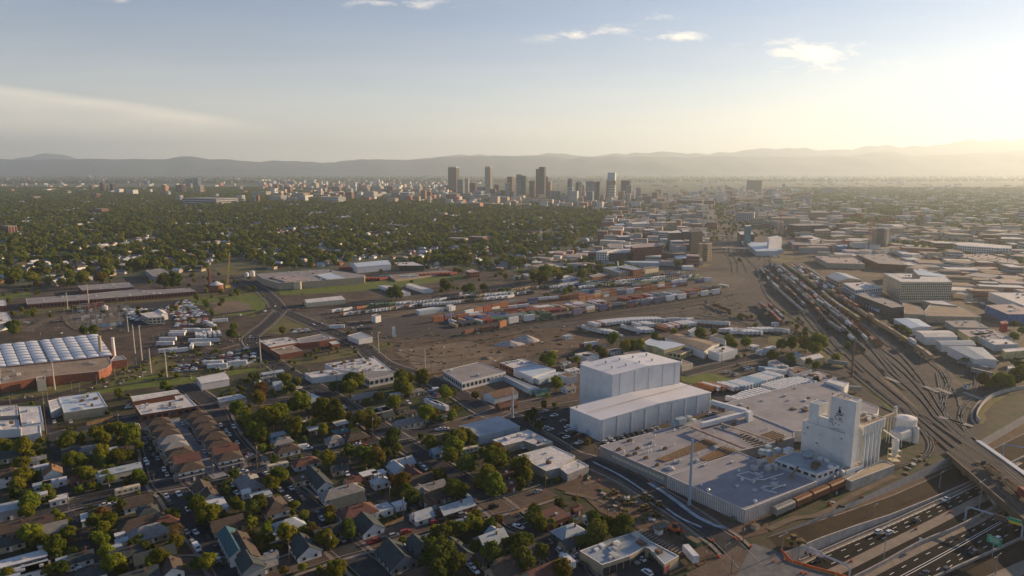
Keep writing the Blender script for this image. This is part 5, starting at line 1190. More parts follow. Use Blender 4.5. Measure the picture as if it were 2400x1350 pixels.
# ------------------------------------------------------------------ labels that say where a thing is
LM = []
def lm(s):
    for r in s.strip().split('\n'):
        t_, x, y, ph = r.split('|'); p = at(t_, float(x), float(y)); LM.append((p.x, p.y, ph))
lm('''A|1300|330|the left duplex row
A|1700|250|the right duplex row
A|1450|520|the lower end of the left duplex row
A|1830|420|the end of the right duplex row
A|1250|150|the top of the left duplex row
A|1580|40|the top of the right duplex row
A|950|490|the long beige flat roofed house
A|1000|680|the parked white motorhome
A|1090|750|the white gabled house by the motorhome
A|1150|950|the grey hipped roof house
A|560|700|the narrow left alley
A|60|530|the white house at the left edge
A|250|870|the lower left cross street
A|130|1230|the long white roof, bottom left
A|480|1060|the alley mouth, bottom left
A|860|1250|the tree clump at the bottom left
A|1350|1260|the white gable at the bottom edge
A|1650|850|the big tree clump by the street
A|1850|1070|the long teal roofed house
A|2000|1250|the blue gabled house, bottom
A|980|330|the brown shed left of the duplexes
A|800|210|the thick grove left of the duplexes
A|200|330|the yards under the white workshops
A|640|1000|the back lane, bottom left
A|1620|640|the white double gabled house
B|240|330|the white house with parked pickups
B|390|430|the red roofed white cottage
B|500|570|the long dark roofed white house
B|670|680|the green roofed house
B|800|820|the long red roofed white house
B|890|930|the white gabled corner house
B|390|1110|the white gable by the long street
B|260|930|the pale blue roofed house
B|1110|1200|the blue house, bottom centre
B|1280|1090|the steep gabled blue house
B|1480|1180|the huge dark tree, bottom centre
B|1860|1040|the many gabled pale house
B|1580|790|the brick house with pale roof
B|1310|860|the small blue cottage
B|1350|620|the row of close set houses
B|1120|470|the pale metal roofed house
B|980|560|the back lane power line
B|790|240|the brick bungalow with wooden fence
B|1215|120|the long yellow one storey house
B|560|60|the largest bright green tree
B|180|230|the turquoise walled house
B|1560|330|the tall green tree column
B|1435|350|the little blue house on the field
B|1850|600|the round trees by the avenue corner
B|1320|240|the dry field lot
B|900|1100|the pinkish cross street
B|80|560|the tree at the street bend
B|140|780|the brown hipped roof house
C|330|850|the square brick house with flat roof
C|450|980|the blue hipped roof cottage
C|800|960|the dark grove beside the strip mall
C|900|1150|the strip mall
C|1000|780|the parked yellow machines
C|300|100|the factory parking lot
C|600|300|the long white warehouse corner
C|350|560|the low white roofed building
C|100|550|the avenue corner with yellow paint
C|60|1150|the shaded street, bottom centre
C|400|1300|the lorry at the bottom edge
D|900|1000|the sunken motorway
Q|860|290|the sky blue sheds
Q|920|530|the white box building
Q|330|620|the white gable hall
Q|700|640|the green barrel canopy
Q|620|850|the bend by the parking lot
Q|1200|230|the tall warehouse rear
Q|1700|150|the yellow walled shed
G|700|740|the bare lot edge
G|1550|680|the long yellowish hall
G|1750|680|the lawn by the rail yard
G|1600|1000|the first trailer row
H|350|700|the railway poplars
H|300|830|the cream gabled house
H|420|930|the trailer yard workshops
H|1900|970|the motorway loop
H|1100|580|the pale blue roofed warehouse
H|1900|600|the right edge workshops
H|1200|300|the beige apartment block
H|600|250|the market hall
F|350|1160|the scrapyard corner shop
F|300|1000|the scrapyard
F|760|1000|the flat white workshop complex
F|850|1100|the grey roofed twin houses
F|1180|1020|the poplar group by the bare lot
F|1300|970|the tall pole by the bare lot
F|1500|1090|the impound yard
F|950|1210|the white flat roofed home
F|200|640|the brick complex
F|200|590|the curved road
F|1100|290|the white station canopies
F|1500|230|the meadow behind the terminal
F|700|200|the sprawling food factory
F|900|80|the white hangar
F|600|1080|the street crossing by the corner shop
E|110|560|the gravel road at the left edge
E|740|600|the substation
E|1000|1090|the white barrel roof
E|1300|1030|the railway siding
E|1850|590|the trailer depot
E|250|1150|the ribbed roof building
E|1300|200|the tilted grey roof block
E|700|170|the long brick warehouse strip
E|200|170|the park at the left edge
E|1700|150|the orange chimney
E|1300|460|the car salvage lot
G|250|130|the tree belt behind the terminal
G|800|400|the container terminal
G|1000|100|the brick mill
K|1100|950|the new apartments
K|1400|800|the straight avenue
K|1800|950|the railway bend tower
L|1000|850|the grey tower under construction
L|2000|900|the long banded office
L|500|800|the tan office block''')
def ordinal(i, n):
    w_ = ['leftmost','second from the left','third from the left','fourth from the left','fifth from the left','sixth from the left','seventh from the left']
    if i == n-1: return 'rightmost'
    if i <= n//2 or i < 3:
        return w_[i] if i < 7 else '%dth from the left' % (i+1)
    r = n-1-i; w2 = ['rightmost','second from the right','third from the right','fourth from the right','fifth from the right','sixth from the right','seventh from the right']
    return w2[r] if r < 7 else '%dth from the right' % (r+1)
NUMW = {2:'two',3:'three',4:'four',5:'five',6:'six',7:'seven',8:'eight',9:'nine',10:'ten',11:'eleven',12:'twelve'}
def autolabel(items, used=set()):
    """items: (obj, description, world point)"""
    d = {}
    for o, desc, p in items:
        best = min(LM, key=lambda l: (l[0]-p[0])**2+(l[1]-p[1])**2); a, c = pj((p[0], p[1], 2)), pj((best[0], best[1], 2))
        dx, dy = a[0]-c[0], (a[1]-c[1])*1.6
        if abs(dx) < 7 and abs(dy) < 7: rel = 'at'
        elif abs(dx) > abs(dy): rel = 'right of' if dx > 0 else 'left of'
        else: rel = 'in front of' if dy > 0 else 'behind'
        d.setdefault('%s %s %s' % (desc, rel, best[2]), []).append((a[0], a[1], o))
    for k, v in d.items():
        if len(v) == 1: v[0][2]['label'] = k
        else:
            v.sort(key=lambda r: (r[0], r[1])); n = len(v)
            for i, r in enumerate(v): r[2]['label'] = '%s, %s' % (k, ordinal(i, n) if n > 2 else ('left one' if i == 0 else 'right one'))
    for o, _, _ in items:
        w_ = o['label'].split()
        if len(w_) > 16: o['label'] = ' '.join(x for x in w_ if x not in ('the',))
        w_ = o['label'].split()
        if len(w_) > 16: o['label'] = ' '.join(w_[:16])
# ------------------------------------------------------------------ downtown and other towers
CM = {}
def cmat(c, kind='w'):
    k = kind+str(c)
    if k not in CM: CM[k] = mat('facade_%d' % len(CM) if False else 'facade_'+''.join(random.choice('abcdefgh') for _ in range(4)), c, rough=.45 if kind == 'g' else .85, var=.06, scale=.02, spec=.5 if kind == 'g' else .2)
    return CM[k]
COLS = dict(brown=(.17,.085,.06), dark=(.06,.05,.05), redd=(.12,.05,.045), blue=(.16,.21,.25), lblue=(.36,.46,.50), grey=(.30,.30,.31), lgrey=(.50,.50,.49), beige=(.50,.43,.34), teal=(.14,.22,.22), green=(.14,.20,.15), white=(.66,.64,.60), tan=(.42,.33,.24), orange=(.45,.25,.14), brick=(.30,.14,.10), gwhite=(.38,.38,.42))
m_band = mat('ribbon_glazing', (.05,.06,.07), rough=.2, var=.05, spec=.7)
def tower(t, x0, x1, yt, yb, col, label, cat='office tower', az=22.0, style=None, ratio=.8, group=None, top=None, detail=True, name=None):
    p = at(t, (x0+x1)/2, yb, 0); dep = p.y*math.cos(PITCH)+CAMH*math.sin(PITCH)
    Wp = (x1-x0)/T[t][2]*dep/FPX; va = math.degrees(math.atan2(p.x, p.y)); th = R(az-va)
    a_ = Wp/(abs(math.cos(th))+ratio*abs(math.sin(th))); b_ = a_*ratio
    h = hat(*px(t, (x0+x1)/2, yb), px(t, x0, yt)[1]); c = p+azv(va)*(b_*.5)
    e = empty(name or cat.replace(' ', '_'), (c.x, c.y, 0), 0, label, cat, group)
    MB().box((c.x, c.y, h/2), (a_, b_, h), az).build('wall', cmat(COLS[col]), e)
    MB().box((c.x, c.y, h+.4), (a_*.96, b_*.96, .8), az).build('roof', m_groof, e)
    if top:
        for (f, hh, cc) in top: MB().box((c.x, c.y, h+hh/2+.8), (a_*f, b_*f, hh), az).build('crown_block', cmat(COLS[cc]), e)
    if style and detail:
        a = azv(az); r_ = Vector((a.y, -a.x, 0)); b = MB()
        if style == 'bands':
            n = max(3, int(h/7))
            for k in range(n): b.box((c.x, c.y, h*(k+.5)/n), (a_+.5, b_+.5, h/n*.42), az)
        elif style == 'strips':
            n = max(4, int(a_/6))
            for k in range(n):
                q = c-a*(b_/2+.1)+r_*(a_*((k+.5)/n-.5)); b.box((q.x, q.y, h/2), (a_/n*.45, .5, h*.94), az)
            n = max(3, int(b_/6))
            for sg in (-1, 1):
                for k in range(n):
                    q = c+r_*sg*(a_/2+.1)+a*(b_*((k+.5)/n-.5)); b.box((q.x, q.y, h/2), (.5, b_/n*.45, h*.94), az)
        else:
            n = max(3, int(h/5)); m_ = max(3, int(a_/5))
            for k in range(n):
                for j in range(m_):
                    q = c-a*(b_/2+.1)+r_*(a_*((j+.5)/m_-.5)); b.box((q.x, q.y, h*(k+.6)/(n+.4)), (a_/m_*.55, .5, h/n*.5), az)
        b.build('window_bands', m_band, e)['kind'] = 'stuff'
    return e
DT = '''218,330,100,350|brown|broad brown skyscraper with curved pale crown, leftmost giant of downtown|strips
175,218,277,350|redd|short dark red tower left of the curved crown skyscraper|
308,384,218,365|blue|grey blue slab in front of the curved crown skyscraper|bands
385,432,208,370|beige|pale tower peeping out behind the grey blue slab|bands
430,508,252,378|dark|dark stepped tower with orange crown left of the slender tower|grid
508,590,292,380|teal|low teal office block left of the slender beige tower|bands
586,660,88,380|beige|slender beige skyscraper standing alone, second giant of downtown|strips
636,702,312,395|redd|low maroon block at the foot of the slender beige tower|grid
676,738,268,385|dark|dark green block right of the slender beige tower|bands
735,790,325,395|dark|small dark block left of the light blue glass tower|bands
788,834,252,400|lblue|narrow light blue glass tower left of the green grey one|strips
808,873,190,385|brown|brown tower with orange ledges behind the light blue glass tower|grid
900,964,168,415|blue|green grey glass tower with flat top, left half|bands
960,1003,180,415|green|green right half of the green grey glass tower|strips
1030,1096,232,405|brown|brown block left of the darkest giant|strips
1095,1132,112,392|dark|lower left shoulder of the darkest giant tower|bands
1125,1196,92,394|dark|darkest and highest skyscraper of downtown|bands
1190,1218,188,385|brown|thin brown tower behind the darkest giant|strips
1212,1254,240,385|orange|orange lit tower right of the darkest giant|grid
1215,1350,332,448|grey|wide grey slab with white frame|strips
1348,1398,356,435|lblue|blue glass block right of the wide white framed slab|bands
1412,1464,208,425|blue|slim blue grey tower with small spire|strips
1418,1472,296,435|lblue|light blue block in front of the slim spire tower|bands
1443,1525,335,455|lgrey|stepped light grey block right of the slim spire tower|grid
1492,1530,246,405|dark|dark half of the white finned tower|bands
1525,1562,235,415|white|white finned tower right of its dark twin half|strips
1558,1580,275,405|brown|thin brown tower right of the white finned tower|
1598,1706,235,445|gwhite|wide blue grey tower with white frame and dark roof|strips
1700,1737,238,445|dark|dark tower behind the wide white framed tower|bands
1604,1678,338,465|blue|dark blue grey block in front of the wide white framed tower|grid
1744,1788,372,442|beige|small beige block left of the glass topped tower|grid
1802,1908,228,435|tan|brown lower body of the glass topped tower|strips
1815,1903,152,232|lblue|sky blue glass top storeys of the tall right tower|
1820,1899,276,438|lgrey|light grey slab in front of the glass topped tower|bands
1798,1870,402,458|lgrey|low pale block under the glass topped tower|grid
1948,2050,228,405|dark|wide black tower at the right of downtown|grid
1998,2062,276,408|blue|grey banded block in front of the wide black tower|bands
1923,1988,336,425|brick|red brown block under the wide black tower|strips
1986,2050,362,452|lgrey|pale striped apartment block right of the red brown block|strips
2105,2152,305,425|gwhite|pale twin tower right of the wide black tower|strips
2165,2226,362,425|dark|dark low block right of the pale twin tower|bands
2265,2322,348,432|brown|dark brown block at the right end of downtown|bands
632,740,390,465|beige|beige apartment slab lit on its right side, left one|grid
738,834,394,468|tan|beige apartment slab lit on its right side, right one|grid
905,992,380,450|beige|pale block below the green grey tower|grid
985,1046,402,450|white|small white block below the darkest giant|strips
60,142,345,405|lblue|pale blue flat block at the left of downtown|bands
108,176,286,350|lgrey|pale twin slab left of the dark red tower|strips
232,332,366,425|brick|brick and white block below the curved crown skyscraper|grid
335,442,360,412|lgrey|pale green block below the grey blue slab|bands
465,575,336,412|lblue|light teal block with sloped top|bands
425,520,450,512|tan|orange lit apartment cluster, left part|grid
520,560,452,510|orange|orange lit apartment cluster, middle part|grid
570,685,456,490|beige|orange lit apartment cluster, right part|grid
700,755,346,395|lgrey|small round topped pale block|bands
1055,1130,425,455|white|small white building below downtown, left one|grid
1180,1260,416,452|gwhite|small grey building below the wide framed slab|grid
1285,1385,446,482|white|white low block with lit right end below the framed slab|grid
1890,1975,436,474|lgrey|low pale office below the red brown block|bands
1690,1762,446,500|beige|low beige block below the dark blue grey block|strips'''
for r in DT.split('\n'):
    a, c, l, st = r.split('|'); x0, x1, yt, yb = map(float, a.split(','))
    tp = None
    if 'curved' in l and 'leftmost' in l: tp = [(.97, 6, 'lblue'), (.86, 5, 'lgrey'), (.7, 4, 'lgrey')]
    if 'sky blue glass top' in l:
        p = at('M', (x0+x1)/2, 435, 0); z0 = hat(*px('M', 1855, 435), px('M', 0, 228)[1]); z1 = hat(*px('M', 1855, 435), px('M', 0, 150)[1]); w_ = (x1-x0)/4.286*p.y/FPX/1.2
        e = [o for o in bpy.data.objects if o.get('label', '').startswith('brown lower body')][0]; c0 = Vector(e.location); MB().box((c0.x, c0.y, (z0+z1)/2+1), (w_*1.02, w_*.75, z1-z0), 22).build('glass_crown', cmat(COLS['lblue'], 'g'), e); e['label'] = 'very tall brown tower with a sky blue glass top, right side of downtown'; continue
    tower('M', x0, x1, yt, yb, COLS and c, l, style=st or None, top=tp)
MID = '''I|945,992,312,402|brown|dark brown tower block, far left group, second
I|838,880,338,386|brick|brick tower block, far left group, first
I|1008,1032,330,385|lblue|thin pale tower beside the dark red tower block, far left
I|1035,1082,325,402|redd|dark red tower block, far left group, third
I|1080,1155,372,418|white|white stepped clinic beside the dark red tower block
I|1195,1292,380,432|white|white stepped block between the far left tower groups
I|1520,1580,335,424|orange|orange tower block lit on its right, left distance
I|1552,1600,392,442|lgrey|pale low block in front of the orange tower block
I|1655,1748,335,415|redd|dark red and pale twin tower, left distance
I|1745,1800,278,350|blue|blue grey glass twin tower, left half, left distance
I|1815,1888,270,350|blue|blue grey glass twin tower, right half, left distance
I|1830,1912,340,415|beige|beige block in front of the blue grey twin tower
I|1772,1806,322,375|beige|small beige block between the blue grey twins
I|1655,1718,432,492|white|white round cornered block before the hospital slab
I|2222,2300,432,506|white|white tower lit yellow beside the long hospital
I|2220,2276,348,390|lgrey|pale octagonal block above the long hospital
I|2362,2410,440,505|lblue|pale block right of the lit white tower
I|862,942,416,462|brick|red brick slab between the trees, far left
I|608,666,390,428|beige|beige cylinder like block among far left trees
I|268,372,442,478|tan|tan school lit by the sun among far left trees
I|1352,1408,295,335|blue|dark blue cube office on the far plain
I|1295,1320,315,338|orange|tiny orange block on the far plain
I|412,466,282,302|beige|small lit block on the far left plain, left one
I|520,572,284,302|beige|small lit block on the far left plain, right one
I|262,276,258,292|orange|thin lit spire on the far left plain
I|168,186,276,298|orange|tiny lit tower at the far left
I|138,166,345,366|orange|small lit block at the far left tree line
I|1730,2220,462,520|gwhite|long low white hospital slab
I|888,1012,560,602|brick|brick church hall among trees on the left
I|884,906,535,600|brick|square brick church tower among trees on the left
I|760,852,488,512|white|long white roofed school left of the church
I|20,152,722,792|brick|brick school with white rim at the left edge trees
I|1990,2052,418,455|lgrey|pale cube block behind the hospital
J|0,40,432,510|brick|dark brick tower at the right end of the hospital
J|130,292,435,496|white|white hospital slab with regular windows, left wing
J|290,420,452,498|lgrey|low centre of the white hospital
J|412,490,432,496|white|white hospital slab with regular windows, right wing
J|620,842,448,502|lgrey|grey clinic slab right of the hospital
J|740,792,346,402|beige|beige striped block in the middle distance
J|838,876,342,398|white|white striped block in the middle distance
J|968,1066,345,392|orange|orange block row before the far plain
J|1090,1198,346,412|beige|long beige slab with white balconies
J|1230,1300,346,412|brick|dark brick slab left of the green block
J|1478,1562,345,402|white|white framed block left of downtown
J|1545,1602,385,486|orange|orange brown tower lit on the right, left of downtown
J|1488,1545,442,496|tan|tan block at the foot of the orange brown tower
J|1600,1652,398,482|brick|brown slab right of the orange brown tower
J|1660,1802,402,462|lblue|pale blue slab row in front of downtown
J|1780,1912,420,472|brick|low brick and white row in front of downtown
J|2032,2140,392,452|lblue|pale block below the dark stepped tower
J|1300,1360,392,420|teal|dark green cube left of downtown
J|1360,1452,380,420|gwhite|pale blue low block left of downtown
J|220,260,335,385|blue|dark blue block in the far left middle
J|265,345,345,382|tan|tan apartment row in the far left middle
J|480,540,346,382|lblue|pale blue block in the far left middle
J|600,642,348,378|beige|pair of pale towers in the far left middle
J|2000,2130,505,560|orange|cluster of orange lit flats in front of downtown
J|1700,1796,598,640|tan|tan brick block among the trees below downtown
J|1990,2170,825,880|brick|dark brick church group among trees
J|1790,1995,838,872|white|white flat roofed school beside the dark church
L|132,160,322,392|lblue|slim tower with brightly lit right edge, right distance
L|434,468,492,562|beige|lit tower right of the river lofts
L|380,412,530,562|orange|small lit red and white block left of the lit tower
L|55,140,462,525|blue|blue block with white ends beyond the rail line
L|0,85,372,455|lgrey|pale apartment slab near the slim lit tower
L|500,590,360,420|gwhite|pale slab group in the right haze
L|595,650,365,420|tan|tan slab in the right haze
L|1236,1342,505,540|beige|lit beige hotel in the right haze
L|1385,1450,520,552|tan|small tan hotel in the right haze
L|970,1120,465,500|gwhite|row of pale apartments in the right haze
L|2340,2395,570,690|gwhite|hazy tall slab at the right edge
L|-200,-60,290,400|dark|dark hall block with low dome, left of the slim lit tower
K|1310,1366,405,470|dark|dark square block at the head of the avenue
K|1165,1210,360,450|lgrey|pale twin block by the head of the avenue
K|1405,1470,500,560|tan|tan block along the second avenue
K|1465,1560,590,645|teal|blue grey gabled hall between the avenues
K|1545,1800,480,535|dark|long dark stadium with a pale rim, right of downtown
K|2100,2270,595,680|gwhite|white slatted office by the railway curve
K|1800,1900,482,540|brown|dark east end of the stadium'''
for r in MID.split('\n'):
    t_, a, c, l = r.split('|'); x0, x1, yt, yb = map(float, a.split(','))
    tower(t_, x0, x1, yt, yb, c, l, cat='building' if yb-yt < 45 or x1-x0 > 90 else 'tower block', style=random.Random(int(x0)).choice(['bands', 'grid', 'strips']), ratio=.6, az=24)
# filler blocks: the larger ones single, the rest one object
ZONES = [ # photo polygon, count, size range (m), height range
 (Z('1000,455 1560,455 1700,440 1900,450 1900,520 1700,560 1600,520 1560,500 1480,500 1300,488 1000,482'), 420, (14,45), (6,24)),
 (Z('1440,500 1640,500 1660,640 1450,600 1400,560'), 170, (14,38), (5,16)),
 (Z('600,425 1060,425 1060,470 960,478 700,468 600,462'), 330, (18,60), (8,30)),
 (Z('0,418 600,425 600,455 0,452'), 120, (20,50), (6,18)),
 (Z('1780,440 2400,440 2440,560 2300,590 2000,560 1800,510'), 700, (12,44), (4,13)),
 (Z('1840,520 2400,560 2440,640 2200,620 1880,600'), 120, (16,44), (5,11)),
 (Z('1950,600 2440,640 2440,720 2260,700 2130,640'), 60, (16,44), (5,8)),
 (Z('0,412 2400,416 2400,440 1560,440 1000,430 0,424'), 260, (24,80), (5,12)),
 (Z('1250,600 1440,590 1420,625 1260,640'), 30, (14,34), (4,8)),
]
OCC = []
for o in COL.objects:
    if o.parent is None and o.type == 'EMPTY' and o.get('category'): OCC.append((o.location.x, o.location.y))
rails_px = Z('1640,640 1690,560 1680,500 1760,500 1790,560 1860,620 2100,740 2000,800 1700,760')
fr = random.Random(4); single = []; rest = {}
fc_ = ['lgrey','white','tan','brick','beige','gwhite','grey','lgrey','beige','brick']
cand = []
for zi, (pg, n, sz, hz) in enumerate(ZONES):
    xs = [p.x for p in pg]; ys = [p.y for p in pg]; k = 0; tr_ = 0; y0, y1 = min(ys), max(ys)
    while k < n and tr_ < n*30:
        tr_ += 1; w_ = fr.random(); y = 1/((1-w_)/y0+w_/y1); x = fr.uniform(min(xs), max(xs)); p = Vector((x, y, 0))
        if not inside(p, pg) or inside(p, rails_px): continue
        if any(abs(x-ox)+abs(y-oy) < 28 for ox, oy in OCC): continue
        if any(abs(x-q[0].x)+abs(y-q[0].y) < (sz[0]+q[1]*.6) for q in cand[-120:]): continue
        L_ = fr.uniform(*sz); W_ = L_*fr.uniform(.4, .9); h = fr.uniform(*hz)*(1.0 if fr.random() < .8 else 1.5); k += 1
        cand.append((p, L_, W_, h, fr.choice(fc_), fr.choice([13, 13, 20, UA, 103]) if x > 0 else fr.choice([13, 13, 103])))
cand.sort(key=lambda c: -c[1]*c[3]/c[0].y)
m_rf = [m_wroof, m_groof, m_broof, MK['P'], m_broof]
items = []
for i, (p, L_, W_, h, c, a) in enumerate(cand):
    if i < 120:
        e = empty('city_building', p, 0, None, 'building', 'plain city blocks in the distance'); MB().box((p.x, p.y, h/2), (L_, W_, h), a).build('wall', cmat(COLS[c]), e); MB().box((p.x, p.y, h+.3), (L_*.98, W_*.98, .6), a).build('roof', m_rf[i % 5], e)
        b = MB(); n = max(2, int(h/4))
        for k in range(n): b.box((p.x, p.y, h*(k+.55)/n), (L_+.3, W_+.3, h/n*.35), a)
        b.build('window_bands', m_band, e)['kind'] = 'stuff'
        items.append((e, '%s %s block' % ('low' if h < 12 else 'tall' if h > 22 else 'mid height', dict(lgrey='pale grey', gwhite='cool grey', lblue='pale blue', beige='beige', brown='dark brown').get(c, c)), p))
    else: rest.setdefault((c, i % 5), []).append((p, L_, W_, h, a))
autolabel(items)
b = MB(); ml = []; 
for (c, r_), v in rest.items():
    ml.append(cmat(COLS[c])); wi = len(ml)-1; ml.append(m_rf[r_]); ri = len(ml)-1
    for p, L_, W_, h, a in v: b.mi = wi; b.box((p.x, p.y, h/2), (L_, W_, h), a); b.mi = ri; b.box((p.x, p.y, h+.3), (L_*.97, W_*.97, .7), a)
b.build('distant_buildings', ml)['kind'] = 'stuff'
# ------------------------------------------------------------------ mountains
def ridge(name, prof, d, depth, m, seed, rough):
    P = [tuple(map(float, w.split(','))) for w in prof.split()]
    nx, ny = 360, 26; b = MB(); p0, p1 = P[0][0], P[-1][0]
    for j in range(ny+1):
        v = j/ny; s = math.sin(min(1, v/.62)*math.pi/2)**1.5 if v < .62 else math.cos((v-.62)/.38*math.pi/2)
        for i in range(nx+1):
            x_ = p0+(p1-p0)*i/nx; k = max(0, min(len(P)-2, next((q for q in range(len(P)-1) if P[q+1][0] >= x_), len(P)-2))); t = (x_-P[k][0])/(P[k+1][0]-P[k][0]); yy_ = P[k][1]+(P[k+1][1]-P[k][1])*t
            xn = (x_-1200)/FPX; yn = (675-yy_)/FPX; dy = math.cos(PITCH)+yn*math.sin(PITCH); dz = -math.sin(PITCH)+yn*math.cos(PITCH); sc = d/dy
            hgt = CAMH+dz*sc; X = xn*sc*(1+(v-.62)*depth/d); Y = d+(v-.62)*depth
            nn = noise.fractal(Vector((X/1500, Y/1500, seed)), 1, 2, 6)
            f = 1-abs(noise.noise(Vector((X/900, Y/2600, seed+3))))*.5*(1-s) 
            b.v.append((X, Y, max(-20, hgt*s*f+nn*rough*s*(1-s)*4+(noise.noise(Vector((X/420, seed, Y/9000)))*rough*.42*s))))
    for j in range(ny):
        for i in range(nx): a = j*(nx+1)+i; b.f.append((a, a+1, a+nx+2, a+nx+1)); b.m.append(0)
    o = b.build(name, m, smooth=True); o['kind'] = 'structure'
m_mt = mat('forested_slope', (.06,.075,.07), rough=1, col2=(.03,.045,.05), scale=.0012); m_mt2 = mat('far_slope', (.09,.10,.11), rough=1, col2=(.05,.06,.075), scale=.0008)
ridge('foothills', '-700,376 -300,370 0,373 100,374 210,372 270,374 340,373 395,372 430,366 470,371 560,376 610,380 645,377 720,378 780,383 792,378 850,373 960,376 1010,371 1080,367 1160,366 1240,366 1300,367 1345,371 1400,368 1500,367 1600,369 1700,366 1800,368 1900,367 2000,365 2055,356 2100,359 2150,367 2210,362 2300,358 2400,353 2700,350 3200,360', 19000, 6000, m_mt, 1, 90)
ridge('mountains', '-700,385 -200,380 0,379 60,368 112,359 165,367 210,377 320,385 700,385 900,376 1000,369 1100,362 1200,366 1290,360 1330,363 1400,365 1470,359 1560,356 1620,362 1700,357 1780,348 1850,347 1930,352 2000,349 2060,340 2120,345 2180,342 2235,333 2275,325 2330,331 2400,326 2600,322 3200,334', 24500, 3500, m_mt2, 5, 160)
# ------------------------------------------------------------------ haze
hz = MB().box((0, 15000, 700), (90000, 38000, 1420), 0)
m_h = bpy.data.materials.new('haze_air'); m_h.use_nodes = True; t = m_h.node_tree; t.nodes.clear()
ou = t.nodes.new('ShaderNodeOutputMaterial'); pv = t.nodes.new('ShaderNodeVolumePrincipled'); t.links.new(pv.outputs[0], ou.inputs['Volume'])
pv.inputs['Color'].default_value = (.67, .79, .89, 1); pv.inputs['Density'].default_value = HAZE = 6.3e-5; pv.inputs['Anisotropy'].default_value = .42
ho = hz.build('haze', m_h); ho['kind'] = 'stuff'; ho['label'] = 'thin evening haze that fades the distance'
# ------------------------------------------------------------------ railways and freight
m_bog = mat('bogie_iron', (.045,.035,.03), rough=.8)
FCOL = dict(tank=(.05,.05,.052), tankw=(.60,.60,.58), hop=(.24,.24,.235), rust=(.20,.085,.04), boxc=(.25,.09,.05), yel=(.36,.27,.10), grn=(.10,.17,.10), gry=(.26,.27,.28), blue=(.07,.14,.30), white=(.66,.67,.68), purple=(.16,.15,.26), orange=(.34,.14,.07), tan=(.42,.30,.18), red=(.28,.06,.045), dk=(.05,.06,.07), teal=(.12,.30,.28), sky=(.30,.45,.58))
def fm(c): return mat('painted_steel_'+c, FCOL[c], rough=.6, var=.12, scale=.5)
def proto_mesh(kind):
    b = MB()
    if kind == 'tank':
        n = 12; b.v = []; 
        for y in (-7.6, -7.0, 7.0, 7.6):
            r = 1.1 if abs(y) > 7.3 else 1.55
            for k in range(n): a = 2*math.pi*k/n; b.v.append((r*math.cos(a), y, 2.7+r*math.sin(a)))
        for j in range(3):
            for k in range(n): q = (k+1) % n; b.f.append((j*n+q, j*n+k, (j+1)*n+k, (j+1)*n+q)); b.m.append(0)
        b.f.append(tuple(range(n))); b.m.append(0); b.f.append(tuple(3*n+n-1-k for k in range(n))); b.m.append(0)
        b.cyl((0, 0), .5, 4.1, 4.7, 8); b.box((0, 0, 1.1), (1.2, 15.4, .3))
    elif kind == 'hopper':
        q = [(-1.55, 1.3), (-1.55, 3.9), (-1.0, 4.5), (1.0, 4.5), (1.55, 3.9), (1.55, 1.3)]
        for y in (-8, 8): b.v += [(x, y, z) for x, z in q]
        for k in range(6): j = (k+1) % 6; b.f.append((k, j, 6+j, 6+k)); b.m.append(0)
        b.f.append(tuple(range(5, -1, -1))); b.f.append(tuple(range(6, 12))); b.m += [0, 0]
        b.box((0, 0, 4.6), (.9, 15, .2)); 
        for y in (-5, -1.7, 1.7, 5): b.box((0, y, 1.1), (1.6, 1.4, .9))
        for y in range(-7, 8, 1): b.box((1.58, y, 2.6), (.08, .12, 2.4)); b.box((-1.58, y, 2.6), (.08, .12, 2.4))
    elif kind == 'box':
        b.box((0, 0, 2.9), (3.0, 15.6, 3.4)); b.box((0, 0, 4.62), (2.6, 15.4, .12))
        for y in range(-7, 8): b.box((1.54, y, 2.9), (.1, .14, 3.2)); b.box((-1.54, y, 2.9), (.1, .14, 3.2))
    elif kind == 'gondola':
        for x in (-1.45, 1.45): b.box((x, 0, 2.1), (.12, 16, 1.9))
        for y in (-7.95, 7.95): b.box((0, y, 2.1), (2.8, .12, 1.9))
        b.box((0, 0, 1.3), (2.9, 16, .3))
        for y in range(-7, 8): b.box((1.56, y, 2.1), (.1, .14, 1.8)); b.box((-1.56, y, 2.1), (.1, .14, 1.8))
    elif kind == 'flat': b.box((0, 0, 1.25), (2.8, 17, .4)); b.box((0, 8.2, 2.2), (2.6, .3, 1.8)); b.box((0, -8.2, 2.2), (2.6, .3, 1.8))
    elif kind == 'container': # 12.2 m box, base at z 0
        b.box((0, 0, 1.45), (2.5, 12.2, 2.75)); b.box((0, 0, 2.88), (2.35, 12.0, .1))
        for y in range(-5, 6): b.box((1.27, y, 1.45), (.06, .5, 2.4)); b.box((-1.27, y, 1.45), (.06, .5, 2.4))
        b.box((0, 6.12, 1.45), (.08, .06, 2.5))
    elif kind == 'trailer': b.box((0, 0, 2.55), (2.6, 14.2, 2.9)); b.box((0, 0, 4.02), (2.45, 14.0, .08))
    elif kind == 'bogie':
        b.box((0, 0, .75), (2.3, 2.6, .45))
        for y in (-.9, .9):
            for x in (-.75, .75): b.tube((x-.07, y, .45), (x+.07, y, .45), .45, 8)
    elif kind == 'chassis':
        b.box((0, 0, 1.0), (1.0, 13.4, .25))
        for y in (-6, -4.8): b.box((0, y, .5), (2.4, .95, .95))
        b.box((0, 4.5, .5), (1.2, .2, 1.0))
    return b.mesh(kind+'_shape', m_bog)
PM = {k: proto_mesh(k) for k in ('tank', 'hopper', 'box', 'gondola', 'flat', 'container', 'trailer', 'bogie', 'chassis')}
NAMES = dict(tank=('tank_car', 'tank car'), hopper=('hopper_car', 'hopper car'), box=('boxcar', 'boxcar'), gondola=('gondola_car', 'gondola car'), flat=('flat_car', 'flat car'))
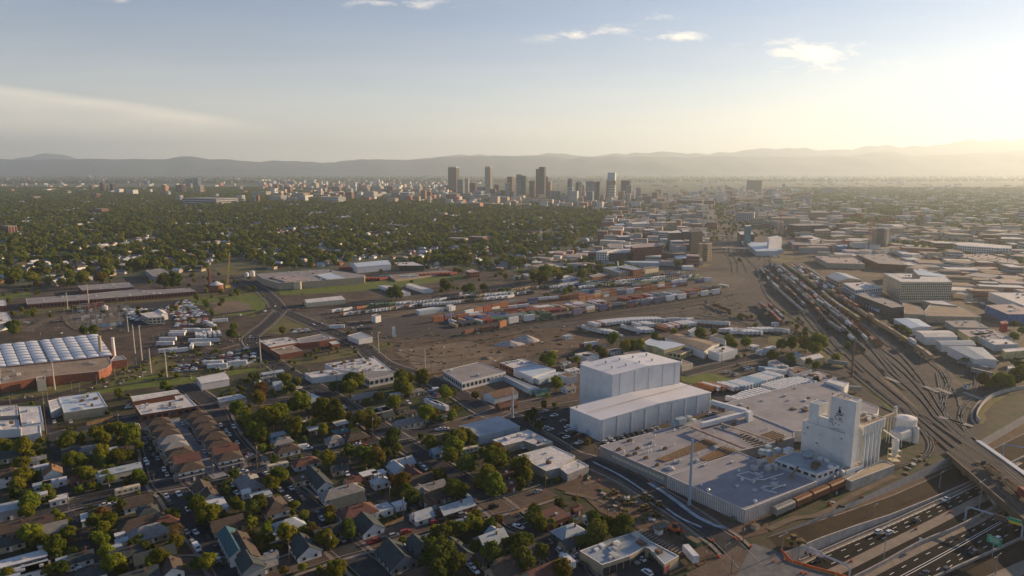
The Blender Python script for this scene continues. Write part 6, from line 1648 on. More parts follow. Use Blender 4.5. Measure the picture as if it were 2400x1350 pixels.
COLN = dict(tank='black', tankw='white', hop='pale grey', rust='rusty brown', boxc='brick red', yel='yellow', grn='green', gry='grey', blue='blue', white='white', purple='purple', orange='orange', tan='tan', red='red', dk='dark', teal='teal', sky='light blue')
NCAR = [0, 0, 0]; RC = []; CT = []; TRL = []
def bogies(e, z=0):
    for y in (-5.6, 5.6): inst('bogie', PM['bogie'], e, (0, y, 0))
def railcar(kind, col, p, az, z):
    nm, cat = NAMES[kind]; e = empty(nm, (p.x, p.y, z), rz_of(az), None, cat, 'freight cars standing in the rail yards')
    inst('body', PM[kind], e, m=fm(col)); bogies(e); RC.append((e, COLN[col]+' '+cat, p)); return e
def container(col, p, az, z, chassis=False):
    if len(CT) >= 300: return EXTRA['container'].append((col, p, az, z, chassis))
    e = empty('shipping_container', (p.x, p.y, z), rz_of(az), None, 'container', 'shipping containers in the terminal')
    inst('shell', PM['container'], e, (0, 0, 1.15 if chassis else 0), m=fm(col))
    if chassis: inst('chassis', PM['chassis'], e)
    CT.append((e, COLN[col]+' container'+(' on a chassis' if chassis else ''), p))
def trailer(col, p, az, sc=1.0):
    e = empty('semi_trailer', (p.x, p.y, 0.3), rz_of(az), None, 'trailer', 'parked box trailers'); inst('box', PM['trailer'], e, sc=(1, sc, 1), m=fm(col)); inst('chassis', PM['chassis'], e, sc=(1, sc, 1)); TRL.append((e, COLN[col]+' box trailer', p))
EXTRA = dict(container=[])
rr = random.Random(21)
def train(P, kinds, z=None, step=17.4, start=0, end=1.0, gap=.05, tr=True, single=True):
    P = smoothline(P, 6)
    z = ZL[0]+.04 if z is None else z
    w_ = walk(P, step, start)
    for p, a in w_[:int(len(w_)*end)]:
        if rr.random() < gap: continue
        k = rr.choice(kinds)
        if k[0] == 'stack':
            railcar('flat', 'dk', p, a, z+.1); RC[-1] = (RC[-1][0], 'well car', p)
            container(k[1], p, a, z+1.5); 
            if k[2]: container(k[2], p, a, z+4.4)
        else: railcar(k[0], k[1], p, a, z+.1)
TK = [('tank','tank')]*8+[('tank','tankw'),('tank','hop')]; HP = [('hopper','hop')]*4+[('hopper','rust'),('hopper','gry')]; MX = TK+HP+[('box','boxc'),('box','gry'),('box','rust'),('gondola','rust'),('hopper','white'),('tank','gry')]
Zt = lambda: ZL[0]+.04
yard = [ # (track line, kinds, first car, share)
 ('H', '-60,120 30,225 190,365 330,520 480,700', [('tank','tankw'),('tank','tankw'),('hopper','white'),('tank','hop'),('gondola','dk')], .42),
 ('H', '-20,130 90,220 280,405 440,600 600,780', [('tank','tank'),('box','rust'),('hopper','gry')], .62),
 ('H', '60,270 230,420 445,612 600,760 760,920', [('tank','hop'),('tank','gry'),('hopper','hop')], .45),
 ('H', '20,80 130,190 320,370 470,540 630,650 760,770 940,945 1080,1060', MX, .86),
 ('H', '40,80 180,215 390,410 540,545 700,700 800,800 950,960', MX+[('hopper','white')], .84),
 ('H', '70,90 250,240 420,395 560,510 690,600 800,710 960,900', MX+[('tank','tankw')], .86),
 ('H', '90,90 270,240 460,400 640,550 760,650 900,790 1100,1010', [('tank','tankw'),('tank','hop'),('tank','gry'),('hopper','hop')], .70),
 ('H', '110,90 300,240 520,410 740,600 900,730 1060,850 1200,1000', [('gondola','rust'),('flat','rust'),('flat','red'),('gondola','boxc')], .85),
 ('H', '130,80 330,220 510,380 670,490 810,590 960,720', [('hopper','yel'),('box','yel'),('hopper','tan'),('box','gry')], .86),
 ('H', '190,95 320,200 500,310 620,390 730,460 870,555 1010,640 1150,735 1260,810 1370,915 1420,1010', [('stack','tan','orange'),('stack','red','white'),('stack','blue','red'),('hopper','tan'),('box','yel'),('stack','orange','tan'),('stack','gry','white'),('box','tan')], .90),
 ('H', '210,85 360,190 520,290 640,370', [('stack','red','boxc'),('stack','white','gry'),('stack','red',None),('stack','blue','white')], .95),
]
for t_, s_, kn, en in yard:
    P = poly(t_, s_); train(P, kn, end=en, gap=.06); track(P)
# silver train and shed line
P = poly('H', '60,60 200,95 330,130 480,235 560,285 640,328 780,430'); track(P); P = smoothline(poly('H', '200,95 330,130 480,235 560,285 640,328'), 6)
for p, a in walk(P, 24): 
    e = empty('coach', (p.x, p.y, Zt()+.1), rz_of(a), None, 'coach', 'silver coaches beside the market hall'); inst('body', PM['box'], e, sc=(1, 1.45, .9), m=fm('hop')); bogies(e); RC.append((e, 'silver passenger coach', p))
# old cars on the stub at the left of the yard
train(poly('H', '-60,400 20,470 90,540'), [('box','boxc'),('tank','gry'),('box','rust')], gap=.1); train(poly('H', '20,420 90,490 150,550'), [('box','gry'),('box','boxc'),('flat','dk')], gap=.1)
train(poly('G', '1560,390 1720,450 1900,520'), [('flat','dk'),('gondola','rust')], gap=.3)
# plain running tracks
for t_, s_ in (('H', '-100,60 0,330 300,560 640,880 900,1080 1040,1190 1130,1262'), ('H', '0,560 200,610 430,730 700,930 930,1110 1080,1225 1180,1290'), ('H', '640,910 870,1100 1040,1230'), 
    ('H', '750,600 940,800 1160,1000 1340,1230 1400,1320 1480,1390'), ('H', '900,640 1100,830 1270,1040 1370,1200 1440,1290'), ('H', '950,900 1200,1120 1330,1280 1400,1340'), ('H', '1340,930 1365,1060 1395,1190 1420,1290'), ('H', '1400,900 1445,980 1430,1060 1400,1130 1390,1220 1440,1330'),
    ('H', '1370,920 1420,1010 1390,1090 1370,1180'), ('H', '1640,950 1645,1030 1610,1100 1545,1180 1520,1260 1530,1340'), ('H', '2100,1010 1900,1045 1740,1080 1620,1140 1545,1210 1515,1290 1520,1350'), ('H', '900,1190 1060,1270 1150,1340') ,
    ('H', '500,640 760,880 1000,1080 1160,1210 1300,1330'), ('D', '1520,100 1560,200 1640,290'), ('D', '1430,100 1500,190 1600,270'),
    ('D', '-60,950 50,890 650,625 1000,500 1215,425 1280,330 1240,230 1150,120 1040,0'), ('D', '1235,440 1300,335 1262,225 1170,120'),
    ('G', '2060,-20 2010,60 1960,170 1850,265 1600,335 1000,425 400,500 0,565 -400,640 -700,690'), ('G', '2040,-30 1980,60 1900,150 1790,230 1500,315 1100,375'), ('G', '2020,-30 1900,60 1700,110 1400,130 1000,180'), ('G', '1990,-40 1850,40 1690,95 1300,125 600,195 0,262 -500,330'),
    ('G', '2050,0 2030,120 1960,230 1840,300 1500,380 1000,440 400,520'), ('G', '2060,40 2200,300 2300,520'), ('G', '2000,-40 1900,90 1740,200 1500,270 900,360'),
    ('V', '1230,1350 1200,1200 1100,1060 1060,1000 1020,900 1060,800 1180,720 1100,600 1030,520'), ('V', '1300,1350 1280,1200 1180,1060 1120,960 1090,860 1130,780 1230,700 1130,580'), ('V', '1420,1350 1340,1180 1220,1020 1180,900 1200,820 1260,740'), ('V', '1600,1350 1440,1190 1300,1030 1240,900 1240,800'),
    ('E', '-60,1172 0,1160 400,1105 700,1020 900,940 1080,855 1180,775 1250,690 1300,625 1400,570 1550,535 2025,460'), ('E', '-60,1184 0,1172 400,1118 720,1030 920,950 1110,860 1205,780 1275,700 1330,630 1450,575 1700,530'),
    ('E', '600,1095 900,1035 1400,960 1700,915 2025,880 2400,820 2700,760'), ('E', '0,425 500,400 900,360 1300,325 1700,290 2025,268'), ('G', '-300,680 100,610 400,560 560,530 900,490 1200,490 1600,500 1750,530 2100,600 2400,680'), ('G', '1500,470 1800,520 2000,590 2300,700 2500,860')):
    track(poly(t_, s_))
for t_, x, y in (('H',980,985),('H',1290,1060),('H',1390,1075),('H',1620,1112),('D',1445,125),('D',1520,145)):
    p = at(t_, x, y, 0); MB().box((p.x, p.y, Zt()+.2), (14, 4, .15), 80 if t_ == 'H' else 60).build('crossing_slab', m_conc)['kind'] = 'structure'
# hopper cars at the factory spur: four in a row
sp_ = [('hopper','hop',40,205), ('hopper','rust',210,345), ('hopper','rust',350,490), ('hopper','rust',495,630), ('hopper','gry',640,700)]
for k, c, x0, x1 in sp_:
    f = lambda x: 890-(x-50)*.4417
    a_, c_ = at('D', (x0/3.553*3.375), 0), 0
    xa, xb = x0*.95, x1*.95; A = at('D', xa, f(xa), 0); B = at('D', xb, f(xb), 0); m_ = (A+B)/2; az = math.degrees(math.atan2(B.x-A.x, B.y-A.y)); L = (B-A).length
    e = empty('hopper_car', (m_.x, m_.y, Zt()+.1), rz_of(az), None, 'hopper car', 'hopper cars beside the factory'); inst('body', PM['hopper'], e, sc=(1, max(.7, L/17.2), 1), m=fm(c)); bogies(e)
    RC.append((e, dict(hop='pale grey graffitied', orange='rusty orange', rust='rusty brown', gry='grey')[c]+' hopper car', m_))
# gondolas on the bridge
for (x0, y0, x1, y1, c, kd) in ((1738,515,1838,588,'tan','gondola'),(1862,622,1972,702,'tan','gondola'),(1990,715,2110,800,'red','box'),(1700,488,1732,508,'dk','flat')):
    A, B = at('D', x0, y0, BD), at('D', x1, y1, BD); m_ = (A+B)/2; az = math.degrees(math.atan2(B.x-A.x, B.y-A.y)); L = (B-A).length
    e = empty('gondola_car' if kd == 'gondola' else 'boxcar', (m_.x, m_.y, BD+.1), rz_of(az), None, 'freight car', 'freight cars on the bridge'); inst('body', PM[kd], e, sc=(1, L/16.6, 1), m=fm(c)); bogies(e); RC.append((e, COLN[c]+' '+(kd if kd != 'flat' else 'flat car')+' on the railway bridge', m_))
# near double stack train
P = poly('G', '-360,625 -300,612 -100,580 0,545 200,515 430,490 700,440 1000,400 1250,365 1490,328 1690,300'); track(P)
seq = [('rust',None),('rust',None),('orange','orange'),('white','white'),('white','white'),('grn','grn'),('dk',None),('purple','purple'),('tan','white'),('purple','purple'),('dk','gry'),('orange','purple'),('purple','gry'),('purple','purple'),('white','white'),('white','white'),('tan','purple'),('white','white'),('white','white'),('white','white'),('white','white'),('white','white'),('white','white'),('sky','white'),('white','white'),('white','white'),('grn','grn')]
w_ = walk(smoothline(P, 6), 19.5, 3)
for (p, a), (c0, c1) in zip(w_, seq*2):
    railcar('flat', 'dk', p, a, Zt()+.1); RC[-1] = (RC[-1][0], 'well car', p); container(c0, p, a, Zt()+1.4)
    if c1: container(c1, p, a, Zt()+4.3)
def side_row(P, cols, step=3.3, az=0, occ=.9, chassis=False, jit=.5, off=0.0, runs=True):
    P = smoothline(P, 4); last = rr.choice(cols)
    for p, a in walk(P, step):
        if rr.random() < .35: last = rr.choice(cols)
        if rr.random() > occ: continue
        q = p+azv(az)*(off+rr.uniform(-jit, jit)); container(last, q, az+rr.uniform(-1, 1), Zt()-.1, chassis)
CA = ['white','white','gry','red','blue','grn','tan','dk','boxc','orange','gry']; CB = ['white','white','gry','dk','white','blue','grn','orange','tan','dk']
side_row(poly('G', '-460,560 -200,520 0,490 200,455 400,430 560,410 740,385'), CA, 3.2, -38, .86); side_row(poly('G', '-470,530 -200,495 0,470 300,430 500,400 740,370'), CA, 3.4, -38, .7)
side_row(poly('G', '870,355 1100,320 1300,300 1500,270 1700,240'), CA, 3.6, -38, .8); side_row(poly('G', '940,385 1080,360 1250,330 1400,310'), CA, 3.6, -38, .7)
def end_row(P, cols, step=13.4, occ=.85, hi=.6):
    for p, a in walk(smoothline(P, 4), step):
        if rr.random() > occ: continue
        c = rr.choice(cols); container(c, p, a, Zt()-.1)
        if rr.random() < hi: container(rr.choice([c]+cols), p, a, Zt()+2.8)
CO = ['orange','orange','orange','boxc','red','purple','gry','tan','white']
end_row(poly('G', '-480,520 -150,465 0,435 300,400 500,370 760,320 1000,290 1300,245'), CO, 13.6, .85, .65)
end_row(poly('G', '-340,470 0,395 260,365 500,340 800,290 1100,255 1300,225 1550,205'), CO, 13.6, .85, .6)
end_row(poly('G', '430,320 700,290 1000,255 1200,240'), ['white','blue','tan','orange','gry','sky','yel','purple'], 13.6, .8, .5)
side_row(poly('F', '640,450 800,430 940,405 1240,385 1500,350 1900,312 2025,300'), CB, 3.9, 40, .85, True); side_row(poly('F', '700,478 900,455 1240,412 1500,390 1790,358 2025,335'), CB, 3.9, 40, .82, True)
side_row(poly('G', '0,285 200,262 600,222 1000,180 1370,140'), CB, 3.8, 40, .85, True, off=0); side_row(poly('G', '330,290 500,268 900,225 1200,200 1460,165'), CB, 3.7, 40, .85, True)
side_row(poly('G', '20,315 120,302 210,298'), CB, 3.8, 40, .9, True); side_row(poly('G', '600,245 900,235 1200,215 1490,190'), ['grn','grn','white','gry'], 3.7, 40, .85, True); side_row(poly('F', '1640,315 2025,270'), CB, 3.8, 40, .9, True)
end_row(poly('F', '1440,520 1700,480 2025,455'), CO, 13.6, .8, .6); end_row(poly('G', '600,345 900,300 1150,262 1400,235'), CO, 13.6, .8, .4)
side_row(poly('G', '0,462 200,425 430,400 700,365'), CA+['boxc','orange','red'], 3.3, -38, .85); side_row(poly('G', '-470,500 -250,485 -60,455'), CA, 3.3, -38, .8)
side_row(poly('G', '300,262 700,228 1100,190 1400,165'), CB, 3.7, 40, .8, True); side_row(poly('F', '1250,385 1560,352 2025,310'), CB, 3.9, 40, .7, True)
# white trailers
def tr_row(s_, az, step=3.35, col=('white',), t_='G', occ=1.0, sc=1.0):
    for p, a in walk(smoothline(poly(t_, s_), 4), step):
        if rr.random() > occ: continue
        trailer(rr.choice(col), p, az+rr.uniform(-1.2, 1.2), sc)
tr_row('640,562 760,545 950,528 1080,522 1180,522', -35, 3.7, ('white','white','white','white','white','white','orange'), sc=.9)
tr_row('590,590 640,603 700,615 800,625', -30, 3.6); tr_row('900,585 960,600 1020,608 1090,602', -28, 3.6); tr_row('985,565 1100,560 1210,575', -28, 3.4, ('white','white','gry')); tr_row('1180,590 1300,565 1425,548', -28, 3.6, ('white','white','white','orange'))
tr_row('1270,523 1400,524', 80, 14); tr_row('1440,535 1560,545 1680,552', -60, 3.8); tr_row('1690,607 1770,612 1780,630', 70, 5); tr_row('1790,622 1940,622', -40, 3.8); tr_row('1920,606 2060,602 2140,612', -60, 5)
tr_row('1530,1062 1640,1062', -40, 3.6, ('white','white','orange')); tr_row('1690,1062 1790,1050 1900,1020 2000,990 2090,965', -38, 3.2, ('white','white','white','sky')); tr_row('1770,1175 1830,1172 1900,1135 2025,1105', -40, 4.0, t_='G')
tr_row('20,1080 120,1050 200,1030 330,1015', -40, 3.6, t_='H'); tr_row('0,925 40,935', 110, 14, ('sky',), 'H'); tr_row('60,940 185,968', 110, 14.5, ('white',), 'H', sc=1.1); tr_row('640,1075 775,1100', 105, 17, ('hop',), 'H'); tr_row('1740,868 1840,885', 95, 15, ('hop',), 'H')
tr_row('1580,872 1625,890', 130, 15, ('hop',), 'H'); tr_row('1655,905 1690,950', 150, 15, ('hop',), 'H'); tr_row('550,870 620,900', 120, 14, ('hop',), 'H')
tr_row('1400,640 1480,630', 85, 12, t_='E'); tr_row('1410,625 1500,608 1620,612', 85, 12.5, t_='E'); tr_row('1560,650 1620,655', -30, 4, t_='E'); tr_row('1620,640 1700,638 1760,632', -30, 4.2, t_='E'); tr_row('1330,680 1440,675', 85, 12, t_='E'); tr_row('1310,715 1410,705', 85, 11, t_='E'); tr_row('1560,692 1680,688', 85, 12, t_='E'); tr_row('1600,720 1700,715', 85, 12, t_='E'); tr_row('1520,735 1560,730', -20, 4, t_='E'); tr_row('1330,770 1440,770', 60, 9, t_='E'); tr_row('1690,870 1760,860', 80, 12, t_='E'); tr_row('1720,895 1800,885 1900,868 2025,850', 75, 14.5, t_='E')
tr_row('1740,530 1800,535', 70, 12, t_='E'); tr_row('1650,550 1680,570', 130, 12, t_='E'); tr_row('640,580 730,572', 80, 14, t_='F'); tr_row('860,600 940,590', 70, 12, ('dk','white'), 'F'); tr_row('1390,15 1500,45', -40, 4, t_='B'); tr_row('1410,1225 1470,1330', 165, 30, t_='C', sc=.6)
tr_row('700,355 920,460', 125, 6.5, ('sky','white'), 'H'); tr_row('1180,178 1290,172', 85, 12, t_='F'); tr_row('1020,178 1090,175', 85, 13, ('teal','white'), 'F'); tr_row('690,105 780,118', 40, 4, ('red',), 'F'); tr_row('940,105 1040,110', 40, 4, ('red',), 'F'); tr_row('1300,165 1570,150', 40, 6, ('red',), 'F'); tr_row('740,195 850,190', 40, 4.5, ('red',), 'F'); tr_row('860,195 1010,192', 40, 5, ('red',), 'F')
for s_ in ('1500,118 1780,170','1470,135 1750,185','1560,175 1870,215','1530,190 1800,232','1440,175 1580,215','1850,160 2025,205','1870,170 2025,218'):
    a_, c_ = poly('H', s_); d_ = c_-a_; az = math.degrees(math.atan2(d_.x, d_.y)); m_ = (a_+c_)/2; e = empty('storage_shelter', m_, 0, None, 'shelter', 'long white storage shelters'); MB().box((m_.x, m_.y, 2.4), (7, d_.length, .4), az).build('roof', m_wroof, e); MB().box((m_.x, m_.y, 1.1), (5.5, d_.length*.98, 2.2), az).build('body', m_gwall, e); RC.append((e, 'long white storage shelter', m_))
# containers beyond the first 300: one object
ml = []; mi = {}; b = MB(); D_base = sorted(EXTRA['container'], key=lambda c: c[1].y)
for col, p, az, z, ch in EXTRA['container']:
    if col not in mi: mi[col] = len(ml); ml.append(fm(col))
    b.mi = mi[col]; b.box((p.x, p.y, z+(2.6 if ch else 1.45)), (2.5, 12.2, 2.75), az)
if ml: b.build('distant_containers', ml)['kind'] = 'stuff'
autolabel(RC); autolabel(CT); autolabel(TRL)
# ------------------------------------------------------------------ trees
def leafmat(name, c1, c2, tr=.5):
    m = bpy.data.materials.new(name); m.use_nodes = True; t = m.node_tree; t.nodes.clear()
    o = t.nodes.new('ShaderNodeOutputMaterial'); d = t.nodes.new('ShaderNodeBsdfDiffuse'); tl = t.nodes.new('ShaderNodeBsdfTranslucent'); ms = t.nodes.new('ShaderNodeMixShader'); ms.inputs[0].default_value = tr
    geo = t.nodes.new('ShaderNodeNewGeometry'); nz = t.nodes.new('ShaderNodeTexNoise'); nz.inputs['Scale'].default_value = .45; nz.inputs['Detail'].default_value = 3; t.links.new(geo.outputs['Position'], nz.inputs['Vector'])
    mx = t.nodes.new('ShaderNodeMix'); mx.data_type = 'RGBA'; t.links.new(nz.outputs['Fac'], mx.inputs['Factor']); mx.inputs['A'].default_value = c1+(1,); mx.inputs['B'].default_value = c2+(1,)
    oi = t.nodes.new('ShaderNodeObjectInfo'); hs = t.nodes.new('ShaderNodeHueSaturation'); t.links.new(mx.outputs['Result'], hs.inputs['Color'])
    t.links.new(MT('ADD', MT('MULTIPLY', oi.outputs['Random'], .75, tree=t), .62, tree=t), hs.inputs['Value'])
    r2 = MT('FRACT', MT('MULTIPLY', oi.outputs['Random'], 9.7, tree=t), tree=t); t.links.new(MT('ADD', MT('MULTIPLY', r2, .06, tree=t), .485, tree=t), hs.inputs['Hue'])
    t.links.new(hs.outputs[0], d.inputs[0]); t.links.new(hs.outputs[0], tl.inputs[0]); t.links.new(d.outputs[0], ms.inputs[1]); t.links.new(tl.outputs[0], ms.inputs[2]); t.links.new(ms.outputs[0], o.inputs[0]); return m
m_leaf = leafmat('green_foliage', (.095,.110,.015), (.275,.265,.030)); m_leafd = leafmat('dark_foliage', (.055,.075,.018), (.17,.175,.028), .4); m_leafy = leafmat('yellow_foliage', (.13,.11,.018), (.24,.17,.03)); m_leafr = leafmat('rusty_foliage', (.13,.07,.03), (.22,.12,.05)); m_bark = mat('bark', (.10,.075,.055), rough=1, var=.15, scale=2)
def crown(seed, nq, q, lobes=13, tall=1.0, core=True):
    """unit crown: radius about 1, centre at origin; leaf sized faces on many lobes round a lumpy core"""
    r = random.Random(seed); b = MB(); L = []
    for k in range(lobes):
        a = 2.4*k+r.uniform(-.4, .4); z = 1-2*(k+.5)/lobes; rad = math.sqrt(max(0, 1-z*z)); s = r.uniform(.42, .66)
        L.append((Vector((math.cos(a)*rad*s, math.sin(a)*rad*s, z*s*tall)), r.uniform(.30, .50)))
    L.append((Vector((0, 0, 0)), .55))
    for i in range(nq):
        c, rad = L[r.randrange(len(L))]; d = Vector((r.gauss(0, 1), r.gauss(0, 1), r.gauss(0, 1)+.25)).normalized(); p = c+d*rad*r.uniform(.78, 1.08); p.z *= 1.0
        if p.z < -.62: continue
        n = (d+Vector((r.gauss(0, .55), r.gauss(0, .55), r.gauss(0, .55)))).normalized(); t = n.orthogonal().normalized(); bt = n.cross(t); s = q*r.uniform(.6, 1.3); a = r.uniform(0, 6.28); t, bt = t*math.cos(a)+bt*math.sin(a), bt*math.cos(a)-t*math.sin(a)
        b.quad(p-t*s-bt*s*.5, p+t*s-bt*s*.6, p+t*s*.7+bt*s*.6, p-t*s*.8+bt*s*.7)
    if core:
        for c, rad in L:
            n0 = len(b.v); N1, N2 = 4, 7; rd_ = rad*.80
            for j in range(N1+1):
                for k in range(N2):
                    th = math.pi*j/N1; ph = 2*math.pi*k/N2+j*.4; b.v.append(tuple(c+Vector((math.sin(th)*math.cos(ph), math.sin(th)*math.sin(ph), math.cos(th)))*rd_*r.uniform(.85, 1.1)))
            for j in range(N1):
                for k in range(N2): k2 = (k+1) % N2; b.f.append((n0+j*N2+k, n0+(j+1)*N2+k, n0+(j+1)*N2+k2, n0+j*N2+k2)); b.m.append(0)
    return b
CR = [crown(s, 1500, .085, 11+s % 5, [1, .9, 1.15, .85, 1.3, 1][s % 6]).mesh('crown_shape', m_leaf) for s in range(7)]
CBare = crown(31, 420, .06, 15, 1.1, core=False).mesh('thin_crown_shape', m_leafr)
CCon = None
def trunk_mesh():
    b = MB(); b.tube((0, 0, 0), (0, 0, .9), .055, 7, .035); r = random.Random(2)
    for k in range(5): a = k*1.26; b.tube((0, 0, .55+.05*k), (math.cos(a)*.42, math.sin(a)*.42, 1.1+r.uniform(-.1, .2)), .025, 5, .008)
    return b.mesh('trunk_shape', m_bark)
TM = trunk_mesh()
TREES = []
TL = '''A|540,270,65 500,310,50 770,215,65 860,200,55 960,200,55 1050,240,70 1080,320,45 830,265,50 180,330,70 60,340,50 560,430,65 640,440,50 810,370,60 780,430,45 930,410,60 1010,390,40 690,545,60 640,520,40 180,460,55 180,560,65 140,630,55 280,545,35 240,770,75 220,840,60 370,660,45 400,740,40 470,890,35 520,930,40 540,1010,60 240,1020,80 280,1060,60 430,1110,70 350,1090,50 800,850,50r 860,910,65 740,920,50 830,980,55 820,1070,55 760,1040,50 850,1170,65 900,1250,80 960,1300,50 960,800,45d 1380,870,50d 1390,1000,70r 1400,1080,60 1290,970,40 1060,1110,50d 1150,1130,50d 1260,1220,75 1200,1260,60 1100,1060,40 1560,790,70 1640,860,85 1700,840,60 1600,900,60 1860,780,45 1900,800,40 1640,1240,70 1560,1260,60d 1870,30,65 1980,130,60 2010,200,55 2000,820,60d 1450,1300,30 60,1330,50 480,1290,60d 400,1300,50 840,560,40 870,580,35 1090,560,50 1130,600,35d 30,310,40 380,280,20 850,50,25 540,175,22d 600,170,18d 830,130,15 890,120,15 1480,720,25d 1100,500,25d 1220,240,14d 1262,300,14d 1300,350,14d 1345,420,15d 1385,490,16d 1060,640,22
B|60,90,80 130,110,80 200,60,70 30,190,60 50,240,55 310,170,65 540,50,95 620,60,85 500,20,60 530,200,45 830,110,60 920,140,60 900,80,55 1350,60,70 1400,70,50 1540,100,35 1080,250,60d 1075,300,50d 1120,340,35 740,370,55d 850,380,60d 960,400,60y 570,430,65 470,385,30d 45,345,35 1560,330,80 1600,270,70 1540,400,70 1650,230,60y 1690,260,50 1670,470,75d 1380,300,55d 1900,360,60y 1880,430,85 1930,440,60 1840,560,80 1880,640,90 1760,610,50 1450,560,55d 1160,600,65y 1200,680,50 1080,590,40r 1240,720,60d 1180,700,45 1560,670,75d 1620,680,60d 180,560,80 120,610,65 210,560,50 20,780,70 290,790,40 320,790,30 820,650,30 580,850,45y 580,890,40 90,990,50 240,1010,75 460,1010,50r 540,1050,75 600,1090,50 440,960,35 380,880,50d 730,970,60d 740,1010,55d 20,1080,60d 100,1060,50 360,1180,30 1470,1010,70d 1540,1050,40 1620,980,60 1680,960,50d 1740,870,40 1850,960,60d 1760,950,45 1920,900,40r 1330,1120,65d 1390,1130,70d 1480,1180,120d 1380,1220,90d 1560,1240,90d 1740,1120,50d 1160,1070,35 1860,1170,80d 1980,1120,60d 640,1300,75 370,1280,35 220,1310,35y 60,1280,40 1440,1300,90d 1000,430,30
C|80,500,75 120,560,50 30,480,50 370,780,45d 500,740,30y 180,850,60d 150,900,55d 230,940,60 310,940,40 390,1300,75y 640,890,55d 670,1000,90d 740,960,70d 880,960,80d 830,1010,60d 620,1080,50d 540,1080,50d 50,1100,80d 120,1080,70d 240,1160,60d 100,1230,90d 20,1180,70d 600,290,28y 150,80,36d 110,110,28 210,160,35d
Q|860,290,85 800,280,60 1040,270,28 1130,290,40 560,490,25y 920,530,65 825,650,35y 60,655,40d 1410,220,50y 1350,170,35 1690,140,60 1760,150,60 790,760,38d 900,750,34d 620,850,36d 680,830,36d 650,930,33d 740,990,38d 1110,210,25d 1260,160,40 1500,90,40
G|720,770,35y 800,650,48 690,745,30 900,720,50 1000,710,50 1380,555,20 1490,620,50 1600,600,30 1720,670,45 1740,700,40 1850,680,45 1130,640,30 1200,655,20 1280,600,30 1785,790,25 1840,780,20 260,130,60 180,160,50 330,130,50 230,180,50 380,170,30 550,150,35 40,170,20 1310,60,30 1800,25,20
H|400,690,70 300,700,60y 370,730,60 190,690,50 110,700,45 540,805,35 380,865,35 180,810,40 40,790,45 320,840,30 380,985,30d 290,960,20 240,945,18 1960,960,60 1850,980,60 1900,1000,50 1700,980,50y 2000,930,60 1750,1010,40y 1020,550,26 1060,570,28 1110,600,28 1240,660,25 985,520,25 1950,540,30 1640,505,20 1560,830,30 1950,640,40 2010,590,30
F|40,1060,60r 20,1130,60y 700,1050,50d 760,990,70d 820,990,50 840,950,30y 740,1040,60 750,905,25 610,1040,40d 1160,980,70 1140,1030,60 1190,1060,50 1220,970,40 1310,965,65 1500,1090,55 1550,1085,40 870,1155,30 970,1120,45d 1090,1160,60 1735,1105,30d 360,1160,85 300,1180,60d 240,970,40 320,990,35 290,890,20 330,1010,30 380,1070,20 285,1050,40 210,590,30 730,600,20 1110,290,50d 1070,290,40d 1140,310,30 1490,230,40d 1520,240,30d 1700,255,40d 1800,250,30d 1655,260,30d 380,370,12d 500,740,15d
E|110,560,50d 110,590,40d 70,550,30d 740,590,40 1010,1100,25d 940,1090,35d 1300,1030,40 1830,620,45 1850,560,32 1700,565,25 1680,445,20 560,160,45 650,170,50 800,180,50y 240,170,50 110,150,60 480,210,35d 1300,200,60d 1380,190,60d 1090,60,45 1210,60,35d 290,230,30y 1340,1060,30d 250,1160,25 660,590,30d'''
for row in TL.split('\n'):
    t_, s_ = row.split('|')
    for w in s_.split():
        k = w[-1] if w[-1].isalpha() else 'n'; x, y, r_ = map(float, w.rstrip('rdyn').split(',')); X, Y = px(t_, x, y)
        z = 5.0
        for _ in range(3):
            p = gp(X, Y, z); dep = p.y*math.cos(PITCH)+(CAMH-z)*math.sin(PITCH); rm = r_/T[t_][2]*dep/FPX; z = max(1.2, rm*1.25)
        TREES.append((p.x, p.y, rm*1.12, k))
# self sown trees in the yards between the listed ones, and the suburb beyond
tr = random.Random(77)
resid = Z('0,950 110,1010 330,990 470,960 560,900 640,870 700,900 760,940 930,1030 1080,960 1180,1000 1250,1090 1320,1140 1210,1190 1400,1250 1350,1350 0,1350')
streets = [(smoothline(P, 3), w_) for P, w_ in ROADS]
def near_road(p, ext=2.0):
    for P, w_ in streets:
        for i in range(len(P)-1):
            a, b_ = P[i], P[i+1]; dx, dy = b_.x-a.x, b_.y-a.y; L2 = dx*dx+dy*dy
            if L2 == 0: continue
            t = max(0, min(1, ((p[0]-a.x)*dx+(p[1]-a.y)*dy)/L2)); ex, ey = p[0]-a.x-t*dx, p[1]-a.y-t*dy
            if ex*ex+ey*ey < (w_/2+ext)**2: return True
    return False
TREES.sort(key=lambda q: -q[2]/q[1])
ind = TREES[:300]; FAR = [(x, y, r_*.85, 0) for x, y, r_, k in TREES[300:]]
items = []; TW = {'n': 'leafy green', 'd': 'dark green', 'y': 'yellowish green', 'r': 'reddish thin'}
for i, (x, y, r_, k) in enumerate(ind):
    e = empty('tree', (x, y, 0), 0, None, 'tree', 'trees among the houses and yards'); h = r_*2.25
    mm = {'n': m_leaf, 'd': m_leafd, 'y': m_leafy, 'r': m_leafr}[k]; me = CBare if k == 'r' and i % 2 else CR[tr.randrange(7)]
    inst('crown', me, e, (0, 0, r_*1.25), tr.uniform(0, 6.28), (r_, r_*tr.uniform(.85, 1.1), r_*tr.uniform(.85, 1.1)), mm); inst('trunk', TM, e, (0, 0, 0), tr.uniform(0, 6), (r_*1.1, r_*1.1, r_*1.1))
    items.append((e, ('big ' if r_ > 6.5 else 'small ' if r_ < 3.2 else '')+TW[k]+' tree', (x, y)))
autolabel(items)
OCC2 = {}
def occ_add(x, y, r_): OCC2.setdefault((int(x//12), int(y//12)), []).append((x, y, r_))
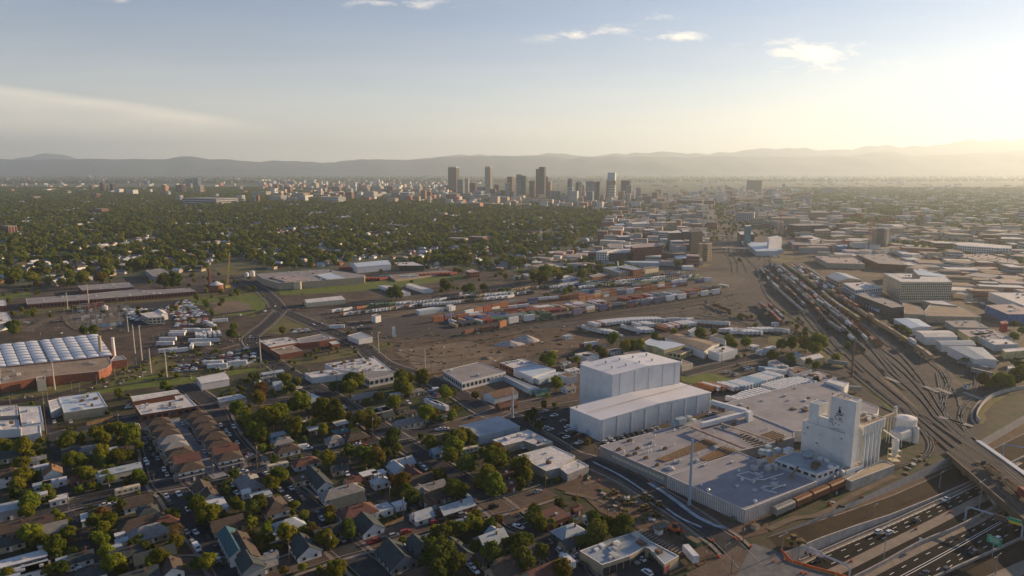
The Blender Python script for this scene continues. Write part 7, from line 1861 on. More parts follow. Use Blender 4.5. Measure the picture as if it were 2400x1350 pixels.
def occ_hit(x, y, r_):
    i, j = int(x//12), int(y//12)
    for a in (-1, 0, 1):
        for c in (-1, 0, 1):
            for q in OCC2.get((i+a, j+c), ()):
                if (q[0]-x)**2+(q[1]-y)**2 < (q[2]+r_)**2: return True
    return False
BIGB = []       # footprints of buildings: keep trees off them
for o in bpy.data.objects:
    if o.type == 'MESH' and o.parent is not None and o.name.split('.')[0] in ('wall', 'main_block', 'gallery') and o.data.vertices:
        l = o.parent.location; xs = [v.co.x for v in o.data.vertices]; ys = [v.co.y for v in o.data.vertices]
        if len(o.data.vertices) <= 30 and max(xs)-min(xs) < 260: BIGB.append((l.x+min(xs), l.x+max(xs), l.y+min(ys), l.y+max(ys)))
GB = {}
for q in BIGB:
    for i in range(int(q[0]//60), int(q[1]//60)+1):
        for j in range(int(q[2]//60), int(q[3]//60)+1): GB.setdefault((i, j), []).append(q)
def in_build(x, y, m=1.0): return any(q[0]-m < x < q[1]+m and q[2]-m < y < q[3]+m for q in GB.get((int(x//60), int(y//60)), ()))
for x, y, r_, k in TREES: occ_add(x, y, r_*.6)
# ------------------------------------------------------------------ houses
RC_ = dict(b=mat('brown_shingles', (.09,.068,.055), var=.14, scale=.6), g=mat('grey_shingles', (.24,.235,.24), var=.12, scale=.6), d=mat('dark_green_shingles', (.055,.07,.075), var=.14, scale=.6), w=mat('white_flat_roof', (.60,.60,.61), var=.08, scale=.5), r=mat('red_brown_shingles', (.145,.068,.055), var=.14, scale=.6), o=mat('orange_brown_shingles', (.21,.125,.075), var=.14, scale=.6), l=mat('pale_blue_grey_roof', (.36,.41,.45), var=.08, scale=.5), t=mat('teal_roof', (.05,.12,.14), var=.1, scale=.5))
WC_ = dict(w=m_wpaint, c=m_cream, t=m_tan, g=mat('grey_siding', (.28,.29,.30), var=.05), b=m_brick, u=mat('blue_siding', (.14,.33,.42), var=.06), d=mat('dark_blue_siding', (.10,.13,.17), var=.06), n=mat('navy_grey_siding', (.13,.12,.15), var=.06))
RN = dict(b='brown', g='grey', d='dark', w='white', r='red brown', o='orange brown', l='pale', t='teal'); WN = dict(w='white', c='cream', t='tan', g='grey', b='brick', u='blue', d='dark blue', n='navy')
HS = []
def rot2(e, x, y): return (x, y)
def house(x, y, L, W, az, kind, rc, wc, h=3.0, pitch=.42, name='house', group=None, px_=None, detail=True, cat='house', desc=None):
    if detail: L *= .86; W *= .84
    e = empty(name, (x, y, 0), rz_of(az), None, cat, group)   # local +Y runs along the ridge
    hw, hl = W/2, L/2; b = MB(); b.prism([Vector(p) for p in ((-hw,-hl,0),(hw,-hl,0),(hw,hl,0),(-hw,hl,0))], 0, h, top=False); rh = hw*pitch*1.6
    if kind == 'g': b.quad((-hw,-hl,h),(hw,-hl,h),(0,-hl,h+rh)); b.quad((hw,hl,h),(-hw,hl,h),(0,hl,h+rh))
    b.build('wall', WC_[wc], e, world=False); ov = .5; r = MB(); s = rh/hw*ov
    if kind == 'g':
        a = [(-hw-ov,-hl-ov,h-s),(-hw-ov,hl+ov,h-s),(0,hl+ov,h+rh),(0,-hl-ov,h+rh)]; c = [(hw+ov,-hl-ov,h-s),(hw+ov,hl+ov,h-s),(0,hl+ov,h+rh),(0,-hl-ov,h+rh)]
        up = lambda q, d: (q[0], q[1], q[2]+d)
        for q in (a, c):
            t_ = [up(p, .18) for p in q]; r.quad(*t_); r.quad(*q[::-1])
            for i in range(4): j = (i+1) % 4; r.quad(q[i], q[j], t_[j], t_[i])
    elif kind == 'h':
        k = max(.2, hl-hw*.95); E_ = [(-hw-ov,-hl-ov,h-s*.6),(hw+ov,-hl-ov,h-s*.6),(hw+ov,hl+ov,h-s*.6),(-hw-ov,hl+ov,h-s*.6)]; R1, R2 = (0,-k,h+rh), (0,k,h+rh)
        r.quad(E_[0],E_[1],R1); r.quad(E_[1],E_[2],R2,R1); r.quad(E_[2],E_[3],R2); r.quad(E_[3],E_[0],R1,R2); r.quad(*[(p[0],p[1],p[2]-.15) for p in E_[::-1]])
        for i in range(4): j = (i+1) % 4; p, q = E_[i], E_[j]; r.quad((p[0],p[1],p[2]-.15),(q[0],q[1],q[2]-.15), q, p)
    else:
        r.box((0,0,h+.1),(W+.5,L+.5,.25))
    rf = r.build('roof', RC_[rc], e, world=False)
    if detail:
        nf = 2 if h > 5 else 1
        for f in range(nf):
            zc = 1.55+2.9*f
            for sx in (-1, 1):
                n = max(1, int(L/3.4))
                for k in range(n): inst('window', UNITBOX, e, (sx*(hw+.03), -hl+L*(k+.5)/n, zc), 0, (.12, 1.15, 1.25), m_win)
            for sy in (-1, 1):
                n = max(1, int(W/3.6))
                for k in range(n): inst('window', UNITBOX, e, (-hw+W*(k+.5)/n, sy*(hl+.03), zc), 0, (1.15, .12, 1.25), m_win)
        inst('door', UNITBOX, e, (hw+.05, hl*.15, 1.05), 0, (.14, 1.0, 2.1), m_trim)
        if kind != 'f' and (int(x*3+y) % 3): inst('chimney', UNITBOX, rf, (hw*.3, hl*.3, h+rh*.8+.4), 0, (.6, .6, 1.4), m_brick)
        elif kind == 'f' and L > 8: inst('roof_unit', UNITBOX, rf, (hw*.2, hl*.2, h+.6), 0, (1.1, 1.3, .8), m_unit)
    HS.append((e, desc or ('%s walled %s with %s roof' % (WN[wc], 'shed' if L < 7.5 else 'long house' if L > 17 else 'house', RN[rc]) + (' flat' if False else '')), Vector((x, y, 0)))); BIGB.append((x-W/2, x+W/2, y-L/2, y+L/2))
    occ_add(x, y, max(L, W)*(.42 if detail else .3)); return e
HL = '''A|1085,745,13,10,v,g,b,w|1165,815,9,9,v,h,d,t|1120,910,20,10,v,h,b,t|1170,985,17,12,v,h,g,t|1600,640,11,9,u,g,b,w|1655,690,9,8,u,g,b,w|1710,765,13,9,u,f,w,w|1970,595,18,12,u,h,g,t|1795,920,14,10,v,g,b,t|1835,1065,24,7.5,u,g,t,w,5|1930,1105,24,8,u,g,b,w,5|1975,1225,12,9,u,g,d,g,5|1350,1265,11,9,u,g,b,w|705,860,7,9,v,f,w,w|790,835,9,8,v,g,b,t|285,410,10,8,v,f,g,w|322,465,7,4,v,f,w,w|412,510,9,9,u,g,o,w,4|430,580,11,5,v,f,w,w|330,605,8,5,v,f,l,w|50,525,14,9,v,h,b,w,5.5|290,685,9,6,v,f,w,w|460,715,8,6,v,f,w,w|60,785,15,10,v,f,l,g,5|130,940,15,9,v,g,b,t|400,960,13,9,v,g,g,t|390,1065,9,5,v,f,l,w|140,1205,21,7,v,f,w,g|300,1260,12,6,v,f,g,w|490,1205,8,5,v,f,l,w|960,1050,5,4,v,f,l,w|945,1000,4,3,v,f,w,w|600,565,5,5,v,g,r,b|795,540,4,4,v,g,w,w|130,1300,22,8,v,f,l,w|40,385,14,9,v,g,d,t|1220,1165,16,9,v,g,d,t|1000,1150,13,9,v,g,d,g|900,1105,6,4,v,f,l,w|1940,665,4,4,v,g,w,w|975,350,11,9,v,g,b,b|875,335,7,6,v,f,l,w|950,492,21,9,v,f,l,c,4.5|1080,470,4,4,v,g,r,b|1300,900,12,9,v,h,r,b|560,340,9,6,v,g,d,t|700,320,10,7,v,f,g,t|330,900,9,7,v,g,b,w|640,1180,9,7,v,g,d,w|1100,1330,14,9,v,g,d,t|720,1300,11,8,v,h,d,w|60,1060,13,8,v,g,d,t
B|380,60,8,7,v,g,b,t|455,170,8,7,v,f,l,b|670,125,9,8,v,f,w,b|670,190,10,9,v,f,t,b|620,255,10,9,v,h,g,w|790,235,15,9,v,h,b,b|165,215,10,6,v,f,l,u|205,270,12,8,v,h,g,w|242,330,14,9,v,h,b,w|390,430,14,8,v,h,r,w|490,565,24,9,u,g,d,w|675,665,22,10,v,h,g,w|720,740,17,9,v,g,d,c|800,820,18,11,v,h,r,w,4|990,795,10,8,v,f,l,w|885,925,14,11,u,g,d,w|260,930,14,11,v,h,l,w|385,1100,14,11,u,g,d,w|140,775,16,12,u,h,b,w|25,595,10,9,v,g,b,t|35,685,10,7,v,f,l,w|970,30,17,9,v,f,w,t|1215,115,23,8,v,g,g,c|1435,345,8,7,v,g,l,u|1150,440,13,9,v,g,l,w|1120,480,11,9,u,g,l,w|890,520,9,6,v,f,w,b|970,515,7,5,v,f,w,w|980,580,9,7,v,h,l,w|1240,515,14,8,u,g,r,b|1295,570,14,9,v,g,b,t|1365,640,18,9,v,g,g,t|1440,690,16,10,v,g,b,t|1310,660,8,7,u,g,g,w|1310,850,10,8,v,g,l,w|1580,785,18,8,v,g,l,b|1500,800,7,6,v,f,l,w|1130,760,6,5,v,f,w,w|1380,755,5,4,v,g,r,w|1280,1075,9,8,u,g,d,g,5.5|1110,1170,17,13,u,g,d,g|1600,1125,15,9,u,g,d,t|1860,1040,13,11,v,g,l,w,4|1900,1000,8,7,u,g,l,w,4|1890,1150,18,10,v,h,b,t|1985,1280,16,11,v,g,b,t|1250,1330,18,9,v,g,b,t|40,1230,11,9,v,g,g,t|1955,520,15,9,v,f,r,b|2000,605,10,8,v,f,r,b|660,480,9,6,v,g,d,t|760,580,8,6,v,g,r,t|560,980,12,8,v,g,d,t|140,1000,6,4,v,f,l,w|110,1180,6,5,v,g,g,w|350,560,10,8,v,f,b,t
C|320,850,14,12,v,f,r,b,4|455,980,14,11,v,h,l,d|510,795,5,4,v,g,r,b|630,865,7,6,v,f,l,w|720,915,6,3,v,f,w,w|30,1200,20,11,v,g,b,t|250,1305,16,10,v,g,r,t|100,1150,12,9,v,g,b,t|450,1070,8,7,v,g,d,t
F|855,1098,19,8,v,g,g,t|1260,1055,13,7,v,f,g,t|1110,1080,9,6,v,f,w,t|950,1210,18,10,v,f,w,t|1160,1190,8,6,v,f,b,t|1220,1220,8,6,v,f,b,t|165,1000,6,6,v,g,l,w,4|130,910,18,7,v,f,l,g|1040,1245,8,7,v,g,d,t|330,1120,9,7,v,f,d,t|90,950,10,5,v,f,g,t
Q|390,740,15,8,v,g,r,b|1045,565,9,8,v,g,g,w|1085,375,12,7,v,f,w,w|1085,330,7,6,v,g,b,t|1015,300,9,6,v,f,g,w|1550,175,12,7,v,f,l,w|1230,300,8,6,v,f,w,w
G|810,735,12,7,v,f,l,w|1910,700,9,7,v,f,w,w|1980,740,12,7,v,f,l,w|1530,1140,8,6,v,f,w,w|430,850,8,6,v,g,l,w|440,620,9,6,v,f,l,w|40,160,12,8,v,g,g,w|120,70,10,8,v,g,l,w|290,30,12,8,v,g,g,w
H|30,715,12,8,v,f,w,w|1580,1000,7,4,v,f,c,w|60,520,8,5,v,f,w,w'''
HL = HL.replace(',c,w', ',b,w')
for row in HL.split('\n'):
    parts_ = row.split('|'); t_ = parts_[0]
    for w in parts_[1:]:
        q = w.split(','); x, y, L, W = map(float, q[:4]); h = float(q[8]) if len(q) > 8 else 3.0; p = at(t_, x, y, h+1.0)
        house(p.x, p.y, L, W, UA if q[4] == 'u' else VA, q[5], q[6], q[7], h, cat='house' if L >= 7 else 'shed', name='house' if L >= 7 else 'shed')
DUP = [(1250,112,'b'),(1284,160,'b'),(1324,205,'b'),(1350,252,'g'),(1385,302,'g'),(1418,348,'b'),(1472,402,'r'),(1500,468,'b')]; DU2 = [(1545,58,'b'),(1590,95,'b'),(1620,138,'b'),(1642,185,'b'),(1690,225,'b'),(1725,278,'b'),(1780,330,'r'),(1806,385,'b')]
for row_, nm_ in ((DUP, 'left'), (DU2, 'right')):
    for i, (x, y, rc) in enumerate(row_):
        p = at('A', x, y, 7.2); e = house(p.x, p.y, 13.4, 10.4, VA, 'h' if rc != 'r' else 'g', rc, 'n' if i % 2 else 'g', 6.0, pitch=.34, group='two storey duplexes in two rows', cat='house', desc='duplex'); HS.pop()
        e['label'] = 'two storey duplex with %s roof, %s row, %s' % (RN[rc], nm_, ['farthest back','second from the back','third from the back','fourth from the back','fourth from the street corner','third from the street corner','second from the street corner','nearest the street corner'][i])
        inst('upper_band', UNITBOX, e, (0, 0, 5.2), 0, (8.9, 11.68, 1.5), m_trim if i in (7,) else WC_['t']); inst('porch', UNITBOX, e, (-1, -6.5 if nm_ == 'left' else 6.5, 1.4), 0, (4, 1.8, 2.8), WC_['t']); inst('belt_trim', UNITBOX, e, (0, 0, 3.0), 0, (8.95, 11.75, .25), m_trim)
# yards: fences
m_fen = mat('wooden_fence', (.24,.16,.09), rough=1, var=.15, scale=.6)
FN = []
for t_, s_, h_ in (('A', '695,735 900,695 1130,645', 1.9),('A', '1100,920 1240,890', 1.6),('A', '900,1110 1110,1060 1320,1030', 1.5),('B', '640,315 780,285 920,262', 1.9),('B', '1260,930 1480,880 1700,810', 1.9),('B', '530,760 660,730', 1.5),('B', '430,715 490,780', 1.2),('C', '0,870 100,820 330,730', 1.3),('C', '1260,1340 1480,1240 1640,1200', 1.0),('A', '440,190 700,160 900,110', 2.2),('F', '360,420 800,400 1160,375', 1.4),('E', '1720,905 2025,852', 2.4),('F', '1380,950 1480,930', 1.5),('A', '130,720 330,690', 1.6),('B', '1040,960 1180,900', 1.6),('A','520,1090 760,1060',1.6),('B','0,900 180,870',1.6),('B','600,740 760,700',1.6),('A','1240,60 1560,20',1.5)):
    P = poly(t_, s_); e = empty('fence', P[0], 0, None, 'fence', 'yard fences')
    for p, a in walk(P, 2.45):
        inst('board_panel', UNITBOX, e, (p.x-P[0].x, p.y-P[0].y, h_/2), rz_of(a), (.08, 2.35, h_), m_fen if t_ != 'E' else m_trim); inst('post', UNITBOX, e, (p.x-P[0].x+.02, p.y-P[0].y+1.2, h_/2), rz_of(a), (.14, .14, h_+.15), m_fen)
    FN.append((e, ('low ' if h_ < 1.5 else 'tall ')+('white' if t_ == 'E' else 'brown')+' board fence', P[len(P)//2]))
autolabel(FN)
# the suburb beyond: houses half hidden by trees
sub = Z('-300,405 0,430 600,432 1000,480 1300,488 1480,500 1400,545 1380,590 1250,620 1180,640 1090,622 980,622 920,610 830,610 800,625 640,632 560,600 430,650 330,640 180,668 0,672 -300,690')
hr = random.Random(9); n_in = 0; rest_h = {}; cand = []
u_, v_ = azv(13), azv(103)
for i in range(-160, 90):
    for j in range(20, 190):
        p = u_*(j*22+hr.uniform(-3, 3))+v_*(i*19+hr.uniform(-2, 2)); 
        if i % 5 == 0 or p.y > 3600 or not inside(p, sub) or hr.random() < .40: continue
        if in_build(p.x, p.y, 8) or occ_hit(p.x, p.y, 3): continue
        cand.append(p.copy())
cand.sort(key=lambda p: p.y)
KN = len(HS); room = 300-KN-16
for k, p in enumerate(cand):
    L, W = hr.uniform(10, 17), hr.uniform(8, 10.5); az = hr.choice([13, 103]); rc = hr.choice('bggdwbglgl'); wc = hr.choice('wwcttbbg')
    if k < room: house(p.x, p.y, L, W, az, hr.choice('gghf'), rc, wc, hr.uniform(2.8, 4.6), group='houses in the leafy suburb', detail=False)
    else: rest_h.setdefault((rc, wc), []).append((p, L, W, az))
b = MB(); ml = []
for (rc, wc), v in rest_h.items():
    ml.append(WC_[wc]); wi = len(ml)-1; ml.append(RC_[rc]); ri = len(ml)-1
    for p, L, W, az in v:
        b.mi = wi; b.box((p.x, p.y, 1.7), (W, L, 3.4), az); b.mi = ri; a = azv(az); r_ = Vector((a.y, -a.x, 0)); z = lambda q, zz: (q.x, q.y, zz)
        A, B_, C, D = p-r_*W*.56-a*L*.53, p+r_*W*.56-a*L*.53, p+r_*W*.56+a*L*.53, p-r_*W*.56+a*L*.53; R1, R2 = p-a*L*.4, p+a*L*.4
        b.quad(z(A, 3.2), z(B_, 3.2), z(R1, 5.6)); b.quad(z(B_, 3.2), z(C, 3.2), z(R2, 5.6), z(R1, 5.6)); b.quad(z(C, 3.2), z(D, 3.2), z(R2, 5.6)); b.quad(z(D, 3.2), z(A, 3.2), z(R1, 5.6), z(R2, 5.6))
b.build('distant_houses', ml)['kind'] = 'stuff'
autolabel(HS)
# ------------------------------------------------------------------ tree cover: all trees past the individual ones
GB = {}
for q in BIGB:
    for i in range(int(q[0]//60), int(q[1]//60)+1):
        for j in range(int(q[2]//60), int(q[3]//60)+1): GB.setdefault((i, j), []).append(q)
n0 = 0
for k in range(5200):      # yard trees and bushes near the houses
    w_ = tr.random(); y = 225+(520-225)*w_; x = tr.uniform(-.78, .35)*y; r_ = tr.choice([1.0, 1.4, 1.8, 2.4, 3.2])
    if not inside((x, y), resid) or occ_hit(x, y, r_*.8) or in_build(x, y, r_*.7) or near_road((x, y), .8+r_*.6): continue
    FAR.append((x, y, r_, 0)); occ_add(x, y, r_*.9); n0 += 1
    if n0 > 820: break
zones = [(sub, 41000, (3.8, 7.6)), (Z('0,640 330,655 560,640 640,690 470,770 300,740 0,760'), 90, (2, 4)), (Z('1040,690 900,650 850,620 1250,600 1440,640 1440,700'), 120, (2, 5)),
    (Z('1500,600 1300,620 1250,650 1500,640'), 100, (3, 5)), (Z('1800,425 2440,425 2440,520 1900,500'), 9000, (3.5, 7)), (Z('2000,500 2440,500 2440,650 2240,600 1900,560'), 1500, (3, 6)), (Z('1000,455 1560,470 1900,470 1900,560 1700,560 1560,600 1300,498'), 3600, (3, 5.5)), (Z('600,425 1060,425 1060,480 700,475'), 4500, (4, 7)),
    (Z('-100,404 2440,404 2440,426 -100,432'), 9000, (8, 16)), (Z('2310,925 2400,885 2440,900 2440,850 2340,862'), 45, (2, 4)), (Z('1840,755 1920,790 1940,840 1910,840 1870,800'), 16, (1.5, 3)), (Z('1700,720 2000,760 2000,830 1700,770'), 25, (1.5, 3)), (Z('80,900 330,850 420,820 640,830 900,800 930,815 600,870 300,905'), 90, (1, 2))]
for pg, n, rz_ in zones:
    xs = [p.x for p in pg]; ys = [p.y for p in pg]; y0, y1 = min(ys), max(ys); x0, x1 = min(xs), max(xs); k = tr_ = 0; ymx = min(y1, 5600)
    while k < n and tr_ < n*4:
        tr_ += 1; w_ = tr.random(); y = math.sqrt(y0*y0+(ymx*ymx-y0*y0)*w_) if y0 < 5000 else 1/((1-w_)/y0+w_/y1); x = tr.uniform(max(x0, -.8*y-60), min(x1, .8*y+60))
        if abs(x) > y*.80+60 or not inside((x, y), pg): continue
        r_ = tr.uniform(*rz_)
        if y < 4000 and (in_build(x, y, 1.5 if y < 1400 else 0) or occ_hit(x, y, r_*.30)): continue
        if y < 4000: occ_add(x, y, r_*.30)
        # patchiness: streets stay open
        g_ = (x*v_.x+y*v_.y)/95.0; 
        if pg is sub and (g_-math.floor(g_)) < .10: continue
        if pg is sub and (noise.noise(Vector((x/120, y/120, 3))) < -.30 or tr.random() < max(0, (pj((x, y, 0))[0]-1050)/1000)): continue
        FAR.append((x, y, r_, 1 if y > 1500 else 0)); k += 1
# weeds and rubbish on the open ground
wb = MB(); m_junk = [m_brown, m_unit, m_conc, mat('weeds', (.10,.11,.03), rough=1), m_bog]
for pg, n in ((Z('900,790 1350,760 1420,790 1280,860 985,875'), 260), (Z('1300,790 1480,740 1720,690 1780,760 1650,740'), 330), (Z('1400,1140 1500,1180 1640,1280 1560,1250 1440,1200'), 160), (Z('720,735 900,760 880,800 800,780'), 160), (Z('380,800 600,780 620,860 450,900'), 300), (Z('480,640 900,720 700,730 640,700'), 120), (Z('1900,1180 2160,1060 2200,1080 1900,1230'), 150), (Z('0,900 420,830 300,905 0,940'), 300), (Z('60,730 500,680 520,760 100,790'), 260)):
    xs = [p.x for p in pg]; ys = [p.y for p in pg]
    for k in range(n):
        x, y = tr.uniform(min(xs), max(xs)), tr.uniform(min(ys), max(ys))
        if inside((x, y), pg) and not in_build(x, y, 1):
            wb.mi = tr.choice((0, 1, 2, 3, 3, 3, 4)); wb.box((x, y, .45), (tr.uniform(.4, 2.2), tr.uniform(.5, 3.2), tr.uniform(.3, .9)), tr.uniform(0, 180))
wb.build('scattered_rubbish', m_junk)['kind'] = 'stuff'
protos = bpy.data.collections.new('tree_shapes')
for s in range(5):
    me = crown(50+s, 150, .17, 8, [1, .85, 1.2, 1, .9][s]).mesh('far_crown_shape', [m_leaf, m_leafd, m_leaf, m_leaf, m_leafd][s]); o = bpy.data.objects.new('far_crown', me); protos.objects.link(o)
import numpy as np
me = bpy.data.meshes.new('tree_cover'); me.from_pydata([(x, y, r_*1.0) for x, y, r_, _ in FAR], [], [])
at_ = me.attributes.new('size', 'FLOAT', 'POINT'); at_.data.foreach_set('value', np.array([q[2] for q in FAR], dtype=np.float32))
to = bpy.data.objects.new('tree_cover', me); COL.objects.link(to); to['kind'] = 'stuff'; to['label'] = 'dense tree cover of the suburb and the far plain'
ng = bpy.data.node_groups.new('scatter', 'GeometryNodeTree'); ng.interface.new_socket('Geometry', in_out='INPUT', socket_type='NodeSocketGeometry'); ng.interface.new_socket('Geometry', in_out='OUTPUT', socket_type='NodeSocketGeometry')
gi = ng.nodes.new('NodeGroupInput'); go = ng.nodes.new('NodeGroupOutput'); ip = ng.nodes.new('GeometryNodeInstanceOnPoints'); ci = ng.nodes.new('GeometryNodeCollectionInfo'); ci.inputs['Collection'].default_value = protos; ci.inputs['Separate Children'].default_value = True; ci.inputs['Reset Children'].default_value = True
na_ = ng.nodes.new('GeometryNodeInputNamedAttribute'); na_.data_type = 'FLOAT'; na_.inputs['Name'].default_value = 'size'
rv = ng.nodes.new('FunctionNodeRandomValue'); rv.data_type = 'FLOAT_VECTOR'; rv.inputs['Min'].default_value = (0, 0, 0); rv.inputs['Max'].default_value = (0, 0, 6.28)
m2p = ng.nodes.new('GeometryNodeMeshToPoints'); ip.inputs['Pick Instance'].default_value = True
ng.links.new(gi.outputs[0], m2p.inputs[0]); ng.links.new(m2p.outputs[0], ip.inputs['Points']); ng.links.new(ci.outputs[0], ip.inputs['Instance']); ng.links.new(na_.outputs[0], ip.inputs['Scale']); ng.links.new(rv.outputs[0], ip.inputs['Rotation']); ng.links.new(ip.outputs[0], go.inputs[0])
to.modifiers.new('scatter', 'NODES').node_group = ng
print('trees far', len(FAR), 'houses', KN, 'cand', len(cand), 'trees listed', len(TREES))
# ------------------------------------------------------------------ cars
def lathe_car(kind):
    """side profile swept across the width; body and glasshouse as separate meshes"""
    b = MB(); g = MB()
    if kind == 'sedan': prof = [(-2.25,.35),(-2.3,.75),(-1.9,.92),(-1.1,.98),(1.3,.98),(2.1,.86),(2.3,.6),(2.25,.35)]; gl = [(-1.55,.95),(-.95,1.42),(.35,1.45),(1.15,.97)]; W = .88
    elif kind == 'suv': prof = [(-2.3,.4),(-2.35,.95),(-2.25,1.1),(1.2,1.12),(2.1,1.0),(2.35,.7),(2.3,.4)]; gl = [(-2.2,1.1),(-1.95,1.68),(.4,1.72),(1.2,1.12)]; W = .93
    elif kind == 'pickup': prof = [(-2.7,.5),(-2.75,1.05),(1.5,1.08),(2.55,1.0),(2.75,.75),(2.7,.5)]; gl = [(-.55,1.06),(-.35,1.72),(.8,1.74),(1.45,1.08)]; W = .95
    else: prof = [(-2.9,.4),(-2.95,2.1),(-2.8,2.3),(1.6,2.3),(2.3,1.4),(2.8,1.15),(2.85,.5)]; gl = [(1.45,1.35),(1.5,2.2),(1.68,2.2),(2.3,1.42)]; W = 1.0
    for (q, m_, w0, w1) in ((prof, b, W, W), (gl, g, W*.93, W*.78)):
        n = len(q); zt_ = max(z for _, z in q); 
        for s in (-1, 1):
            for y, z in q: m_.v.append((s*(w0 if z < zt_-.3 or m_ is b else w1), y, z))
        for i in range(n): j = (i+1) % n; m_.f.append((i, j, n+j, n+i)); m_.m.append(0)
        m_.f.append(tuple(range(n-1, -1, -1))); m_.f.append(tuple(range(n, 2*n))); m_.m += [0, 0]
    r = MB()
    if kind in ('sedan', 'suv', 'pickup'):
        ys = [y for y, z in gl]; zt_ = max(z for _, z in gl); r.box((0, (gl[1][0]+gl[2][0])/2, zt_+.015), (W*1.5, (gl[2][0]-gl[1][0])*.98, .05))
    if kind == 'pickup': r.box((0, -1.65, 1.10), (1.5, 1.9, .04))
    return b.mesh(kind+'_body', m_bog), g.mesh(kind+'_glass', m_win), (r.mesh(kind+'_roof', m_bog) if r.v else None)
CARS = {k: lathe_car(k) for k in ('sedan', 'suv', 'pickup', 'van')}
_w = MB().tube((-.11, 0, .33), (.11, 0, .33), .33, 10); WHEEL = _w.mesh('wheel_shape', mat('tyre', (.02,.02,.02), rough=.9))
CCOL = dict(w=(.72,.73,.74), d=(.025,.027,.03), g=(.28,.29,.30), b=(.05,.10,.22), r=(.33,.03,.03), l=(.35,.45,.52), s=(.50,.51,.52), y=(.55,.42,.06)); CN = dict(w='white', d='black', g='grey', b='blue', r='red', l='pale blue', s='silver', y='yellow')
def cm(c): return mat('car_paint_'+CN[c].replace(' ', '_'), CCOL[c], rough=.3, var=.03, spec=.6)
CARL = []; NC = [0]; XC = []
def car(x, y, z, az, c, kind='sedan', group='parked cars', desc=''):
    if NC[0] >= 300: XC.append((x, y, z, az, c)); return
    NC[0] += 1; e = empty('car' if kind in ('sedan', 'suv') else 'pickup_truck' if kind == 'pickup' else 'van', (x, y, z), rz_of(az), None, {'sedan': 'car', 'suv': 'car', 'pickup': 'pickup truck', 'van': 'van'}[kind], group)
    bo, gl, rf = CARS[kind]; inst('body', bo, e, m=cm(c)); inst('windows', gl, e)
    if rf: inst('roof', rf, e, m=cm(c))
    yy = 1.4 if kind in ('sedan', 'suv') else 1.75
    for sx in (-.82, .82):
        for sy in (-yy, yy): inst('wheel', WHEEL, e, (sx, sy, 0))
    CARL.append((e, CN[c]+' '+{'sedan': 'car', 'suv': 'tall car', 'pickup': 'pickup truck', 'van': 'van'}[kind]+desc, (x, y)))
def road_dir(p):
    best = (1e9, UA)
    for P, w_ in streets:
        for i in range(len(P)-1):
            a, b_ = P[i], P[i+1]; m_ = (a+b_)/2; d = (m_.x-p.x)**2+(m_.y-p.y)**2
            if d < best[0]: best = (d, math.degrees(math.atan2(b_.x-a.x, b_.y-a.y)))
    return best[1]
KD = {'': 'sedan', 'S': 'suv', 'P': 'pickup', 'V': 'van'}
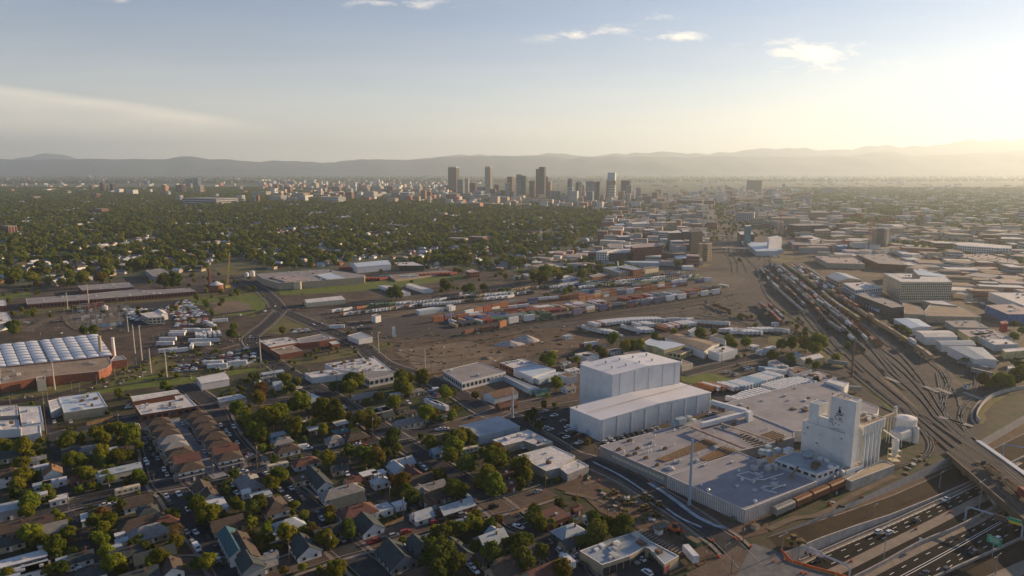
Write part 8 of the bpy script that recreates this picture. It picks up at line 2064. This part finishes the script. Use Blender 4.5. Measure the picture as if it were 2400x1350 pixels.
CL = '''A|1090,175wV 1150,430w 1165,455w 1295,505w 1320,545g 1245,420g 1215,390d 1190,345d 1150,265b 1160,300d 1315,715w 1345,775dS 1415,700wP 1485,820w 1545,1000w 1475,1000g 1555,1130wV 1525,1090gS 1715,1195w 1750,1255dS 1745,155w 1850,170wS 1790,200w 1815,230w 1875,295w 1975,395w 1995,425d 1965,385r 1920,525wP 1850,545wP 1500,578d 1830,630w 1870,690w 925,88d 1440,125d 1445,145w 1365,170s 1500,325w 1505,345d 1615,365w 1610,320w 830,785w 100,885wV 20,905w 135,420wS 600,625d 920,780g 1640,1040d 1700,1100d 545,365w 620,380w 660,390s 430,130s 560,128s 1020,15w 490,1085g 620,1265w 560,1300s 450,1255w 600,1240d 330,920w 310,930w 1990,1200d 1580,965d
B|80,540w 280,655w 320,682dP 195,672gS 250,730w 268,745w 365,738dS 520,895w 490,860dP 680,1060g 1235,435wS 1262,457d 1300,470g 1335,500wS 1490,610d 1680,740lV 1880,800dS 1415,925rS 1480,910dS 1560,880dS 1635,865gS 1590,932wP 1655,907wP 1510,952r 1440,970wP 1385,1035wP 930,1075rP 1010,1055dS 1090,1030gS 1185,1000rS 720,540wP 770,572r 650,490g 680,505dP 410,340wP 380,330wV 840,320rP 800,308w 1455,190wP 1500,185w 1380,140dP 370,120wP 140,1210w 120,1170wP 1700,95d 1240,1150g 1260,1170l 1220,1130g 1230,1190d 1150,1110w 1700,1270w 1730,1305w 1690,1240g 700,60w 715,75w 1495,95w 1250,800d 1230,815d 1300,785d 1750,330g 1720,320s 1690,330w 20,220s 890,200d
C|50,960wP 380,1155wS 490,1215gP 570,1270dP 965,1230gP 1020,1210w 1070,1320wS 205,680g 130,620d 110,590w 75,330wV 260,45l 335,80wP 240,105d 405,120g 200,120d 215,150d 265,175s 305,190s 390,230d 430,250w 440,165w 450,195w 490,215d 530,295wP 520,240r 350,20d 545,225g 575,240d 740,288w 790,270w 830,262d 870,250g 910,240d 950,230d 990,220d 1030,210g 1070,200d 1110,190s 1150,180s 1565,65w 1600,60g 740,1500d 600,1400d 300,1080d 210,1100d 455,870s 490,890b
G|1690,915w 1720,920g 1755,935d 1775,940w 1840,965w 1850,880w 1870,885w 1900,888w 1860,900s 1790,860d 1540,790dP 860,625w 870,635l 1000,610w 1960,740w 1990,745w 2010,750w 1930,735l 1945,745w 270,755d 320,750w 345,755y 730,715w 840,740w 590,800s
D|405,1220dP 875,1000wS 960,1005wS 1170,908d 1405,745wP 1810,1062wS 1625,1165dS 1400,1305dS 1240,1330dP
F|430,1040d 485,1078dS 695,1195w 1205,1160wS 1490,1190w 455,540w 300,425r 70,435w 150,400d 520,530s
E|1000,405w 200,525w 230,530w 262,528d 410,520d 640,440lV 480,515d 450,520d 1900,465w 1990,458r 700,1090s 630,1185w 1030,1180s 560,1225s 1090,1135g
H|1320,480w 1420,430s 1600,345w 1650,340w 1500,330s 1550,325d 1590,315w 1700,380w 1560,770w 1540,755g
K|1440,940w 1425,870d 1450,1050w 1470,1000d 1432,900w 1460,960s 1480,1080d 1470,1030w 1405,800d'''
for row in CL.split('\n'):
    t_, s_ = row.split('|')
    for w in s_.split():
        i = max(k for k in range(len(w)) if w[k].isdigit())+1; x, y = map(float, w[:i].split(',')); c, kd = w[i], KD[w[i+1:]]
        z = -5.95 if t_ == 'D' else .35 if t_ != 'K' else .4; p = at(t_, x, y, z+.6); az = road_dir(p)
        if t_ == 'D': az = 59 if y < 1030 and x < 1500 else 239; 
        if t_ == 'C' and 180 < x < 560 and y < 300: az = VA
        if t_ == 'C' and 730 < x < 1160 and y < 300: az = UA
        if t_ == 'C' and 940 < x < 1080: az = UA
        car(p.x, p.y, z, az, c, kd, 'cars on the motorway' if t_ == 'D' else 'parked cars', ' driving on the motorway' if t_ == 'D' else '')
cr = random.Random(3)
def lot(t_, poly_s, sp, row_, az, occ, cols='wwwdggsbrl', jit=.3):
    P = poly(t_, poly_s); a = azv(az); r_ = Vector((a.y, -a.x, 0)); c = sum(P, Vector())/len(P); R_ = max((q-c).length for q in P); k = int(R_/sp)+1; out = []
    for i in range(-k, k+1):
        for j in range(-int(R_/row_)-1, int(R_/row_)+2):
            p = c+r_*(i*sp)+a*(j*row_); p += Vector((cr.uniform(-jit, jit), cr.uniform(-jit, jit), 0))
            if inside(p, P) and cr.random() < occ and not in_build(p.x, p.y, .5): out.append((p.y, p.x, az+cr.uniform(-4, 4)+(180 if cr.random() < .5 else 0)))
    out.sort()
    for y, x, a_ in out: car(x, y, .2, a_, cr.choice(cols), cr.choice(['sedan', 'sedan', 'suv', 'pickup', 'van'] if cr.random() < .4 else ['sedan', 'suv']), 'cars in the salvage yards')
lot('F', '0,955 130,930 210,985 350,1040 360,1090 100,1090 40,1050 0,1040', 3.4, 6.2, 40, .62, 'wwwdgsbll')
lot('F', '1330,1060 1440,1050 1470,1110 1420,1150 1330,1120', 2.8, 5.6, VA, .85)
lot('F', '480,985 570,960 640,975 560,1020 480,1010', 3, 5.5, VA, .6, 'rrwdg')
lot('E', '1430,870 1990,720 2030,830 1720,880 1500,920 1340,930', 3.1, 6.0, 70, .66)
lot('E', '940,400 1090,380 1240,370 1200,430 1110,440 1110,500 1060,540 1000,470', 3.0, 5.6, 75, .8); lot('E', '1250,365 1480,347 1640,470 1400,515 1340,480 1260,420', 3.0, 5.6, 75, .85)
lot('E', '1360,530 1640,490 1660,520 1400,570', 3.2, 6, 70, .7, 'wwyrr'); lot('H', '1500,300 1640,330 1730,380 1600,385', 3.4, 7, 100, .6)
lot('H', '1640,225 1860,250 2025,300 2025,270 1900,235', 3.2, 7, 100, .6); lot('V', '1700,1080 1900,1110 1890,1150 1720,1140', 3.4, 7, 100, .5); lot('F', '240,590 440,580 470,600 260,620', 3.6, 6, 60, .7, 'dgrws')
lot('F', '1200,60 1500,85 1480,110 1180,90', 3.4, 8, 60, .4); lot('L', '1680,1020 1750,1010 1760,1030 1700,1040', 3.4, 8, 100, .4)
b = MB(); ml = []; mi = {}
for x, y, z, az, c in XC:
    if c not in mi: mi[c] = len(ml); ml.append(cm(c))
    b.mi = mi[c]; b.box((x, y, z+.65), (1.8, 4.5, .7), az); a = azv(az); b.box((x-a.x*.2, y-a.y*.2, z+1.2), (1.5, 2.1, .5), az)
b.build('distant_cars', ml)['kind'] = 'stuff'
autolabel(CARL)
# motorhome, boats and the lorry are built one by one
def motorhome(t_, x, y, az, label):
    p = at(t_, x, y, 1.5); e = empty('motorhome', (p.x, p.y, .3), rz_of(az), label, 'motorhome'); b = MB(); b.box((0, 0, 1.85), (2.4, 10.5, 2.7)); b.box((0, 0, 3.3), (2.2, 9.8, .2)); b.box((0, 1, 3.6), (1.0, 1.4, .4)); b.build('body', m_cream, e, world=False)
    for k in range(4): inst('window', UNITBOX, e, (-1.22, -3.6+2.3*k, 2.2), 0, (.06, 1.2, .7), m_win); inst('window', UNITBOX, e, (1.22, -3.6+2.3*k, 2.2), 0, (.06, 1.2, .7), m_win)
    inst('windscreen', UNITBOX, e, (0, 5.27, 2.2), 0, (2.0, .06, 1.1), m_win)
    for sx in (-1.1, 1.1):
        for sy in (-3.2, 3.4): inst('wheel', WHEEL, e, (sx, sy, 0), 0, (1, 1.4, 1.4))
motorhome('A', 1010, 680, 235, 'cream motorhome parked along the street, left of the white gabled house'); motorhome('B', 1685, 362, 60, 'white motorhome parked among cars behind the green tree column'); motorhome('B', 172, 492, 60, 'white camper at the street corner below the red roofed cottage')
p = at('C', 435, 1250, 1); e = empty('box_lorry', (p.x, p.y, .35), rz_of(-30), 'white box lorry at the bottom edge beside the white lamp post', 'lorry'); b = MB(); b.box((0, -1, 2.2), (2.4, 6.5, 2.7)); b.build('box', m_wpaint, e, world=False); MB().box((0, 3.2, 1.5), (2.2, 1.8, 1.9)).build('cab', m_wpaint, e, world=False)
for sx in (-1, 1):
    for sy in (-2.6, 3.0): inst('wheel', WHEEL, e, (sx, sy, 0), 0, (1, 1.5, 1.5))
p = at('G', 600, 712, 1); e = empty('articulated_lorry', (p.x, p.y, .3), rz_of(245), 'red tractor with white trailer driving on the bare lot', 'lorry'); inst('trailer', PM['trailer'], e, (0, -3, 0), m=fm('white')); MB().box((0, 6, 1.7), (2.4, 3.4, 2.9)).build('cab', fm('red'), e, world=False); inst('chassis', PM['chassis'], e, (0, -3, 0))
# ------------------------------------------------------------------ poles
m_wood = mat('weathered_pole_wood', (.21, .13, .075), rough=1, var=.12, scale=1); m_wpole = mat('pale_concrete_pole', (.46, .42, .36), rough=.9, var=.06)
PL = []
def pole(t_, x, y, xt, yt, kind):
    X, Y = px(t_, x, y); p = gp(X, Y); h = hat(X, Y, px(t_, xt, yt)[1]); h = min(h, 60)
    nm, m, r, ds = {'w': ('utility_pole', m_wood, .19, 'wooden utility pole'), 'c': ('transmission_pole', m_wpole, .55, 'tall pale transmission pole'), 's': ('street_light', m_pole, .12, 'thin street light'), 'r': ('transmission_pole', mat('rust_steel', (.16,.08,.05)), .9, 'huge rust brown steel pole'), 'm': ('transmission_pole', m_steelb, .7, 'blue grey steel pole')}[kind]
    e = empty(nm, p, 0, None, ds.split()[-1] if kind != 's' else 'street light', 'poles'); MB().tube(p, p+Vector((0, 0, h)), r, 7, r*.62).build('shaft', m, e)
    if kind in 'wr':
        n = 3 if (kind == 'r' or h > 12) else 1
        for k in range(n):
            zz = h-.7-(1.5 if kind == 'w' else 3)*k; w = 1.3 if kind == 'w' else 2.6; b = MB().tube(p+Vector((0, 0, zz))-V*w, p+Vector((0, 0, zz))+V*w, .10 if kind == 'w' else .2, 5)
            b.build('crossarm', m, e)
        if kind == 'w': b = MB().cyl((p.x+.35, p.y), .25, h-3.4, h-2.4, 8); b.build('transformer', m_unit, e)
    elif kind == 's': b = MB().tube(p+Vector((0, 0, h)), p+Vector((0, 0, h+.2))+V*1.8, .07, 5); b.box((p.x+V.x*2, p.y+V.y*2, h+.2), (.35, .8, .15), VA); b.build('lamp_arm', m, e)
    elif kind == 'c':
        for k in range(3): zz = h-.6-3.0*k; s = 1 if k % 2 else -1; MB().tube(p+Vector((0, 0, zz)), p+Vector((0, 0, zz+.4))+U*(1.9*s), .12, 5, .06).build('insulator_arm', m_unit, e)
    PL.append((e, ds, p)); return p, h
for row in '''E|435,1060,438,840c 1197,945,1178,730c 1320,960,1302,740c 1124,830,1105,550c 1068,770,1052,545c 705,405,687,220c 537,425,523,290c 1015,600,1008,475c 570,1070,570,990s 632,1080,630,1000s 767,1020,765,940s 912,960,910,880s 993,960,992,900s 1012,915,1010,845s 1080,865,1078,800s 1115,915,1113,850s 840,1020,840,960s 345,1150,345,1060s 380,1140,380,1050s 80,1170,76,1100s 1265,700,1268,600s 1295,670,1293,600s 1345,640,1345,560s 1215,690,1215,620s 1600,540,1600,480s 1770,520,1770,470s 925,370,925,320w 1000,365,1000,330w 470,650,465,540w 515,520,510,400w 260,610,258,560w 320,640,320,590w
F|40,860,30,660c 970,770,966,605c 1338,935,1333,732c 578,540,576,420w 745,495,742,430s 1543,530,1545,405m 1200,400,1200,250s 1020,850,1020,760w 1388,960,1385,845w 1625,860,1622,800w 680,830,680,770w 420,990,420,870w 640,990,640,920w 870,1000,868,880w 1095,990,1095,900w 1108,680,1110,600w 1365,640,1365,550w
A|1690,580,1684,430w 1220,630,1215,540w 865,680,862,590w 541,790,538,690w 111,860,95,740w 607,930,605,860w 688,1220,682,1110w 1765,490,1762,420w 372,240,352,-60w 1771,130,1768,60w 938,160,938,40w 1110,95,1108,20w 1290,90,1290,-10w 547,842,545,800s 500,600,497,530w
B|925,262,922,68w 266,1262,262,1070w 590,1165,583,990w 873,545,868,460w 965,705,962,520w 1059,785,1055,600w 1165,888,1163,690w 1250,970,1248,820w 12,520,8,290w 662,330,660,260w 743,520,740,400w 570,370,568,290w 120,440,118,390w 1707,830,1705,750s 1505,1090,1500,1000w 95,980,92,900w 1320,950,1320,880s 1155,260,1153,190s
C|479,1340,478,1185s 755,905,752,780w 1828,1085,1828,930w 1527,1255,1525,1105w 1735,1335,1733,1180w 468,372,465,305s 265,655,262,530w 520,550,520,430w 510,720,508,665s 85,1010,85,940s 527,290,525,225s 1692,1145,1690,1105s 115,450,118,400w 658,360,665,285w 683,420,690,300w 1975,900,1970,800s
G|1655,882,1653,720w 1528,920,1526,862s 1786,860,1784,780s 508,1370,506,1150w 910,665,912,620s 825,660,820,600w 1620,330,1620,200s 1185,500,1185,380s 720,420,720,360s 1045,455,1045,390s 10,170,10,90w 1800,300,1800,180s 1500,740,1505,680w 1540,770,1540,710w 300,1150,300,1050w
H|660,955,680,680r 1148,1000,1148,900w 1270,1210,1270,1100w 1455,1190,1455,1030s 1570,930,1565,850w 1232,1080,1230,1000s 1440,700,1440,620s 1205,870,1205,800s 860,520,860,440s 1975,840,1975,770w 1640,1010,1640,950s'''.split('\n'):
    t_, s_ = row.split('|')
    for w in s_.split(): k = w[-1]; q = list(map(float, w[:-1].split(','))); pole(t_, *q, k)
for (x, y, xt, yt, l) in ((455, 895, 455, 590, 'massive blue grey steel pole at the bend by the factory parking lot'),): monopole('Q', x, y, xt, yt, l, .8)
autolabel(PL)
# ------------------------------------------------------------------ machines and site clutter near the new road
def loader(t_, x, y, az, m, label, big=1.0, arm=True):
    p = at(t_, x, y, .8); e = empty('excavator' if arm else 'wheel_loader', (p.x, p.y, .3), rz_of(az), label, 'digger' if arm else 'loader'); s = big
    MB().box((0, -.6*s, 1.2*s), (1.9*s, 3.2*s, .9*s)).build('chassis', m, e, world=False); b = MB().box((0, -.2*s, 2.2*s), (1.2*s, 1.3*s, 1.3*s)); b.build('cab', m_win, e, world=False); MB().box((0, -.2*s, 2.9*s), (1.35*s, 1.5*s, .12)).build('cab_roof', m, e, world=False)
    b = MB(); b.tube((.5*s, .8*s, 1.3*s), (.5*s, 2.8*s, (3.2 if arm else .9)*s), .16*s, 5); b.tube((-.5*s, .8*s, 1.3*s), (-.5*s, 2.8*s, (3.2 if arm else .9)*s), .16*s, 5)
    if arm: b.tube((0, 2.8*s, 3.2*s), (0, 4.6*s, .9*s), .18*s, 5)
    b.build('boom', m, e, world=False)['kind'] = 'stuff'; yb = 4.7 if arm else 3.1; MB().box((0, yb*s, .6*s), ((1.0 if arm else 2.4)*s, .8*s, .8*s)).build('bucket', m_brown, e, world=False)
    for sx in (-1.0, 1.0):
        if arm: MB().box((sx*s, -.4*s, .4*s), (.5*s, 3.6*s, .75*s)).build('track', m_bog, e, world=False)
        else:
            for sy in (-1.5, 1.0): inst('wheel', WHEEL, e, (sx*s, sy*s, .2), 0, (2.4*s, 1.9*s, 1.9*s))
m_my = mat('machine_yellow', (.22, .145, .03), rough=.7, var=.2); m_mo = mat('machine_orange', (.48, .12, .03), rough=.6)
for i, (x, y, az, arm, l) in enumerate(((805,695,60,0,'yellow loader at the back left of the machine group'),(850,745,100,1,'yellow digger second in the left machine group'),(920,778,70,0,'yellow loader at the front of the left machine group'),(1045,722,40,1,'yellow digger at the back of the middle machine group'),(1090,745,80,0,'yellow loader in the middle machine group'),(1170,790,120,0,'dark yellow loader nearest the new road'),
        (1030,825,70,1,'large yellow digger in the lower machine group'),(1065,815,150,0,'yellow loader right of the large digger'),(1140,870,95,0,'dark loader at the front of the lower machine group'),(860,880,60,1,'lone dark yellow digger nearest the trees'))): loader('C', x, y, az, m_my, l, .88, bool(arm))
loader('C', 1295, 1000, 120, m_mo, 'bright orange tracked machine beside the strip mall', 1.5, False); loader('D', 205, 1085, 80, m_my, 'brown yellow loader on the new ramp at the bridge end', 1.3, False)
for (x, y, L, W, h, m, l, n_) in ((1425,1085,7,2.6,2.0,mat('skip_green', (.03,.10,.06)),'dark green skip beside the strip mall','skip'),(1170,970,6,2.6,2.2,m_ah,'pale blue grey site container behind the strip mall','site container'),(1160,1010,2.5,2.5,2,m_trim,'small white site cabin behind the strip mall','cabin'),(1230,995,5,2,1,m_gird,'low pile of dark pipes by the orange machine','pile'),
        (885,735,5,3,2.0,m_ah,'heap of blue grey concrete formwork among the machines','pile'),(920,735,4,3,1.6,m_ah,'second heap of formwork beside the first one','pile'),(1925,970,3,2.6,1.8,m_tan,'tan equipment box on the ground at the factory corner','box'),(1745,912,1.8,1.8,1.6,mat('skip_green', (1,1,1)),'small green bin against the fluted factory wall','bin'),(605,573,4,2,.5,m_tan,'stack of timber on the bare ground by the white roofed workshop','pile')):
    p = at('C', x, y, .5); e = empty(n_.replace(' ', '_'), (p.x, p.y, .2), 0, l, n_); b = MB(); rr2 = random.Random(int(x))
    if n_ == 'pile':
        for k in range(6): MB().tube((p.x+rr2.uniform(-1, 1), p.y+rr2.uniform(-1, 1)-L/3, .4+.3*(k % 3)), (p.x+rr2.uniform(-1, 1), p.y+rr2.uniform(-1, 1)+L/3, .4+.3*(k % 3)), .25, 6).build('beam', m, e)
    else: MB().box((p.x, p.y, .2+h/2), (W, L, h), -35 if n_ == 'skip' else VA).build('body', m, e); MB().box((p.x, p.y, .2+h+.04), (W*1.05, L*1.03, .12), -35 if n_ == 'skip' else VA).build('rim', m_gird, e)
# track panels laid out behind the strip mall
P = poly('C', '1010,1000 1180,1090 1340,1165'); e = empty('track_panels', P[0], 0, 'row of rail track panels laid out behind the strip mall', 'track panels')
for p, a in walk(P, 1.6): unitbox('sleeper', e, (p.x, p.y, .35), (4.4, .55, .25), a, m_walk)
for s in (-.75, .75): MB().ribbon(P, .15, .52, s).build('rail', m_rail, e)
# orange netting and cones
CO_ = []
for t_, x, y in (('D',45,1240),('D',130,1230),('D',265,1330),('D',300,1335),('C',1585,1075),('C',1765,1055),('C',1800,1065),('C',1890,1120),('D',495,795),('D',738,728),('D',1440,848),('D',1172,980),('D',660,1235),('C',545,560),('C',690,600),('C',980,545),('C',1085,600),('C',1640,1205),('C',1905,935),('D',1330,300)):
    z = -5.9 if t_ == 'D' and (x, y) in ((1440,848),(1172,980),(660,1235)) else .4; p = at(t_, x, y, z); e = empty('traffic_cone', p, 0, None, 'cone', 'orange traffic drums'); MB().cyl(p, .42, p.z, p.z+1.1, 8, .28).build('drum', mat('cone_orange', (.85,.13,.03), var=.03), e); MB().box((p.x, p.y, p.z+.04), (1, 1, .08)).build('base', m_bog, e); CO_.append((e, 'orange traffic drum', p))
autolabel(CO_)
P = poly('D', '112,1165 180,1240 340,1290 560,1350 640,1380', .1); e = empty('barrier', P[0], 0, 'orange topped barrier along the overpass edge at the bottom', 'barrier')
for p, a in walk(P, 3.0): unitbox('panel', e, (p.x, p.y, .75), (.3, 2.9, 1.1), a, mat('orange_netting', (.62,.14,.04), var=.12, scale=.5)); 
patchz('overpass_deck', 'D', '-120,1090 60,1150 100,1170 170,1245 340,1300 560,1365 640,1420 -300,1450 -200,1250', mat('overpass_concrete', (.13,.135,.145), var=.15, scale=.2), .42)
patchz('intersection_asphalt', 'C', '1380,1330 1700,1165 1780,1110 1870,1150 2025,1250 1900,1420 1400,1500', MATS['brown_asphalt'], .40)
# electricity substation: bus bars and transformers
e = empty('substation', at('E', 760, 500), 0, 'electricity substation full of grey steel frames and transformers', 'substation'); sr = random.Random(8)
for k in range(26):
    p = at('E', sr.uniform(560, 1000), sr.uniform(420, 570)); h = sr.uniform(5, 9); b = MB()
    for d_ in (-3.5, 3.5): b.tube(p+V*d_, p+V*d_+Vector((0, 0, h)), .16, 4)
    b.tube(p-V*4+Vector((0, 0, h)), p+V*4+Vector((0, 0, h)), .2, 4); b.tube(p-V*4+Vector((0, 0, h-2)), p+V*4+Vector((0, 0, h-2)), .12, 4); b.build('gantry_frame', m_pole, e)['kind'] = 'stuff'
for k in range(10): p = at('E', sr.uniform(620, 960), sr.uniform(440, 560)); unitbox('transformer', e, (p.x, p.y, 1.6), (3, 4, 3), UA, m_unit)
for x, y in ((750,405),(800,395),(700,425)): p = at('E', x, y); unitbox('control_hut', e, (p.x, p.y, 2.2), (6, 7, 4.4), UA, m_rwall)
e = empty('sound_wall', at('E', 860, 560), 0, 'long pale wall in front of the substation', 'wall')
for p, a in walk(poly('E', '765,565 860,560 960,548'), 4): unitbox('panel', e, (p.x, p.y, 1.8), (.3, 3.9, 3.6), a, m_bwall)
# concrete wall of the motorway loop on the right
P = poly('H', '2060,1045 1850,1090 1730,1150 1665,1230 1650,1290 1680,1330'); e = empty('loop_wall', P[0], 0, 'curved pale concrete wall of the motorway loop at the right edge', 'wall')
for p, a in walk(smoothline(P, 5), 4): unitbox('panel', e, (p.x, p.y, 1.4), (.5, 3.95, 2.6), a, m_wall)
P = poly('H', '1640,1340 1610,1290 1620,1230 1680,1150 1760,1100 1880,1060 2060,1020'); MB().ribbon(smoothline(P, 5), 1.5, .5).build('kerb', m_conc)['kind'] = 'structure'
